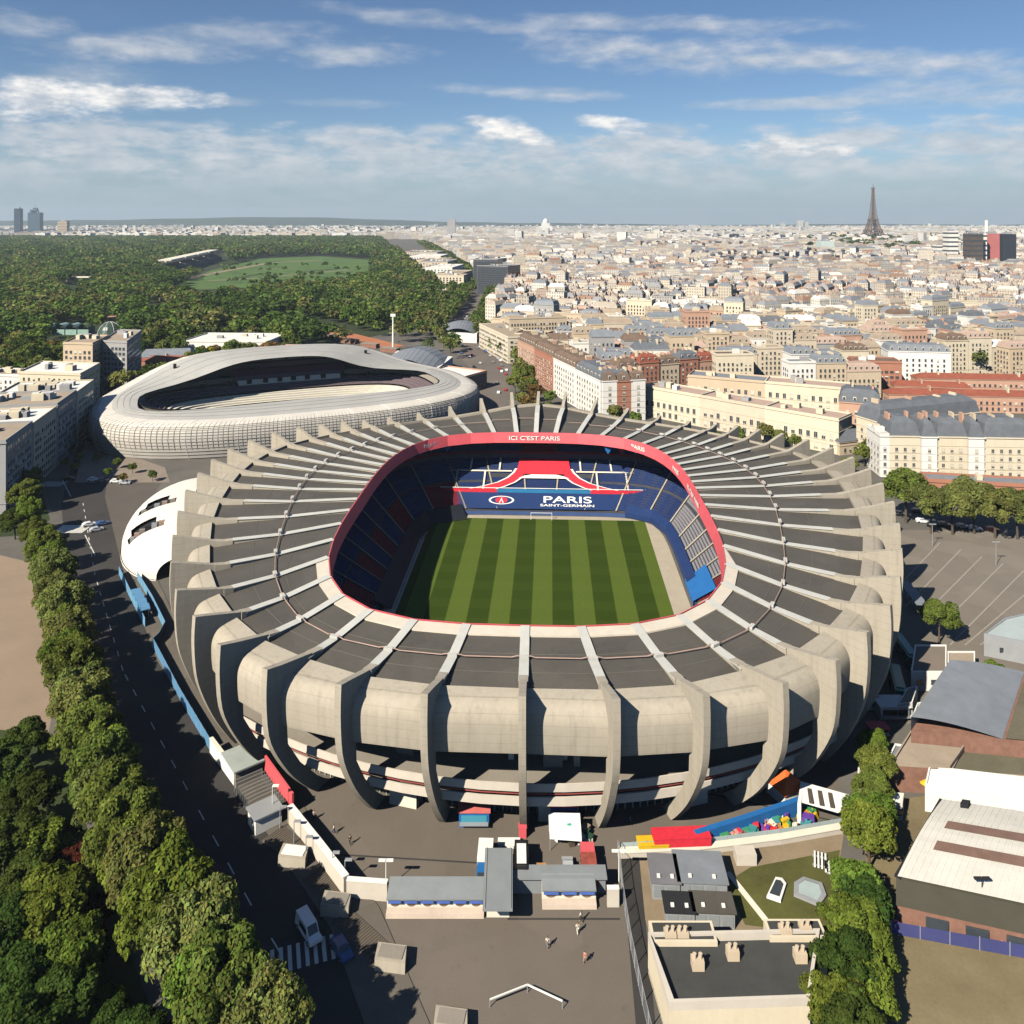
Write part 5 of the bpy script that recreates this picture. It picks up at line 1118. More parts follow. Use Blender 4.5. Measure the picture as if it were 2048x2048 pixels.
for i, (px, py, s, k) in enumerate([(1748, 1475, .5, K_big_f), (1752, 1515, .58, K_big_g), (1745, 1560, .55, K_big_g), (1742, 1610, .74, K_garf), (1738, 1665, .72, K_big_f), (1718, 1745, .72, K_garf), (1732, 1790, .7, K_gar), (1708, 1835, .78, K_garf), (1738, 1865, .68, K_garf), (1695, 1915, .78, K_gar), (1732, 1950, .72, K_garf), (1668, 1990, .75, K_garf), (1705, 2040, .75, K_gar)]):
    x, y = G(px, py, 6); tree('tree in the leafy line beside the white sawtooth hall, %s from the top' % ordn[i], x, y, k, s, 'leafy line of trees beside the white hall')
ft = random.Random(9)
for i in range(14):
    y = 425 + i * 11; x = boul_x(y) + 24 + ft.uniform(0, max(4, 4 + (556 - y) * .30 - boul_x(y) - 34)); tree('leafy street tree in front of the boulevard corner row, counted %s toward the wood' % ordn[i], x, y, [K_mid, K_mida, K_mido][i % 3], ft.uniform(.7, 1), 'street trees before the corner row')
x, y = G(1990, 1335, 4); tree('flat topped shrub in the roof garden corner by the frame edge', x, y, K_garf, .5, name='shrub', cat='shrub')
# boulevard and avenue trees
bt = random.Random(3); n = 0
for side, off_ in ((1, 20), (-1, -21)):
    for y in list(range(485, 800, 26)) + list(range(820, 1200, 40)) + list(range(1240, 2600, 85)):
        x = boul_x(y) + off_ + bt.uniform(-2, 2)
        if n < 60 and not (side == -1 and 480 < y < 620): n += 1; tree('leafy tree lining the %s side of the boulevard' % ('city' if side > 0 else 'wood'), x, y + bt.uniform(-5, 5), bt.choice([K_mid, K_mido, K_mid, K_midd]), bt.uniform(.75, 1.1) * (1.3 if y > 1200 else 1), 'trees lining the boulevard')
def poly_in(x, y, P):
    c = False
    for i in range(len(P)):
        x0, y0 = P[i]; x1, y1 = P[i - 1]
        if (y0 > y) != (y1 > y) and x < (x1 - x0) * (y - y0) / (y1 - y0) + x0: c = not c
    return c
OVAL = gp((335, 590), (420, 538), (520, 515), (640, 511), (745, 519), (745, 560), (650, 580), (520, 592), (400, 600))
STAND = gp((345, 560), (345, 530), (450, 505), (460, 535))
CLEAR = [OVAL, STAND, gp((600, 668), (600, 642), (650, 642), (805, 690), (780, 708)), gp((110, 573), (180, 560), (190, 575), (120, 590)), gp((90, 650), (185, 650), (190, 712), (95, 712)), gp((195, 655), (248, 655), (250, 705), (192, 705)), gp((285, 610), (335, 610), (335, 640), (285, 640)), gp((195, 628), (232, 628), (232, 655), (195, 655)), gp((530, 634), (600, 634), (600, 652), (530, 652)), gp((440, 580), (500, 580), (500, 600), (440, 600)), gp((395, 590), (440, 590), (440, 606), (395, 606)), gp((130, 583), (175, 583), (175, 603), (130, 603))]
wt = random.Random(21); trees = []
def in_wood(x, y):
    if y > 4350 or abs(x) > .68 * y + 20: return False
    if x > wood_x(y) - 6: return False
    if y < 1000 and not (y > 545 and x < -.02 * y - 95 + (y - 600) * .1) and not (x < -.40 * y): return False
    if y < 470: return False
    return free(x, y, 6) and not any(poly_in(x, y, c) for c in CLEAR)
y = 470.0
while y < 4350:
    sp = 11.5 if y < 1100 else 12.5 if y < 2000 else 17
    x = -.68 * y
    while x < wood_x(y):
        xx, yy = x + wt.uniform(-.45, .45) * sp, y + wt.uniform(-.45, .45) * sp
        if yy < 2000 and math.sin(xx / 47 + 1) * math.sin(yy / 71) + .7 * math.sin(xx / 19 - yy / 29) < -1.15: x += sp; continue
        if in_wood(xx, yy) and wt.random() < (.86 if y > 800 else .74): trees.append((yy, xx))
        x += sp
    y += sp * .9
trees.sort(); NI = 160
zoneT = lambda x, y: 'near the wavy stadium' if x / y > -.42 else 'behind the left apartment row'
for i, (y, x) in enumerate(trees[:NI]):
    k = wt.choice([K_mid, K_mid, K_midd, K_midd, K_mido, K_mido, K_mid, K_mida, K_mid, K_mid]); 
    if i == 60: k = K_midy
    nm = {K_mid: 'green', K_midd: 'dark green', K_mido: 'olive', K_mida: 'bronze tinged', K_midy: 'bright yellow'}[k]
    tree('%s tree at the edge of the wood %s' % (nm, zoneT(x, y)), x, y, k, wt.uniform(.9, 1.5), 'trees at the near edge of the wood')
Vs, Fs, Ts, off_ = [], [], [], 0
var = {n_: [crown_arrays(100 + i, n_, lf, 1, .85, 1.35, clumps=14, cr_=.45) for i in range(8)] for n_, lf in ((170, .19), (60, .30))}
pal = 1.4 * np.array([(.088, .118, .024), (.060, .09, .019), (.05, .075, .018), (.105, .115, .035), (.115, .108, .036), (.075, .115, .02)])
for y, x in trees[NI:]:
    v = var[170 if y < 1500 else 60][wt.randrange(8)]; s = wt.uniform(4.6, 8) * (1.2 if y < 1100 else 1.2 if y < 2000 else 1.5); a = wt.uniform(0, 6.28); c, sn = math.cos(a), math.sin(a)
    V = v[0] * np.array([s, s, s * .95]); V = np.stack([V[:, 0] * c - V[:, 1] * sn + x, V[:, 0] * sn + V[:, 1] * c + y, V[:, 2]], 1)
    Vs.append(V); Fs.append(v[1] + off_); off_ += len(V); pn = math.sin(x / 61) * math.sin(y / 83) + .6 * math.sin(x / 23 + y / 37); Ts.append(v[2] * pal[wt.choice([0, 5, 3, 3, 4, 0] if pn > .35 else [1, 2, 2, 1] if pn < -.4 else [0, 0, 1, 1, 2, 3, 4, 5, 2])] * wt.uniform(.7, 1.35))
for i in range(420):   # trees filling the ground between wood and boulevard
    y = wt.uniform(640, 2700); a_, c_ = wood_x(y) - 8, (boul_x(y) - 19 if y < 1190 else wood_x(y) + 9)
    x = wt.uniform(a_, c_)
    if y < 1000 and (any(poly_in(x, y, c) for c in CLEAR) or not free(x, y, 4)): continue
    v = var[170 if y < 1500 else 60][wt.randrange(8)]; s = wt.uniform(4.5, 7.5) * (1 if y < 1200 else 1.4)
    Vs.append(v[0] * np.array([s, s, s]) + np.array([x, y, 1])); Fs.append(v[1] + off_); off_ += len(v[0]); Ts.append(v[2] * pal[wt.choice([0, 1, 3, 4])])
for i in range(90):   # clumps of trees inside the race course
    cx_, cy_ = G(wt.choice([450, 520, 560, 610, 660, 700]), wt.choice([535, 545, 556, 566, 575])); x, y = cx_ + wt.uniform(-28, 28), cy_ + wt.uniform(-14, 14)
    if y < 1180: continue
    v = var[60][wt.randrange(8)]; s = wt.uniform(3, 6); Vs.append(v[0] * np.array([s, s, s]) + np.array([x, y, .5])); Fs.append(v[1] + off_); off_ += len(v[0]); Ts.append(v[2] * pal[wt.choice([0, 1, 2])])
# green pockets between the city blocks
cg = random.Random(8)
for i in range(75):
    y = cg.uniform(520, 2600); x = cg.uniform(boul_x(y) + 60, .64 * y)
    for j in range(cg.randrange(2, 9)):
        xx, yy = x + cg.uniform(-22, 22), y + cg.uniform(-16, 16); v = var[170 if y < 1500 else 60][cg.randrange(8)]; s = cg.uniform(4, 7)
        Vs.append(v[0] * np.array([s, s, s]) + np.array([xx, yy, 4])); Fs.append(v[1] + off_); off_ += len(v[0]); Ts.append(v[2] * pal[cg.choice([0, 1, 3])])
for yy in np.concatenate([np.arange(610, 1150, 11), np.arange(1150, 3400, 24)]):   # rest of the avenue lines
    for o_ in ((-21, -15, 15, 21) if yy < 1150 else (-13, -4, 5, 13)):
        if cg.random() < .2 or (o_ < 0 and yy < 760 and cg.random() < .6): continue
        xx = boul_x(yy) + o_ + cg.uniform(-2, 2); v = var[170 if yy < 1500 else 60][cg.randrange(8)]; s = cg.uniform(4.5, 6.5) * (1 if yy < 1500 else 1.4)
        Vs.append(v[0] * np.array([s, s, s]) + np.array([xx, yy + cg.uniform(-4, 4), 2])); Fs.append(v[1] + off_); off_ += len(v[0]); Ts.append(v[2] * pal[cg.choice([0, 1, 3, 3])])
for i in range(90):   # wooded gardens round the iron tower
    yy = cg.uniform(2350, 3950); xx = cg.gauss(.44, .05) * yy; v = var[60][cg.randrange(8)]; s = cg.uniform(9, 15)
    Vs.append(v[0] * np.array([s * 1.6, s, s * .9]) + np.array([xx, yy, 8])); Fs.append(v[1] + off_); off_ += len(v[0]); Ts.append(v[2] * pal[2])
me = mesh_np('woodland', np.concatenate(Vs), np.concatenate(Fs), np.concatenate(Ts)); me.materials.append(leaf_mat('leaf_wood', (1, 1, 1), spread=0))
tag(link('woodland', me), 'wide green wood reaching from the park to the far suburbs', None, None, 'stuff')
print('wood trees', len(trees), 'quads', len(me.polygons))
# ------------------------------------------------------------------ foreground: gates, fences, kiosks, vehicles, people
def up(px, py): return G(px, py)
def seg(label, pts, h, th, m, cat='wall', name='wall', cap=None, group=None):
    t = thing(name, label, cat, (*pts[0], 0), 0, group)
    for i, (p, q) in enumerate(zip(pts, pts[1:])):
        L = math.dist(p, q); rz = math.atan2(q[1] - p[1], q[0] - p[0]); b = MB(); b.box((p[0] + q[0]) / 2 - pts[0][0], (p[1] + q[1]) / 2 - pts[0][1], 0, L, th, h, rz); w = b.build('panel', m, t)
        if cap: b = MB(); b.box((p[0] + q[0]) / 2 - pts[0][0], (p[1] + q[1]) / 2 - pts[0][1], h, L, th + .25, .14, rz); b.build('coping', cap, w)
    return t
def railing(label, pts, h, m, step=2.5, infill=None, name='fence', cat='fence', r=.05, base=0, panelm=None):
    t = thing(name, label, cat, (*pts[0], base)); ox, oy = pts[0]; np_ = 0
    for p, q in zip(pts, pts[1:]):
        L = math.dist(p, q); n = max(1, round(L / step)); rz = math.atan2(q[1] - p[1], q[0] - p[0])
        for i in range(n):
            a, c = lerp(p, q, i / n), lerp(p, q, (i + 1) / n); a = (a[0] - ox, a[1] - oy); c = (c[0] - ox, c[1] - oy)
            b = MB(); b.tube((*a, 0), (*a, h), r * 1.5, n=5); b.build('post', m, t)
            if panelm: b = MB(); b.box((a[0] + c[0]) / 2, (a[1] + c[1]) / 2, .1, L / n - .12, .06, h - .2, rz); b.build('panel', panelm, t)
            else:
                b = MB(); b.tube((*a, h), (*c, h), r, n=4); b.tube((*a, .15), (*c, .15), r * .8, n=4)
                k = max(2, int(L / n / .45))
                for j in range(1, k): d = lerp(a, c, j / k); b.tube((*d, .15), (*d, h), r * .4, n=3, caps=False)
                b.build('bars', m, t)
    return t
# wall with blue top along the road side of the stadium
M_bluefence = mat('blue_fence_paint', (.10, .24, .40), .55, .15, .6)
P1 = [up(306, 1296), up(360, 1400), up(420, 1502)]; P2 = [up(422, 1504), up(447, 1538), up(470, 1570)]
railing('long blue panel fence between the road and the stadium ribs', P1, 2.6, M_steel, 3.2, panelm=M_bluefence)
seg('pale wall continuing the blue fence down to the small gate house', P2, 2.8, .5, M_white, cap=M_cream)
railing('blue barrier rails beside the white pavilion', [up(238, 1150), up(262, 1200), (up(290, 1255))], 2.6, M_bluefence, 2, panelm=mat('pale_blue_panel', (.16, .34, .50), .5))
railing('second blue barrier line nearer the stadium', [up(275, 1160), up(305, 1210), up(330, 1262), up(318, 1285), up(306, 1296)], 2.6, M_bluefence, 2, panelm=MATS['pale_blue_panel'])
cn = thing('entrance_canopy', 'blue entrance canopy frames below the white pavilion', 'canopy', (*up(285, 1215), 0))
for i in range(4):
    b = MB(); b.box(-3 + i * 2.1, 3 - i * 3.0, 2.9, 3.6, 2.4, .2, R(-60), bottom=True); b.build('roof', M_bluefence, cn)
    for s in (-1, 1): b = MB(); b.tube((-3 + i * 2.1 + s, 3 - i * 3.0, 0), (-3 + i * 2.1 + s, 3 - i * 3.0, 2.9), .1); b.build('post', M_steel, cn)
# small gate house with red board on the left
gh = thing('gate_house', 'small grey gate house with a red board and turnstile bars beside the road', 'gate house', (*up(500, 1590), 0), R(-52))
b = MB(); b.box(-6.5, 1, 0, 6.5, 5, 3.0); b.build('wall', M_conc2, gh); b = MB(); b.box(-6.5, 1, 3.0, 7.2, 5.8, .3, bottom=True); b.build('roof', mat('pale_green_roof', (.33, .36, .33), .7), gh)
b = MB(); b.box(8.5, -.5, 0, 3.6, 4.6, 2.6); b.build('booth', M_white, gh); b = MB(); b.box(8.5, -.5, 2.6, 4.2, 5.2, .25, bottom=True); b.build('roof', M_steel, gh)
b = MB(); b.box(2, 4.2, 1.0, 15, .35, 2.8); b.build('red_board', M_red, gh)
for i in range(9):
    b = MB(); b.path([(-2.4 + i * 1.0, -2, 0), (-2.4 + i * 1.0, -2, 2.2), (-2.4 + i * 1.0, 3.2, 2.2), (-2.4 + i * 1.0, 3.2, 0)], .06, 4); b.build('turnstile_bar', M_steel, gh)
# sloping wall from the gate house to the ticket gate
P3 = [up(580, 1645), up(640, 1722), up(692, 1792)]
seg('pale sloping parapet wall between the gate house and the ticket gate', P3, 3.0, .8, M_band, cap=M_white)
seg('pale low wall joining the parapet wall and the ticket gate roof', [up(694, 1794), up(775, 1800)], 2.8, .6, M_band, cap=M_white)
# ticket gate: two wings with counters and a central grey roof
tg = thing('ticket_gate', 'long ticket gate with grey metal roofs, blue fascia and arched counters', 'gate', (*up(990, 1800), 0), 0)
ox, oy = up(990, 1800)
M_tgroof = mat('ribbed_grey_roof', (.23, .245, .25), .5, .1, .4)
def gwing(x0, x1, y, nm, n, d=4.6):
    b = MB(); b.box((x0 + x1) / 2 - ox, y + d / 2 - oy, 0, x1 - x0, d, 2.3); b.build('wall', M_cream, tg)
    b = MB(); L = x1 - x0; b.poly([(x0 - ox, y - .6 - oy, 2.45), (x1 - ox, y - .6 - oy, 2.45), (x1 - ox, y + d + .5 - oy, 2.9), (x0 - ox, y + d + .5 - oy, 2.9)]); b.poly([(x0 - ox, y - .6 - oy, 2.2), (x1 - ox, y - .6 - oy, 2.2), (x1 - ox, y - .6 - oy, 2.45), (x0 - ox, y - .6 - oy, 2.45)]); b.build('roof', M_tgroof, tg)
    for i in range(n):
        a = x0 + L * i / n + .25; c = x0 + L * (i + 1) / n - .25; b = MB(); b.box((a + c) / 2 - ox, y - .5 - oy, 1.75, c - a, .2, .5); b.build('blue_sign', mat('sign_blue', (.08, .14, .42), .5, .15, .6), tg)
        b = MB(); cx = (a + c) / 2 - ox; b.poly([(cx + (c - a) * .44 * math.cos(t), y - .04 - oy, 1.75 + .9 * -math.sin(t)) for t in np.linspace(0, math.pi, 12)]); b.build('counter_window', mat('counter_brown', (.20, .13, .09), .6), tg)
    b = MB(); b.box((x0 + x1) / 2 - ox, y - .6 - oy, 0, L, 1.2, .7); b.build('counter', mat('counter_stone', (.62, .50, .40), .8), tg)
xl, yl = up(775, 1818); gwing(xl, up(968, 1830)[0], up(870, 1824)[1], 'left', 6, 2.6)
gwing(up(1084, 1808)[0], up(1192, 1808)[0], up(1140, 1806)[1], 'right', 3, 1.6)
x0, x1 = up(1022, 1808)[0], up(1214, 1808)[0]; yy = up(1140, 1800)[1]
b = MB(); b.box((x0 + x1) / 2 - ox, yy + 2.0 - oy, 0, x1 - x0, 1.6, 2.5); b.box((x0 + x1) / 2 - ox, yy + 2.0 - oy, 2.5, x1 - x0 + .4, 2.6, .35, bottom=True); b.build('wing_block', M_tgroof, tg)
cxm = up(996, 1830)[0]; y0 = 119.0; y1 = 130.5
b = MB(); b.box(cxm - ox, (y0 + y1) / 2 + 1.2 - oy, 0, 3.4, 8, 3.4); b.build('wall', M_cream, tg); b = MB(); b.box(cxm - ox, (y0 + y1) / 2 - oy, 3.4, 4.4, y1 - y0, .45, bottom=True); ro = b.build('central_roof', M_tgroof, tg)
b = MB(); b.box(cxm - ox - 1.9, (y0 + y1) / 2 - oy, 3.85, .12, y1 - y0, .12); b.box(cxm - ox + 1.9, (y0 + y1) / 2 - oy, 3.85, .12, y1 - y0, .12); b.build('roof_rib', M_steel, ro)
seg('pale end wall closing the right side of the ticket gate', [up(1214, 1812), up(1238, 1812)], 2.8, .5, M_band, cap=M_white)
railing('tall mesh fence down the lane on the right of the plaza', [up(1236, 1712), up(1246, 1800), up(1262, 1900), up(1285, 2010), up(1310, 2120)], 2.6, M_steel, 3.2)
# lamp posts
def lamp(label, px, py, h=6, nm='street_lamp', heads=2, m=M_white):
    x, y = up(px, py); t = thing(nm, label, 'lamp', (x, y, 0)); b = MB(); b.tube((0, 0, 0), (0, 0, h), .11, .07); b.build('post', m, t)
    for s in ([-1, 1] if heads == 2 else [1]):
        b = MB(); b.box(s * .6, 0, h - .1, 1.1, .4, .25, bottom=True); b.build('lamp_head', m, t)
    return t
lamp('white twin headed lamp post behind the left wing of the ticket gate', 772, 1778, 4.5); lamp('white lamp post beside the gate house', 545, 1640, 6, heads=1)
lamp('lamp post at the corner of the mesh fence', 1238, 1765, 5); lamp('slim lamp post at the parking ground edge by the ribs', 1865, 1092, 7, m=M_steel); lamp('slim lamp post on the parking ground toward the frame edge', 1992, 1130, 7, m=M_steel)
lamp('dark floodlight post in front of the white sawtooth hall', 1964, 1880, 9, 'floodlight', m=M_dark)
for i, (px, py) in enumerate([(588, 1690), (612, 1722), (665, 1755), (690, 1770), (560, 1660)]): lamp('thin lamp post behind the sloping parapet wall, counted %s from the ticket gate' % ordn[[2, 1, 0, 3, 4][i]], px, py, 4, heads=1, m=M_steel)
# concrete blocks and stepped slabs on the left pavement
for i, (px, py, w) in enumerate([(590, 1722, 4.6), (675, 1820, 4.4), (785, 1928, 4.4), (905, 2060, 4.4)]):
    x, y = up(px, py); t = thing('concrete_block', ['concrete block farthest up beside the sloping parapet wall', 'concrete block beside the low end of the parapet wall', 'concrete block at the foot of the grilled slab on the plaza', 'concrete block at the lower frame edge of the plaza'][i], 'block', (x, y, 0), R(-8), 'concrete blocks on the plaza edge')
    b = MB(); b.poly([(-w / 2, -1.5, 0), (w / 2, -1.5, 0), (w / 2, -1.3, 1.7), (-w / 2, -1.3, 1.7)]); b.prism([(-w / 2, -1.3), (w / 2, -1.3), (w / 2 - .5, 1.3), (-w / 2 - .3, 1.3)], 0, 1.7); b.build('body', M_conc, t)
    b = MB(); b.box(-.15, 0, 1.7, w * .8, 2.0, .12); b.build('slab', M_white if i == 0 else M_conc2, t)
for i, (a, c, wd) in enumerate([((545, 1668), (618, 1720), 4.2), ((628, 1745), (700, 1808), 4.2), ((682, 1835), (765, 1912), 3.6)]):
    p, q = up(*a), up(*c); L = math.dist(p, q); rz = math.atan2(q[1] - p[1], q[0] - p[0]); t = thing('grilled_slab', ['grilled slab farthest up beside the pavement', 'middle grilled slab beside the pavement', 'grilled slab nearest the crosswalk, fine ribbed'][i], 'slab', ((p[0] + q[0]) / 2, (p[1] + q[1]) / 2, 0), rz, 'grilled slabs beside the pavement')
    b = MB(); b.box(0, 0, 0, L, wd, .25); b.build('base', M_pave, t)
    for j in range(22): b = MB(); b.box(-L / 2 + L * (j + .5) / 22, 0, .25, L / 22 * .45, wd - .3, .08); b.build('bar', mat('slab_bar', (.11, .085, .06), .9), t)
# ---------------- vehicles
def wheels(t, xs, w, r):
    for x in xs:
        for s in (-1, 1):
            b = MB(); b.tube((x, s * (w / 2 - .12), r), (x, s * (w / 2 + .04), r), r, n=12); wo = b.build('wheel', M_black, t)
            b = MB(); b.tube((x, s * (w / 2 + .03), r), (x, s * (w / 2 + .055), r), r * .55, n=10); b.build('rim', M_steel, wo)
def prof_body(t, prof, w, m, nm='body', taper=.12):
    b = MB(); n = len(prof)
    for s in (-1, 1):
        P = [(x, s * (w / 2 - (taper if z > 1.0 else 0)), z) for x, z in prof]; b.poly(P if s < 0 else P[::-1])
    for i in range(n):
        j = (i + 1) % n; p, q = prof[i], prof[j]; wp, wq = (w / 2 - (taper if p[1] > 1 else 0)), (w / 2 - (taper if q[1] > 1 else 0)); b.poly([(p[0], -wp, p[1]), (p[0], wp, p[1]), (q[0], wq, q[1]), (q[0], -wq, q[1])])
    return b.build(nm, m, t)
def carpaint(nm, c): return mat('paint_' + nm, c, .3, .04, .5, spec=.6)
PAINT = {'white': carpaint('white', (.75, .75, .74)), 'black': carpaint('black', (.015, .015, .018)), 'grey': carpaint('grey', (.18, .185, .19)), 'red': carpaint('red', (.35, .03, .03)), 'blue': carpaint('blue', (.04, .09, .22)), 'silver': carpaint('silver', (.42, .43, .44))}
def van(label, px, py, rz, paint='white', L=5.2, h=2.0, group=None):
    x, y = up(px, py); t = thing('van', label, 'van', (x, y, 0), rz, group)
    prof_body(t, [(-L / 2, .4), (L / 2, .4), (L / 2, .95), (L / 2 - .9, 1.15), (L / 2 - 1.7, h), (-L / 2 + .15, h + .03), (-L / 2, 1.1)], 1.95, PAINT[paint])
    b = MB(); b.poly([(L / 2 - .93, -.74, 1.19), (L / 2 - .93, .74, 1.19), (L / 2 - 1.63, .7, h - .08), (L / 2 - 1.63, -.7, h - .08)]); o = b.build('windscreen', M_glass, t); o.location = (.03, 0, .03)
    for s in (-1, 1): b = MB(); b.box(L / 2 - 2.1, s * .9, 1.15, 1.1, .16, .6); b.box(-.3, s * .9, 1.15, 1.6, .16, .6); b.build('side_window', M_glass, t)
    for s in (-1, 1): b = MB(); b.box(L / 2 - .02, s * .7, .7, .08, .35, .2); b.build('headlight', M_white, t)
    wheels(t, (L / 2 - .9, -L / 2 + .95), 1.95, .34); return t
van('white van driving down the shaded road near the crosswalk', 617, 1868, R(-52), 'white', 5.4, 2.2)
def car_parts(label, x, y, rz, paint, group=None, kids=True):
    t = thing('car', label, 'car', (x, y, 0), rz, group); L = 4.3
    prof_body(t, [(-L / 2, .3), (L / 2, .3), (L / 2, .7), (L / 2 - 1.1, .92), (L / 2 - 1.75, 1.42), (-L / 2 + .9, 1.45), (-L / 2 + .1, .98)], 1.8, PAINT[paint])
    b = MB(); b.poly([(L / 2 - 1.1, -.66, .98), (L / 2 - 1.1, .66, .98), (L / 2 - 1.68, .6, 1.40), (L / 2 - 1.68, -.6, 1.40)]); o = b.build('windscreen', M_glass, t); o.location = (.03, 0, .02)
    for s in (-1, 1): b = MB(); b.box(-.15, s * .79, .98, 1.9, .1, .36); b.build('side_window', M_glass, t)
    wheels(t, (L / 2 - .8, -L / 2 + .8), 1.8, .31); return t
x, y = up(683, 1905); car_parts('dark blue car half hidden in shade just past the crosswalk', x, y, R(-52), 'blue')
# many small cars: on the boulevard and parked by the plane trees
protoc = {}
def small_car(label, x, y, rz, paint, group):
    if paint not in protoc:
        t = car_parts('x', 0, 0, 0, paint); protoc[paint] = (t, [k for k in bpy.data.objects if k.parent == t and not k.name.startswith('wheel')]); base = t
        kk = [k for k in bpy.data.objects if k.parent == t]
        for k in kk:
            if k.name.startswith('wheel'):
                for c in [c for c in bpy.data.objects if c.parent == k]: bpy.data.objects.remove(c)
        protoc[paint] = (t, kk); o = t
    else: o = copy_kids(*protoc[paint])
    o.location = (x, y, .04); o.rotation_euler = (0, 0, rz); tag(o, label, 'car', group); return o
vc = random.Random(4)
for i in range(64):
    y = 480 + i * 6.5 + vc.uniform(-2, 2); lane = vc.choice([-12, -8.5, -5, 5, 8.5, 12, -1.5, 1.5]); x = boul_x(y) + lane; p = vc.choice(['white', 'black', 'grey', 'silver', 'red', 'blue', 'white', 'grey'])
    dx = boul_x(y + 5) - boul_x(y - 5); small_car('%s car in the traffic on the boulevard behind the wavy stadium' % p, x, y, math.atan2(10, dx), p, 'cars on the boulevard')
for i, (px, py) in enumerate([(1845, 1045), (1868, 1048), (1888, 1052), (1925, 1056), (1950, 1060), (1985, 1062), (1835, 1025), (1800, 1030)]):
    x, y = up(px, py); p = ['white', 'silver', 'black', 'grey', 'white', 'red', 'black', 'grey'][i]; small_car('%s car parked under the plane trees, %s in the line' % (p, ordn[i]), x, y, R(-12), p, 'cars parked under the plane trees')
for i, (px, py) in enumerate([(186, 962), (205, 963), (232, 965), (250, 968), (140, 960), (178, 1052), (193, 1062), (205, 1050)]):
    x, y = up(px, py); p = ['white', 'grey', 'white', 'silver', 'black', 'white', 'silver', 'blue'][i]; small_car('%s car by the junction, %s counted toward the pavilion' % (p, ordn[i]), x, y, R([5, 5, 5, 5, 5, 40, 40, 40][i]), p, 'cars by the junction')
def truck(label, px, py, rz, cab, boxm, L=7, h=2.6, w=2.4, name='truck'):
    x, y = up(px, py); t = thing(name, label, 'truck', (x, y, 0), rz)
    b = MB(); b.box(-1, 0, .9, L - 2.2, w, h - .5, bottom=True); b.build('cargo_box', boxm, t)
    b = MB(); b.box(L / 2 - .95, 0, .5, 1.8, w - .15, 2.0); b.build('cab', cab, t); b = MB(); b.box(L / 2 - .02, 0, 1.5, .1, w - .5, .8); b.build('windscreen', M_glass, t)
    b = MB(); b.box(-.4, 0, .55, L - .6, .9, .3); b.build('chassis', M_black, t); wheels(t, (L / 2 - .9, -L / 2 + 1.6), w - .1, .45); return t
truck('white box truck with blue cab beside the central gate roof', 970, 1742, R(-92), M_blue, M_white, 6.4)
truck('dark truck with white roof panel right of the central gate roof', 1042, 1742, R(88), PAINT['black'], PAINT['black'], 6.8)
b = MB(); x, y = up(1043, 1748); b.box(0, 0, 0, 1.5, 4.0, .12); o = b.build('roof_panel', M_white, None, loc=(x, y + .2, 3.12)); tag(o, 'white panel lying on the roof of the dark truck', 'panel')
truck('red flatbed truck with dark load by the ticket gate', 1178, 1750, R(90), M_red, mat('rusty_load', (.30, .07, .05), .8, .5, .9), 7.5, 2.0)
x, y = up(1136, 1742); car_parts('small grey car left of the red truck', x, y, R(90), 'silver')
# stalls, kiosks, tent
def kiosk(label, px, py, w, d, h, body, roofm, band=None, rz=0, name='kiosk', cat='kiosk'):
    x, y = up(px, py); t = thing(name, label, cat, (x, y + d / 2, 0), rz); b = MB(); b.box(0, 0, 0, w, d, h); b.build('wall', body, t)
    b = MB(); b.box(0, 0, h, w + .5, d + .5, .25, bottom=True); b.build('roof', roofm, t)
    b = MB(); b.box(0, -d / 2 - .05, 1.0, w * .85, .08, h * .42); b.build('counter_opening', band or M_dark, t); b = MB(); b.box(0, -d / 2 - .5, .9, w * .95, .9, .1, bottom=True); b.build('counter_shelf', M_steel, t); return t
kiosk('blue food kiosk with red roof in front of the stadium', 948, 1655, 5.2, 2.8, 2.6, M_blue, mat('coral_roof', (.62, .16, .14), .5), mat('teal_counter', (.06, .28, .38), .5))
kiosk('red and white kiosk behind the white tent', 1128, 1648, 4.6, 3.0, 3.0, mat('blue_band', (.06, .1, .32), .5), M_redseat2)
tn = thing('tent', 'white canvas tent roof with a small green mark over a heap of goods', 'tent', (*up(1130, 1682), 0), 0)
b = MB(); b.poly([(-2.7, -2.2, 2.6), (2.6, -2.6, 2.5), (2.7, 2.2, 3.1), (-2.7, 2.2, 3.2)]); b.poly([(-2.7, -2.2, 2.6), (2.6, -2.6, 2.5), (2.6, -2.6, 1.9), (-2.7, -2.2, 2.0)]); b.build('canopy', mat('tent_canvas', (.8, .8, .78), .7, .04, .6), tn)
for sx, sy in ((-1, -1), (1, -1), (1, 1), (-1, 1)): b = MB(); b.tube((sx * 2.6, sy * 2.1, 0), (sx * 2.6, sy * 2.1, 2.6), .07); b.build('post', M_steel, tn)
b = MB(); z = lambda x, y: 2.86 + y * .13
P = [(.3, -.3), (1.0, -.35), (1.1, .0), (.85, .25), (.6, .05), (.45, .2)]; b.poly([(x, y, z(x, y) + .03) for x, y in P]); b.build('green_mark', mat('green_print', (.05, .4, .25), .6), tn)
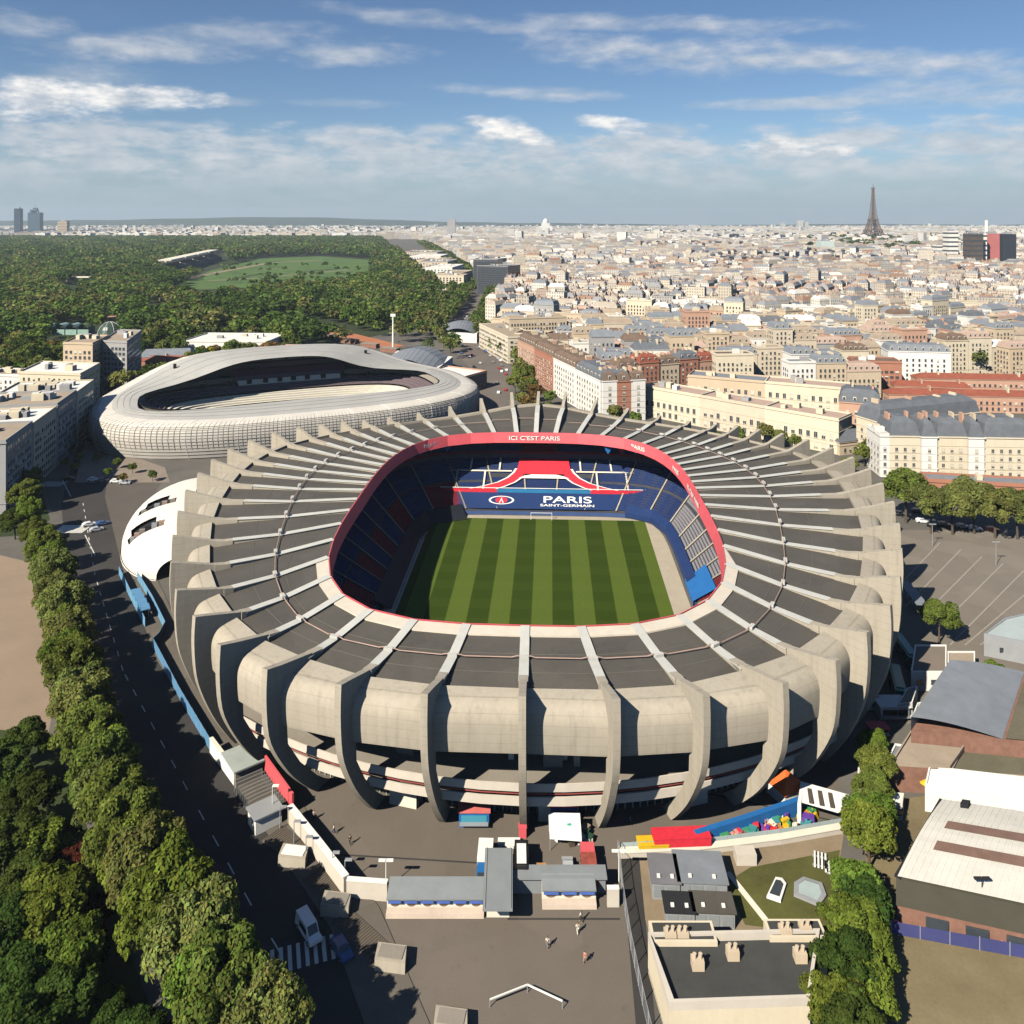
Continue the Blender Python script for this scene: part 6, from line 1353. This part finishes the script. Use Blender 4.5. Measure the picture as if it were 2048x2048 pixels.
for i in range(16):
    a = cr.uniform(-1, 1); px, py = 1150 + cr.uniform(-38, 45), 1676 + cr.uniform(-10, 12) + a * 3; x, y = up(px, py); w = cr.uniform(.8, 1.6)
    c = [M_trunk, M_white, M_cream, M_pipe, mat('dark_green_crate', (.02, .06, .04), .8), M_steel][i % 6]; b = MB(); b.box(0, 0, 0, w, w * .8, cr.uniform(.5, 1.3)); b.box(0, 0, .4, w * .6, w * .9, .5, .5)
    tag(b.build('goods_crate', c, None, loc=(x, y, 0), rz=cr.uniform(0, 3)), '%s crate in the heap of goods by the white tent' % ['brown', 'white', 'cream', 'rusty', 'dark green', 'steel grey'][i % 6], 'crate', 'crates heaped by the white tent')
def boxthing(name, label, cat, px, py, w, d, h, m, rz=0, lid=None):
    x, y = up(px, py); t = thing(name, label, cat, (x, y, 0), rz); b = MB(); b.box(0, 0, 0, w, d, h); b.build('body', m, t); b = MB(); b.box(0, 0, h, w + .15, d + .15, .12); b.build('lid', lid or m, t); return t
boxthing('panel_stack', 'long white board lying on the plaza beside the red box', 'board', 1018, 1690, 3.6, 1.6, .5, M_white); boxthing('red_box', 'red box standing at the foot of the central rib', 'box', 1045, 1672, 1.3, 1.2, 1.7, M_red)
boxthing('crate', 'orange brown wooden crate behind the right gate wing', 'crate', 1082, 1752, 1.6, 1.9, 1.2, mat('orange_wood', (.42, .22, .09), .8)); boxthing('crate', 'low wooden pallet pile left of the red truck', 'crate', 1132, 1762, 1.6, .9, .5, M_pipe)
# coaches
def coach(label, px, py, rz):
    x, y = up(px, py); t = thing('coach', label, 'coach', (x, y, 0), rz, 'teal coaches beside the stadium'); m = carpaint('teal', (.01, .20, .165)); L = 11.5
    prof_body(t, [(-L / 2, .4), (L / 2, .4), (L / 2, 1.2), (L / 2 - .35, 3.3), (-L / 2 + .1, 3.35), (-L / 2, 1.2)], 2.55, m)
    b = MB(); b.box(0, 0, 3.36, L - 2.5, 1.6, .18); b.build('roof_unit', m, t); b = MB(); b.box(L / 2 - .15, 0, 1.5, .1, 2.2, 1.5); b.build('windscreen', M_glass, t)
    for s in (-1, 1): b = MB(); b.box(-.2, s * 1.2, 1.7, L - 1.4, .12, .95); b.build('side_window', M_glass, t)
    b = MB(); b.box(L / 2 + .02, 0, .5, .1, 2.3, .6); b.build('bumper', M_white, t); wheels(t, (L / 2 - 2.4, -L / 2 + 3), 2.5, .5)
coach('teal coach parked farther along the stadium flank', 1811, 1318, R(-96)); coach('teal coach parked nearer, turned slightly inward', 1795, 1384, R(-108))
for i, (px, py, w, d, h, m, lab) in enumerate([(1740, 1420, 3.5, 3, 2.6, M_white, 'small white kiosk tight against the ribs'), (1728, 1412, 3, 2.5, 2.8, mat('indigo_cloth', (.05, .06, .2), .7), 'indigo stall beside the small white kiosk'), (1640, 1495, 4, 3, 2.4, mat('petrol_box', (.04, .10, .16), .6), 'petrol blue box at the foot of a right hand rib'), (1790, 1440, 6, 4, 2.6, M_white, 'white stall row by the gym wall'), (1760, 1475, 3.5, 2.2, 1.6, M_red, 'red tarpaulin bundle in front of the leafy line')]):
    kiosk(lab, px, py, w, d, h, m, m)
# orange hut
oh = thing('hut', 'small hut with bright orange pyramid roof and white walls by a right hand rib', 'hut', (*up(1572, 1592), 0), R(25))
b = MB(); b.box(0, 0, 0, 5, 4.6, 2.4); b.build('wall', M_white, oh); b = MB(); C_ = rect(0, 0, 5.8, 5.4)
for i in range(4): b.poly([(*C_[i], 2.4), (*C_[(i + 1) % 4], 2.4), (0, 0, 4.8)])
b.build('roof', mat('orange_roof', (.62, .13, .03), .6), oh); b = MB(); b.box(0, -2.33, 0, 1.2, .08, 2.0); b.build('door', M_cream, oh)
seg('curved low white kerb wall beside the orange hut', [up(1525, 1545), up(1540, 1562), up(1585, 1590)], 1.0, .7, M_white)
# play yard: blue wall, coloured things, glass fence, concrete wall, slide hall
seg('long bright blue wall closing the play yard', [up(1390, 1695), up(1500, 1660), up(1622, 1618)], 2.6, 1.0, M_blue)
ky = [((1362, 1695), 9.5, 2.6, 2.4, M_redseat2, 'red container at the left end of the play yard'), ((1305, 1700), 5, 2.2, 1.5, mat('yellow_paint', (.66, .42, .02), .5), 'yellow low container left of the red container'), ((1290, 1697), 1.6, 2, 1.4, M_tile, 'small rust coloured bin left of the yellow container')]
for (px, py), w, d, h, m, lab in ky: boxthing('container', lab, 'container', px, py, w, d, h, m, R(3))
toyc = [M_redseat2, mat('green_toy', (.05, .25, .10), .6), mat('purple_toy', (.12, .05, .3), .6), mat('pink_toy', (.6, .25, .25), .6), M_cream, mat('teal_toy', (.05, .25, .25), .6), MATS['yellow_paint'], mat('orange_toy', (.55, .2, .04), .6)]; toyn = ['red', 'green', 'purple', 'pink', 'cream', 'teal', 'yellow', 'orange']
for i in range(46):
    px = cr.uniform(1425, 1640); lo, hi = 1692 - (px - 1425) * .19, 1668 - (px - 1425) * .235; x, y = up(px, cr.uniform(lo, hi) + 2); b = MB(); w = cr.uniform(.7, 2.2)
    if i % 3: b.box(0, 0, 0, w, w * .7, cr.uniform(.4, 1.6)); b.box(.3, 0, .3, w * .4, w, .9, .6)
    else: b.tube((0, 0, 0), (0, 0, .9), w * .5, w * .35, 8); b.tube((0, 0, .9), (0, 0, 1.4), .1, .1)
    tag(b.build('play_object', toyc[i % 8], None, loc=(x, y, 0), rz=cr.uniform(0, 3)), '%s play object scattered in the yard behind the blue wall' % toyn[i % 8], 'toy', 'objects scattered in the play yard')
railing('long pale glass railing along the play yard wall', [up(1240, 1706), up(1400, 1698), up(1560, 1678), up(1690, 1655)], 1.1, M_steel, 2.4, base=.7, panelm=mat('frosted_glass', (.36, .43, .42), .3, .1, .5))
seg('long pale concrete wall under the glass railing', [up(1240, 1712), up(1400, 1704), up(1560, 1684), up(1690, 1661)], .9, 1.2, M_band, cap=M_cream)
wb = thing('slide_hall', 'white open roofed structure with three dark slots at the end of the play yard', 'shelter', (*up(1665, 1640), 0), R(-25))
b = MB(); b.box(0, 2.2, 0, 11, .6, 3.4); b.box(-5.2, -.5, 0, .6, 5.5, 3.4); b.build('wall', M_white, wb); b = MB(); b.poly([(-5.5, -2.5, 3.2), (1, -2.5, 3.2), (5.5, 2.5, 3.6), (-5.5, 2.5, 3.6)]); b.build('roof', M_white, wb)
for i in range(3): b = MB(); b.box(-3.6 + i * 1.7, -.6 + i * .2, 3.45, .7, 3.6, .2, R(10)); b.build('slot', M_trunk, wb)
# sheds in the yard
def shed(label, px, py, w, d, h, m, rz=R(-3)):
    x, y = up(px, py); t = thing('shed', label, 'shed', (x, y + d / 2, 0), rz); b = MB(); b.box(0, 0, 0, w, d, h); b.build('wall', M_steel, t); b = MB(); b.box(0, 0, h, w + .5, d + .5, .25, bottom=True); r = b.build('roof', m, t)
    for i in range(int(w / 2)):
        b = MB(); b.box(-w / 2 + 1 + i * 2, -d / 2 - .02, .4, 1.5, .08, h - .8); b.build('door', M_tgroof, t)
    for i in range(2): b = MB(); b.box(-w / 4 + i * w / 2, -d / 2 + .9, h + .25, .5, .5, .3); b.build('roof_vent', M_white, r)
shed('narrow grey shed beside the wider grey shed in the yard', 1334, 1800, 4.2, 5.4, 2.6, mat('mauve_grey_roof', (.17, .165, .175), .7)); shed('wider grey shed in the yard below the concrete wall', 1408, 1800, 7.4, 6.0, 2.6, M_zinc)
shed('dark small shed in the shade behind the flat roofed building', 1362, 1858, 4.2, 3.4, 2.4, M_dark); shed('dark wider shed in the shade behind the flat roofed building', 1430, 1858, 6.0, 3.4, 2.4, M_roofdk)
seg('pale stub wall below the concrete wall by the sheds', [up(1470, 1722), up(1510, 1722)], 1.8, 2.0, M_band)
# flat roofed building at the lower edge with high parapets
HB = 4.5
def U(px, py, z=HB): return G(px, py, z)
fb = thing('flat_roof_building', 'dark flat roofed building with pale parapets and roof stacks at the lower frame edge', 'building', (*U(1470, 1950), 0)); ox, oy = U(1470, 1950)
O = [U(1338, 2022), U(1620, 2012), U(1640, 1872), U(1296, 1880)]; O = [(p[0] - ox, p[1] - oy) for p in O]
b = MB(); b.prism(O, 0, HB, 0); b.build('wall', WM['cream'], fb); I = inset(O, .5); b = MB(); b.poly([(*p, HB + .02) for p in I]); b.build('roof', mat('bitumen_roof', (.055, .055, .05), .8, .2, .3), fb)
for px, py, w, d in ((1365, 1872, 9, 3.4), (1590, 1866, 8, 3.0)):
    x, y = U(px, py); b = MB(); b.box(x - ox, y - oy, 0, w, d, HB + .7); b.build('rear_bay', WM['cream'], fb); b = MB(); b.box(x - ox, y - oy, HB + .7, w - .8, d - .8, .06); b.build('roof', MATS['bitumen_roof'], fb)
for i in range(4): j = (i + 1) % 4; b = MB(); b.prism([O[i], O[j], I[j], I[i]], HB, HB + 1.1); b.build('parapet', M_band, fb)
for px, py in ((1395, 1935), (1465, 1915), (1600, 1920), (1340, 1880), (1365, 1880), (1570, 1872), (1610, 1868)):
    x, y = U(px, py); b = MB(); b.box(x - ox, y - oy, HB, 1.6, 1.3, 1.3); b.tube((x - ox - .4, y - oy, HB + 1.3), (x - ox - .4, y - oy, HB + 1.9), .28); b.tube((x - ox + .4, y - oy, HB + 1.3), (x - ox + .4, y - oy, HB + 1.9), .28); b.build('roof_stack', WM['sand'], fb)
b = MB(); x, y = U(1520, 2022); b.box(x - ox, y - oy - 3, 0, 12, 4.5, HB - 3.5); b.build('front_annexe', M_band, fb)
# white racks and boat frames on the lawn
for i, (px, py, lab) in enumerate([(1640, 1725, 'white slatted rack leaning on the lawn near the leafy line'), (1662, 1740, 'small white slatted rack beside the larger rack')]):
    x, y = up(px, py); t = thing('rack', lab, 'rack', (x, y, 0), R(-20)); 
    for j in range(4 - 2 * i): b = MB(); b.box(j * .55 - .8, 0, .3, .28, 3.4 - i, .2, bottom=True); b.build('slat', M_white, t)
    b = MB(); b.box(0, -1, 0, 2.3 - i, .15, .3); b.box(0, 1, 0, 2.3 - i, .15, .3); b.build('bearer', M_steel, t)
for i, (px, py, lab) in enumerate([(1553, 1782, 'white framed glass cold frame lying on the lawn'), (1620, 1785, 'rounded white mesh cover on the lawn by the leafy line')]):
    x, y = up(px, py); t = thing('cold_frame', lab, 'frame', (x, y, 0), R(-25)); b = MB(); P = [(-1.2, -2.2), (.9, -2.2), (1.3, 1.6), (.6, 2.4), (-.4, 2.2)] if i == 0 else [(-2.2, -2), (1.6, -2.4), (2.4, 0), (1.6, 2.2), (-1.2, 2.2), (-2.4, .4)]
    Q = [(x_ * .72, y_ * .72) for x_, y_ in P]; b.loft([[(*p, .1) for p in P], [(*p, .5) for p in P], [(*q, .55) for q in Q]], closed=True); b.build('rim', M_white if i == 0 else M_steel, t); b = MB(); b.poly([(*q, .5) for q in Q]); b.build('pane', M_glass if i == 0 else MATS['frosted_glass'], t)
# right: white sawtooth hall, brick gym, flat buildings
Hh = 7.5
wh = thing('white_hall', 'large hall with bright white roof, two brown roof lights and a dark gutter edge', 'hall', (*G(1800, 1750, 0), 0)); ox, oy = G(1800, 1750, 0)
O = [G(1795, 1752, Hh), G(2120, 1822, Hh), G(2160, 1640, Hh), G(1885, 1598, Hh)]; O = [(p[0] - ox, p[1] - oy) for p in O]
b = MB(); b.prism(O, 0, 3.2); b.build('brick_base', M_brick, wh); b = MB(); b.prism([(p[0], p[1]) for p in inset(O, -.15)], 3.2, Hh - .3, bottom=True); b.build('wall', mat('olive_cladding', (.075, .07, .05), .8, .1, .3), wh)
b = MB(); b.loft([[(*bil(O, u, v), Hh + .9 * math.sin(math.pi * v)) for u in (0, .5, 1)] for v in np.linspace(0, 1, 9)]); rf = b.build('roof', mat('white_sheet_roof', (.60, .57, .50), .5, .10, .3), wh)
for i in range(22): b = MB(); u = (i + .5) / 22; b.path([(*bil(O, u, v), Hh + .9 * math.sin(math.pi * v) + .05) for v in np.linspace(0, 1, 7)], .05, 3); b.build('roof_seam', M_cream, rf)
for v0, v1 in ((.30, .40), (.56, .66)):
    b = MB(); b.loft([[(*bil(O, u, v), Hh + .9 * math.sin(math.pi * v) + .14) for u in (.14, 1)] for v in (v0, v1)]); b.build('roof_light', mat('brown_rooflight', (.19, .115, .085), .6, .2, .5), rf)
b = MB(); P = [bil(O, .16, .9), bil(O, .22, .9), bil(O, .22, .96), bil(O, .16, .96)]; b.prism(P, Hh + .2, Hh + 1.0); b.build('hatch', M_dark, rf)
b = MB(); b.beam((*O[3], Hh - .35), (*O[0], Hh - .35), .9, .3); b.build('gutter', M_dark, wh)
for i, u in enumerate((.25, .5, .75)): b = MB(); p = bil(O, u, -.002); b.box(p[0], p[1] - .2, .8, 3, .2, 1.8, math.atan2(O[1][1] - O[0][1], O[1][0] - O[0][0])); b.build('window', M_glass, wh)
ban = railing('blue banner fence with pink ends along the sports field', [up(1782, 1868), up(1900, 1890), up(2020, 1912), up(2120, 1930)], 2.0, M_steel, 5, panelm=mat('indigo_banner', (.055, .06, .17), .6))
for px, py in ((1783, 1852), (2003, 1888)):
    x, y = up(px, py); o = [x - ban.location.x, y - ban.location.y - 1.0]; b = MB(); b.tube((o[0], o[1] - .1, 1.0), (o[0], o[1] + .1, 1.0), .8, n=14); b.build('pink_disc', mat('pink_print', (.62, .16, .22), .6), ban)
# brick gym with grey vault
gy = thing('gym', 'brick gym with grey curved roof and stepped brick terraces on the right', 'gym', (*G(1900, 1480), 0)); ox, oy = G(1900, 1480); Hg = 7
def gl(px, py, z): x, y = G(px, py, z); return (x - ox, y - oy)
O = [gl(1822, 1462, Hg), gl(2120, 1490, Hg), gl(2140, 1345, Hg), gl(1900, 1345, Hg)]
b = MB(); b.prism(O, 0, Hg); b.build('wall', M_brick, gy)
b = MB(); rows = [[(*bil(O, u * .62, v), Hg + 2.6 * math.sin(math.pi * min(1, u * .5 + .5)) * (1 if u < 1 else .0) + .1) for v in (0, .5, 1)] for u in np.linspace(0, 1, 9)]; b.loft(rows); b.loft([[(*bil(O, 0, v), Hg) for v in (0, .5, 1)], rows[0]]); b.build('vault_roof', M_zinc, gy, smooth=True)
b = MB(); b.poly([(*bil(O, .64, 0), Hg + .3), (*bil(O, 1, 0), Hg + .3), (*bil(O, 1, 1), Hg + .3), (*bil(O, .64, 1), Hg + .3)]); b.build('flat_roof', mat('olive_felt', (.13, .115, .075), .9, .2, .2), gy)
steps = [((1780, 1528), (1900, 1535), (1945, 1470), (1822, 1462), 5.0), ((1900, 1545), (2120, 1560), (2120, 1480), (1935, 1475), 4.2), ((1850, 1540), (1925, 1555), (1930, 1520), (1870, 1510), 3.2), ((1965, 1575), (2120, 1590), (2120, 1540), (1990, 1535), 2.8)]
for i, (a, c, d, e, h) in enumerate(steps):
    Q = [gl(*p, h) for p in (a, c, d, e)]; b = MB(); b.prism(Q, 0, h - .3); b.build('brick_terrace', M_brick, gy); b = MB(); b.poly([(*p, h - .25) for p in inset(Q, .25)]); b.build('terrace_roof', M_gravelroof if i % 2 == 0 else MATS['olive_felt'], gy)
    for k in range(4): q = (k + 1) % 4; J = inset(Q, .35); b = MB(); b.prism([Q[k], Q[q], J[q], J[k]], h - .3, h + .25); b.build('coping', M_gravelroof, gy)
def flat(label, pts, h, wm, rm, name='flat_building', n=2):
    P = [G(x, y, h) for x, y in pts]; cx = sum(p[0] for p in P) / 4; cy = sum(p[1] for p in P) / 4; t = thing(name, label, 'building', (cx, cy, 0)); Q = [(p[0] - cx, p[1] - cy) for p in P]
    b = MB(); b.prism(Q, 0, h); b.build('wall', wm, t); I = inset(Q, .3); b = MB(); b.poly([(*p, h + .05) for p in I]); b.build('roof', rm, t)
    for i in range(4): j = (i + 1) % 4; b = MB(); b.prism([Q[i], Q[j], I[j], I[i]], h, h + .35); b.build('parapet', wm, t)
    for i in range(n): p = bil(Q, .25 + .4 * i, .002); b = MB(); b.box(p[0], p[1] - .06, h * .35, 1.4, .12, 1.1); b.build('window', M_glass, t)
    return t
flat('brownish flat roofed house with white front above the teal coaches', [(1822, 1346), (1893, 1346), (1893, 1292), (1830, 1292)], 4.0, M_white, mat('tan_felt', (.19, .155, .125), .9, .1, .2))
flat('small white walled annexe right of the brownish house', [(1895, 1335), (1950, 1335), (1950, 1305), (1895, 1305)], 3.2, M_white, M_gravelroof)
flat('white low annexe between coaches and gym', [(1822, 1440), (1850, 1438), (1862, 1405), (1835, 1408)], 3.4, M_white, M_white); flat('white hut with terrace beside the nearer coach', [(1795, 1412), (1825, 1408), (1835, 1375), (1815, 1378)], 3.0, M_white, M_gravelroof)
flat('long low white building between gym and white hall', [(1850, 1572), (2120, 1612), (2120, 1565), (1858, 1535)], 4.5, M_white, mat('bright_white_roof', (.80, .79, .77), .6, .04, .3), n=2)
flat('grey flat annexe with brick parapet left of the gym', [(1775, 1520), (1850, 1530), (1860, 1500), (1790, 1490)], 3.2, M_white, M_zinc); flat('pale hut at the lower left of the long white building', [(1785, 1610), (1805, 1612), (1808, 1590), (1788, 1588)], 2.6, M_cream, M_white)
flat('small white kiosk beside the leafy line on the service road', [(1715, 1555), (1738, 1560), (1738, 1540), (1716, 1537)], 2.6, M_white, M_white)
for i, (px, py, w, m, lab) in enumerate([(1858, 1588, 2.6, MATS['yellow_paint'], 'yellow parasol in front of the long white building'), (1875, 1590, 1.8, MATS['green_toy'], 'green parasol beside the yellow parasol')]):
    x, y = up(px, py); t = thing('parasol', lab, 'parasol', (x, y, 0)); b = MB(); b.tube((0, 0, 0), (0, 0, 2.4), .06); b.build('pole', M_steel, t); b = MB(); b.tube((0, 0, 2.1), (0, 0, 2.9), w / 2 + .4, .05, 10); b.build('canopy', m, t)
for i, (px, m, lab) in enumerate([(1922, M_brick, 'brick red container below the long white building'), (1960, MATS['green_toy'], 'green container below the long white building'), (1995, M_cream, 'cream container below the long white building')]): boxthing('container', lab, 'container', px, 1596 + i * 4, 4, 2.2, 2, m, R(-8))
# glass canopy on the parking ground and roof corner at the frame edge
gc = thing('glass_canopy', 'slim grey glazed canopy standing at the edge of the parking ground', 'canopy', (*G(1828, 1215), 0), 0); p, q = G(1805, 1185, 0), G(1845, 1235, 0); ox, oy = gc.location.x, gc.location.y
b = MB(); b.beam((p[0] - ox, p[1] - oy, 3.2), (q[0] - ox, q[1] - oy, 3.2), 3.0, .25); b.build('roof', M_zinc, gc)
for i in range(5): r_ = lerp(p, q, i / 4); b = MB(); b.tube((r_[0] - ox, r_[1] - oy, 0), (r_[0] - ox, r_[1] - oy, 3.2), .1); b.build('post', M_white, gc)
flat('pale glazed roof corner at the frame edge below the parking ground', [(1968, 1270), (2120, 1300), (2120, 1215), (2010, 1238)], 5, M_steel, mat('pale_glass_roof', (.40, .45, .43), .3, .1, .3))
# clay ground and small things in the park
for i, (a, c, w) in enumerate([((612, 650), (690, 672), 18), ((690, 670), (790, 695), 20)]):
    p, q = G(*a), G(*c); b = MB(); b.box((p[0] + q[0]) / 2, (p[1] + q[1]) / 2, 0, math.dist(p, q), w, .3, math.atan2(q[1] - p[1], q[0] - p[0])); tag(b.build('clay_court', mat('red_clay', (.40, .155, .075), .9, .12, .05)), kind='structure')
for i in range(5):
    p = G(620 + i * 40, 668 + i * 9); t = thing('low_stand', 'low brick spectator wall along the clay ground, counted %s from the wood' % ordn[i], 'wall', (*p, 0), R(-28), 'low walls along the clay ground'); b = MB(); b.box(0, 0, 0, 16, 5, 3.2); b.build('body', M_brick, t); b = MB(); b.box(0, 0, 3.2, 16.4, 5.4, .4); b.build('coping', M_conc2, t)
ms = thing('floodlight_mast', 'white floodlight mast beside the clay ground', 'mast', (*G(786, 700), 0)); b = MB(); b.tube((0, 0, 0), (0, 0, 27), .9, .5, 8); b.build('shaft', M_white, ms); b = MB(); b.box(0, 0, 27, 4, 1.2, 2.2); b.build('lamp_panel', M_white, ms)
gr_ = thing('greenhouse', 'pale green glasshouse with several bays among the park trees', 'greenhouse', (*G(138, 668), 0))
for i in range(4): b = MB(); b.poly([(-22 + i * 11, -6, 5), (-12 + i * 11, -6, 5), (-12 + i * 11, 6, 5), (-22 + i * 11, 6, 5)]); b.loft([[(-22 + i * 11 + 5 - 5 * math.cos(t), y, 5 + 5 * math.sin(t)) for t in np.linspace(0, math.pi, 7)] for y in (-6, 6)]); b.prism([(-22 + i * 11, -6), (-12 + i * 11, -6), (-12 + i * 11, 6), (-22 + i * 11, 6)], 0, 5); b.build('bay', mat('green_glass', (.28, .42, .36), .3, .2, .3), gr_)
gd = thing('glass_dome', 'dark domed glasshouse behind the ochre block', 'greenhouse', (*G(220, 672), 0)); b = MB(); b.loft([[(11 * math.cos(p_) * math.cos(t), 11 * math.cos(p_) * math.sin(t), 13 * math.sin(p_)) for t in np.linspace(0, 6.283, 15)] for p_ in np.linspace(0, 1.5, 7)]); b.build('dome', mat('dark_green_glass', (.05, .08, .06), .3, .2, .3), gd)
for k in range(8): b = MB(); b.path([(11.1 * math.cos(p_) * math.cos(k * .785), 11.1 * math.cos(p_) * math.sin(k * .785), 13.1 * math.sin(p_)) for p_ in np.linspace(0, 1.5, 7)], .15, 4); b.build('glazing_rib', M_white, gd)
br = thing('park_bridge', 'long pale low bridge roof crossing the wood', 'bridge', (*G(150, 566), 0)); b = MB(); b.box(0, 0, 9, 90, 9, 2, bottom=True); b.build('deck', M_cream, br)
for i in range(4): b = MB(); b.box(-36 + i * 24, 0, 0, 3, 6, 9); b.build('pier', M_conc2, br)
# hoop frame at the lower edge of the plaza
hp = thing('barrier_frame', 'thin white barrier frame standing on the plaza at the lower frame edge', 'barrier', (*up(1050, 1985), 0)); b = MB(); p, q, r_ = up(980, 2015), up(1055, 1985), up(1125, 2018); L_ = lambda a: (a[0] - hp.location.x, a[1] - hp.location.y)
b.beam((*L_(p), 1.0), (*L_(q), 1.0), .18, .14); b.build('rail', M_white, hp); b = MB(); b.beam((*L_(q), 1.0), (*L_(r_), 1.0), .18, .14); b.build('rail', M_white, hp)
for a in (p, q, r_): b = MB(); b.tube((*L_(a), 0), (*L_(a), 1.0), .07); b.build('post', M_steel, hp)
# ---------------- people
def skinned(nm, pts, edges, rad, m, parent):
    me = bpy.data.meshes.new(nm); me.from_pydata(pts, edges, []); o = bpy.data.objects.new(nm, me); COL.objects.link(o)
    md = o.modifiers.new('skin', 'SKIN'); md.use_smooth_shade = True
    for i, v in enumerate(me.skin_vertices[0].data): v.radius = (rad[i], rad[i] * .85); v.use_root = (i == 0)
    o.modifiers.new('sub', 'SUBSURF').levels = 1
    ev = bpy.data.meshes.new_from_object(o.evaluated_get(bpy.context.evaluated_depsgraph_get())); bpy.data.objects.remove(o); ev.materials.clear(); ev.materials.append(m); return link(nm, ev, parent)
M_skin = mat('skin', (.42, .26, .18), .6, .05, 3)
def person(label, px, py, shirt, trousers, rz=0, stride=.28):
    x, y = up(px, py); t = thing('person', label, 'person', (x, y, 0), rz, 'people walking on the plaza')
    P = [(0, 0, .95), (0, 0, 1.2), (0, 0, 1.42), (0, .02, 1.54), (0, .03, 1.66), (.1, 0, .88), (.1, stride, .48), (.1, stride * .6, .06), (.1, stride * .6 + .16, .04), (-.1, 0, .88), (-.1, -stride * .5, .48), (-.1, -stride * 1.1, .09), (-.1, -stride * 1.1 + .15, .04),
         (.2, 0, 1.4), (.25, -.1, 1.13), (.24, .06, .9), (.24, .10, .82), (-.2, 0, 1.4), (-.25, .08, 1.13), (-.24, .22, .92), (-.24, .26, .84)]
    E_ = [(0, 1), (1, 2), (2, 3), (3, 4), (0, 5), (5, 6), (6, 7), (7, 8), (0, 9), (9, 10), (10, 11), (11, 12), (2, 13), (13, 14), (14, 15), (15, 16), (2, 17), (17, 18), (18, 19), (19, 20)]
    rd = [.13, .14, .15, .06, .11, .09, .065, .045, .04, .09, .065, .045, .04, .065, .05, .04, .04, .065, .05, .04, .04]
    skinned('body', P, E_, rd, M_skin, t)
    skinned('shirt', [P[0], P[1], P[2], P[13], P[14], P[17], P[18]], [(0, 1), (1, 2), (2, 3), (3, 4), (2, 5), (5, 6)], [.16, .165, .17, .085, .07, .085, .07], shirt, t)
    skinned('trousers', [(0, 0, .97), P[5], P[6], (P[7][0], P[7][1], .12), P[9], P[10], (P[11][0], P[11][1], .14)], [(0, 1), (1, 2), (2, 3), (0, 4), (4, 5), (5, 6)], [.15, .115, .085, .07, .115, .085, .07], trousers, t)
    b = MB(); b.loft([[(.125 * math.cos(p_) * math.cos(q_), .02 + .125 * math.cos(p_) * math.sin(q_), 1.68 + .12 * math.sin(p_)) for q_ in np.linspace(0, 6.283, 9)] for p_ in np.linspace(-.2, 1.5, 5)]); b.build('hair', M_trunk, t, smooth=True)
person('person in a pale top walking behind the seam line of the plaza', 1162, 1844, M_white, M_road, R(60)); person('person in a white top in the middle of the lower plaza', 1095, 1896, M_white, mat('grey_cloth', (.2, .2, .2), .9), R(200))
person('person in a pink red top on the lower plaza', 1170, 1926, mat('pink_cloth', (.55, .16, .15), .9), mat('tan_cloth', (.35, .22, .14), .9), R(150)); person('person in dark clothes near the parapet wall', 700, 1690, M_dark, M_black, R(40)); person('person in a cream top beyond the parapet wall', 668, 1668, M_cream, M_navy, R(100)); person('person in a grey top near the red board', 628, 1640, M_steel, M_dark, R(10))
person('person in a blue top standing near the kiosks on the plaza', 1260, 1652, M_blue, M_dark, R(300)); person('person in a pale coat near the lane fence on the plaza', 1155, 1868, M_cream, M_cream, R(20))
# ------------------------------------------------------------------ haze
hb = MB(); hb.box(0, 8200, -2, 33000, 17800, 342, bottom=True)
hz = bpy.data.materials.new('haze_air'); hz.use_nodes = True; nt = hz.node_tree; nt.nodes.clear()
out = nt.nodes.new('ShaderNodeOutputMaterial'); pv_ = nt.nodes.new('ShaderNodeVolumePrincipled'); pv_.inputs['Color'].default_value = (.74, .87, 1.0, 1); pv_.inputs['Density'].default_value = 5.2e-5; pv_.inputs['Anisotropy'].default_value = 0.1
nt.links.new(pv_.outputs[0], out.inputs['Volume'])
h = hb.build('haze', hz); tag(h, 'thin pale blue air over the city', None, None, 'stuff')
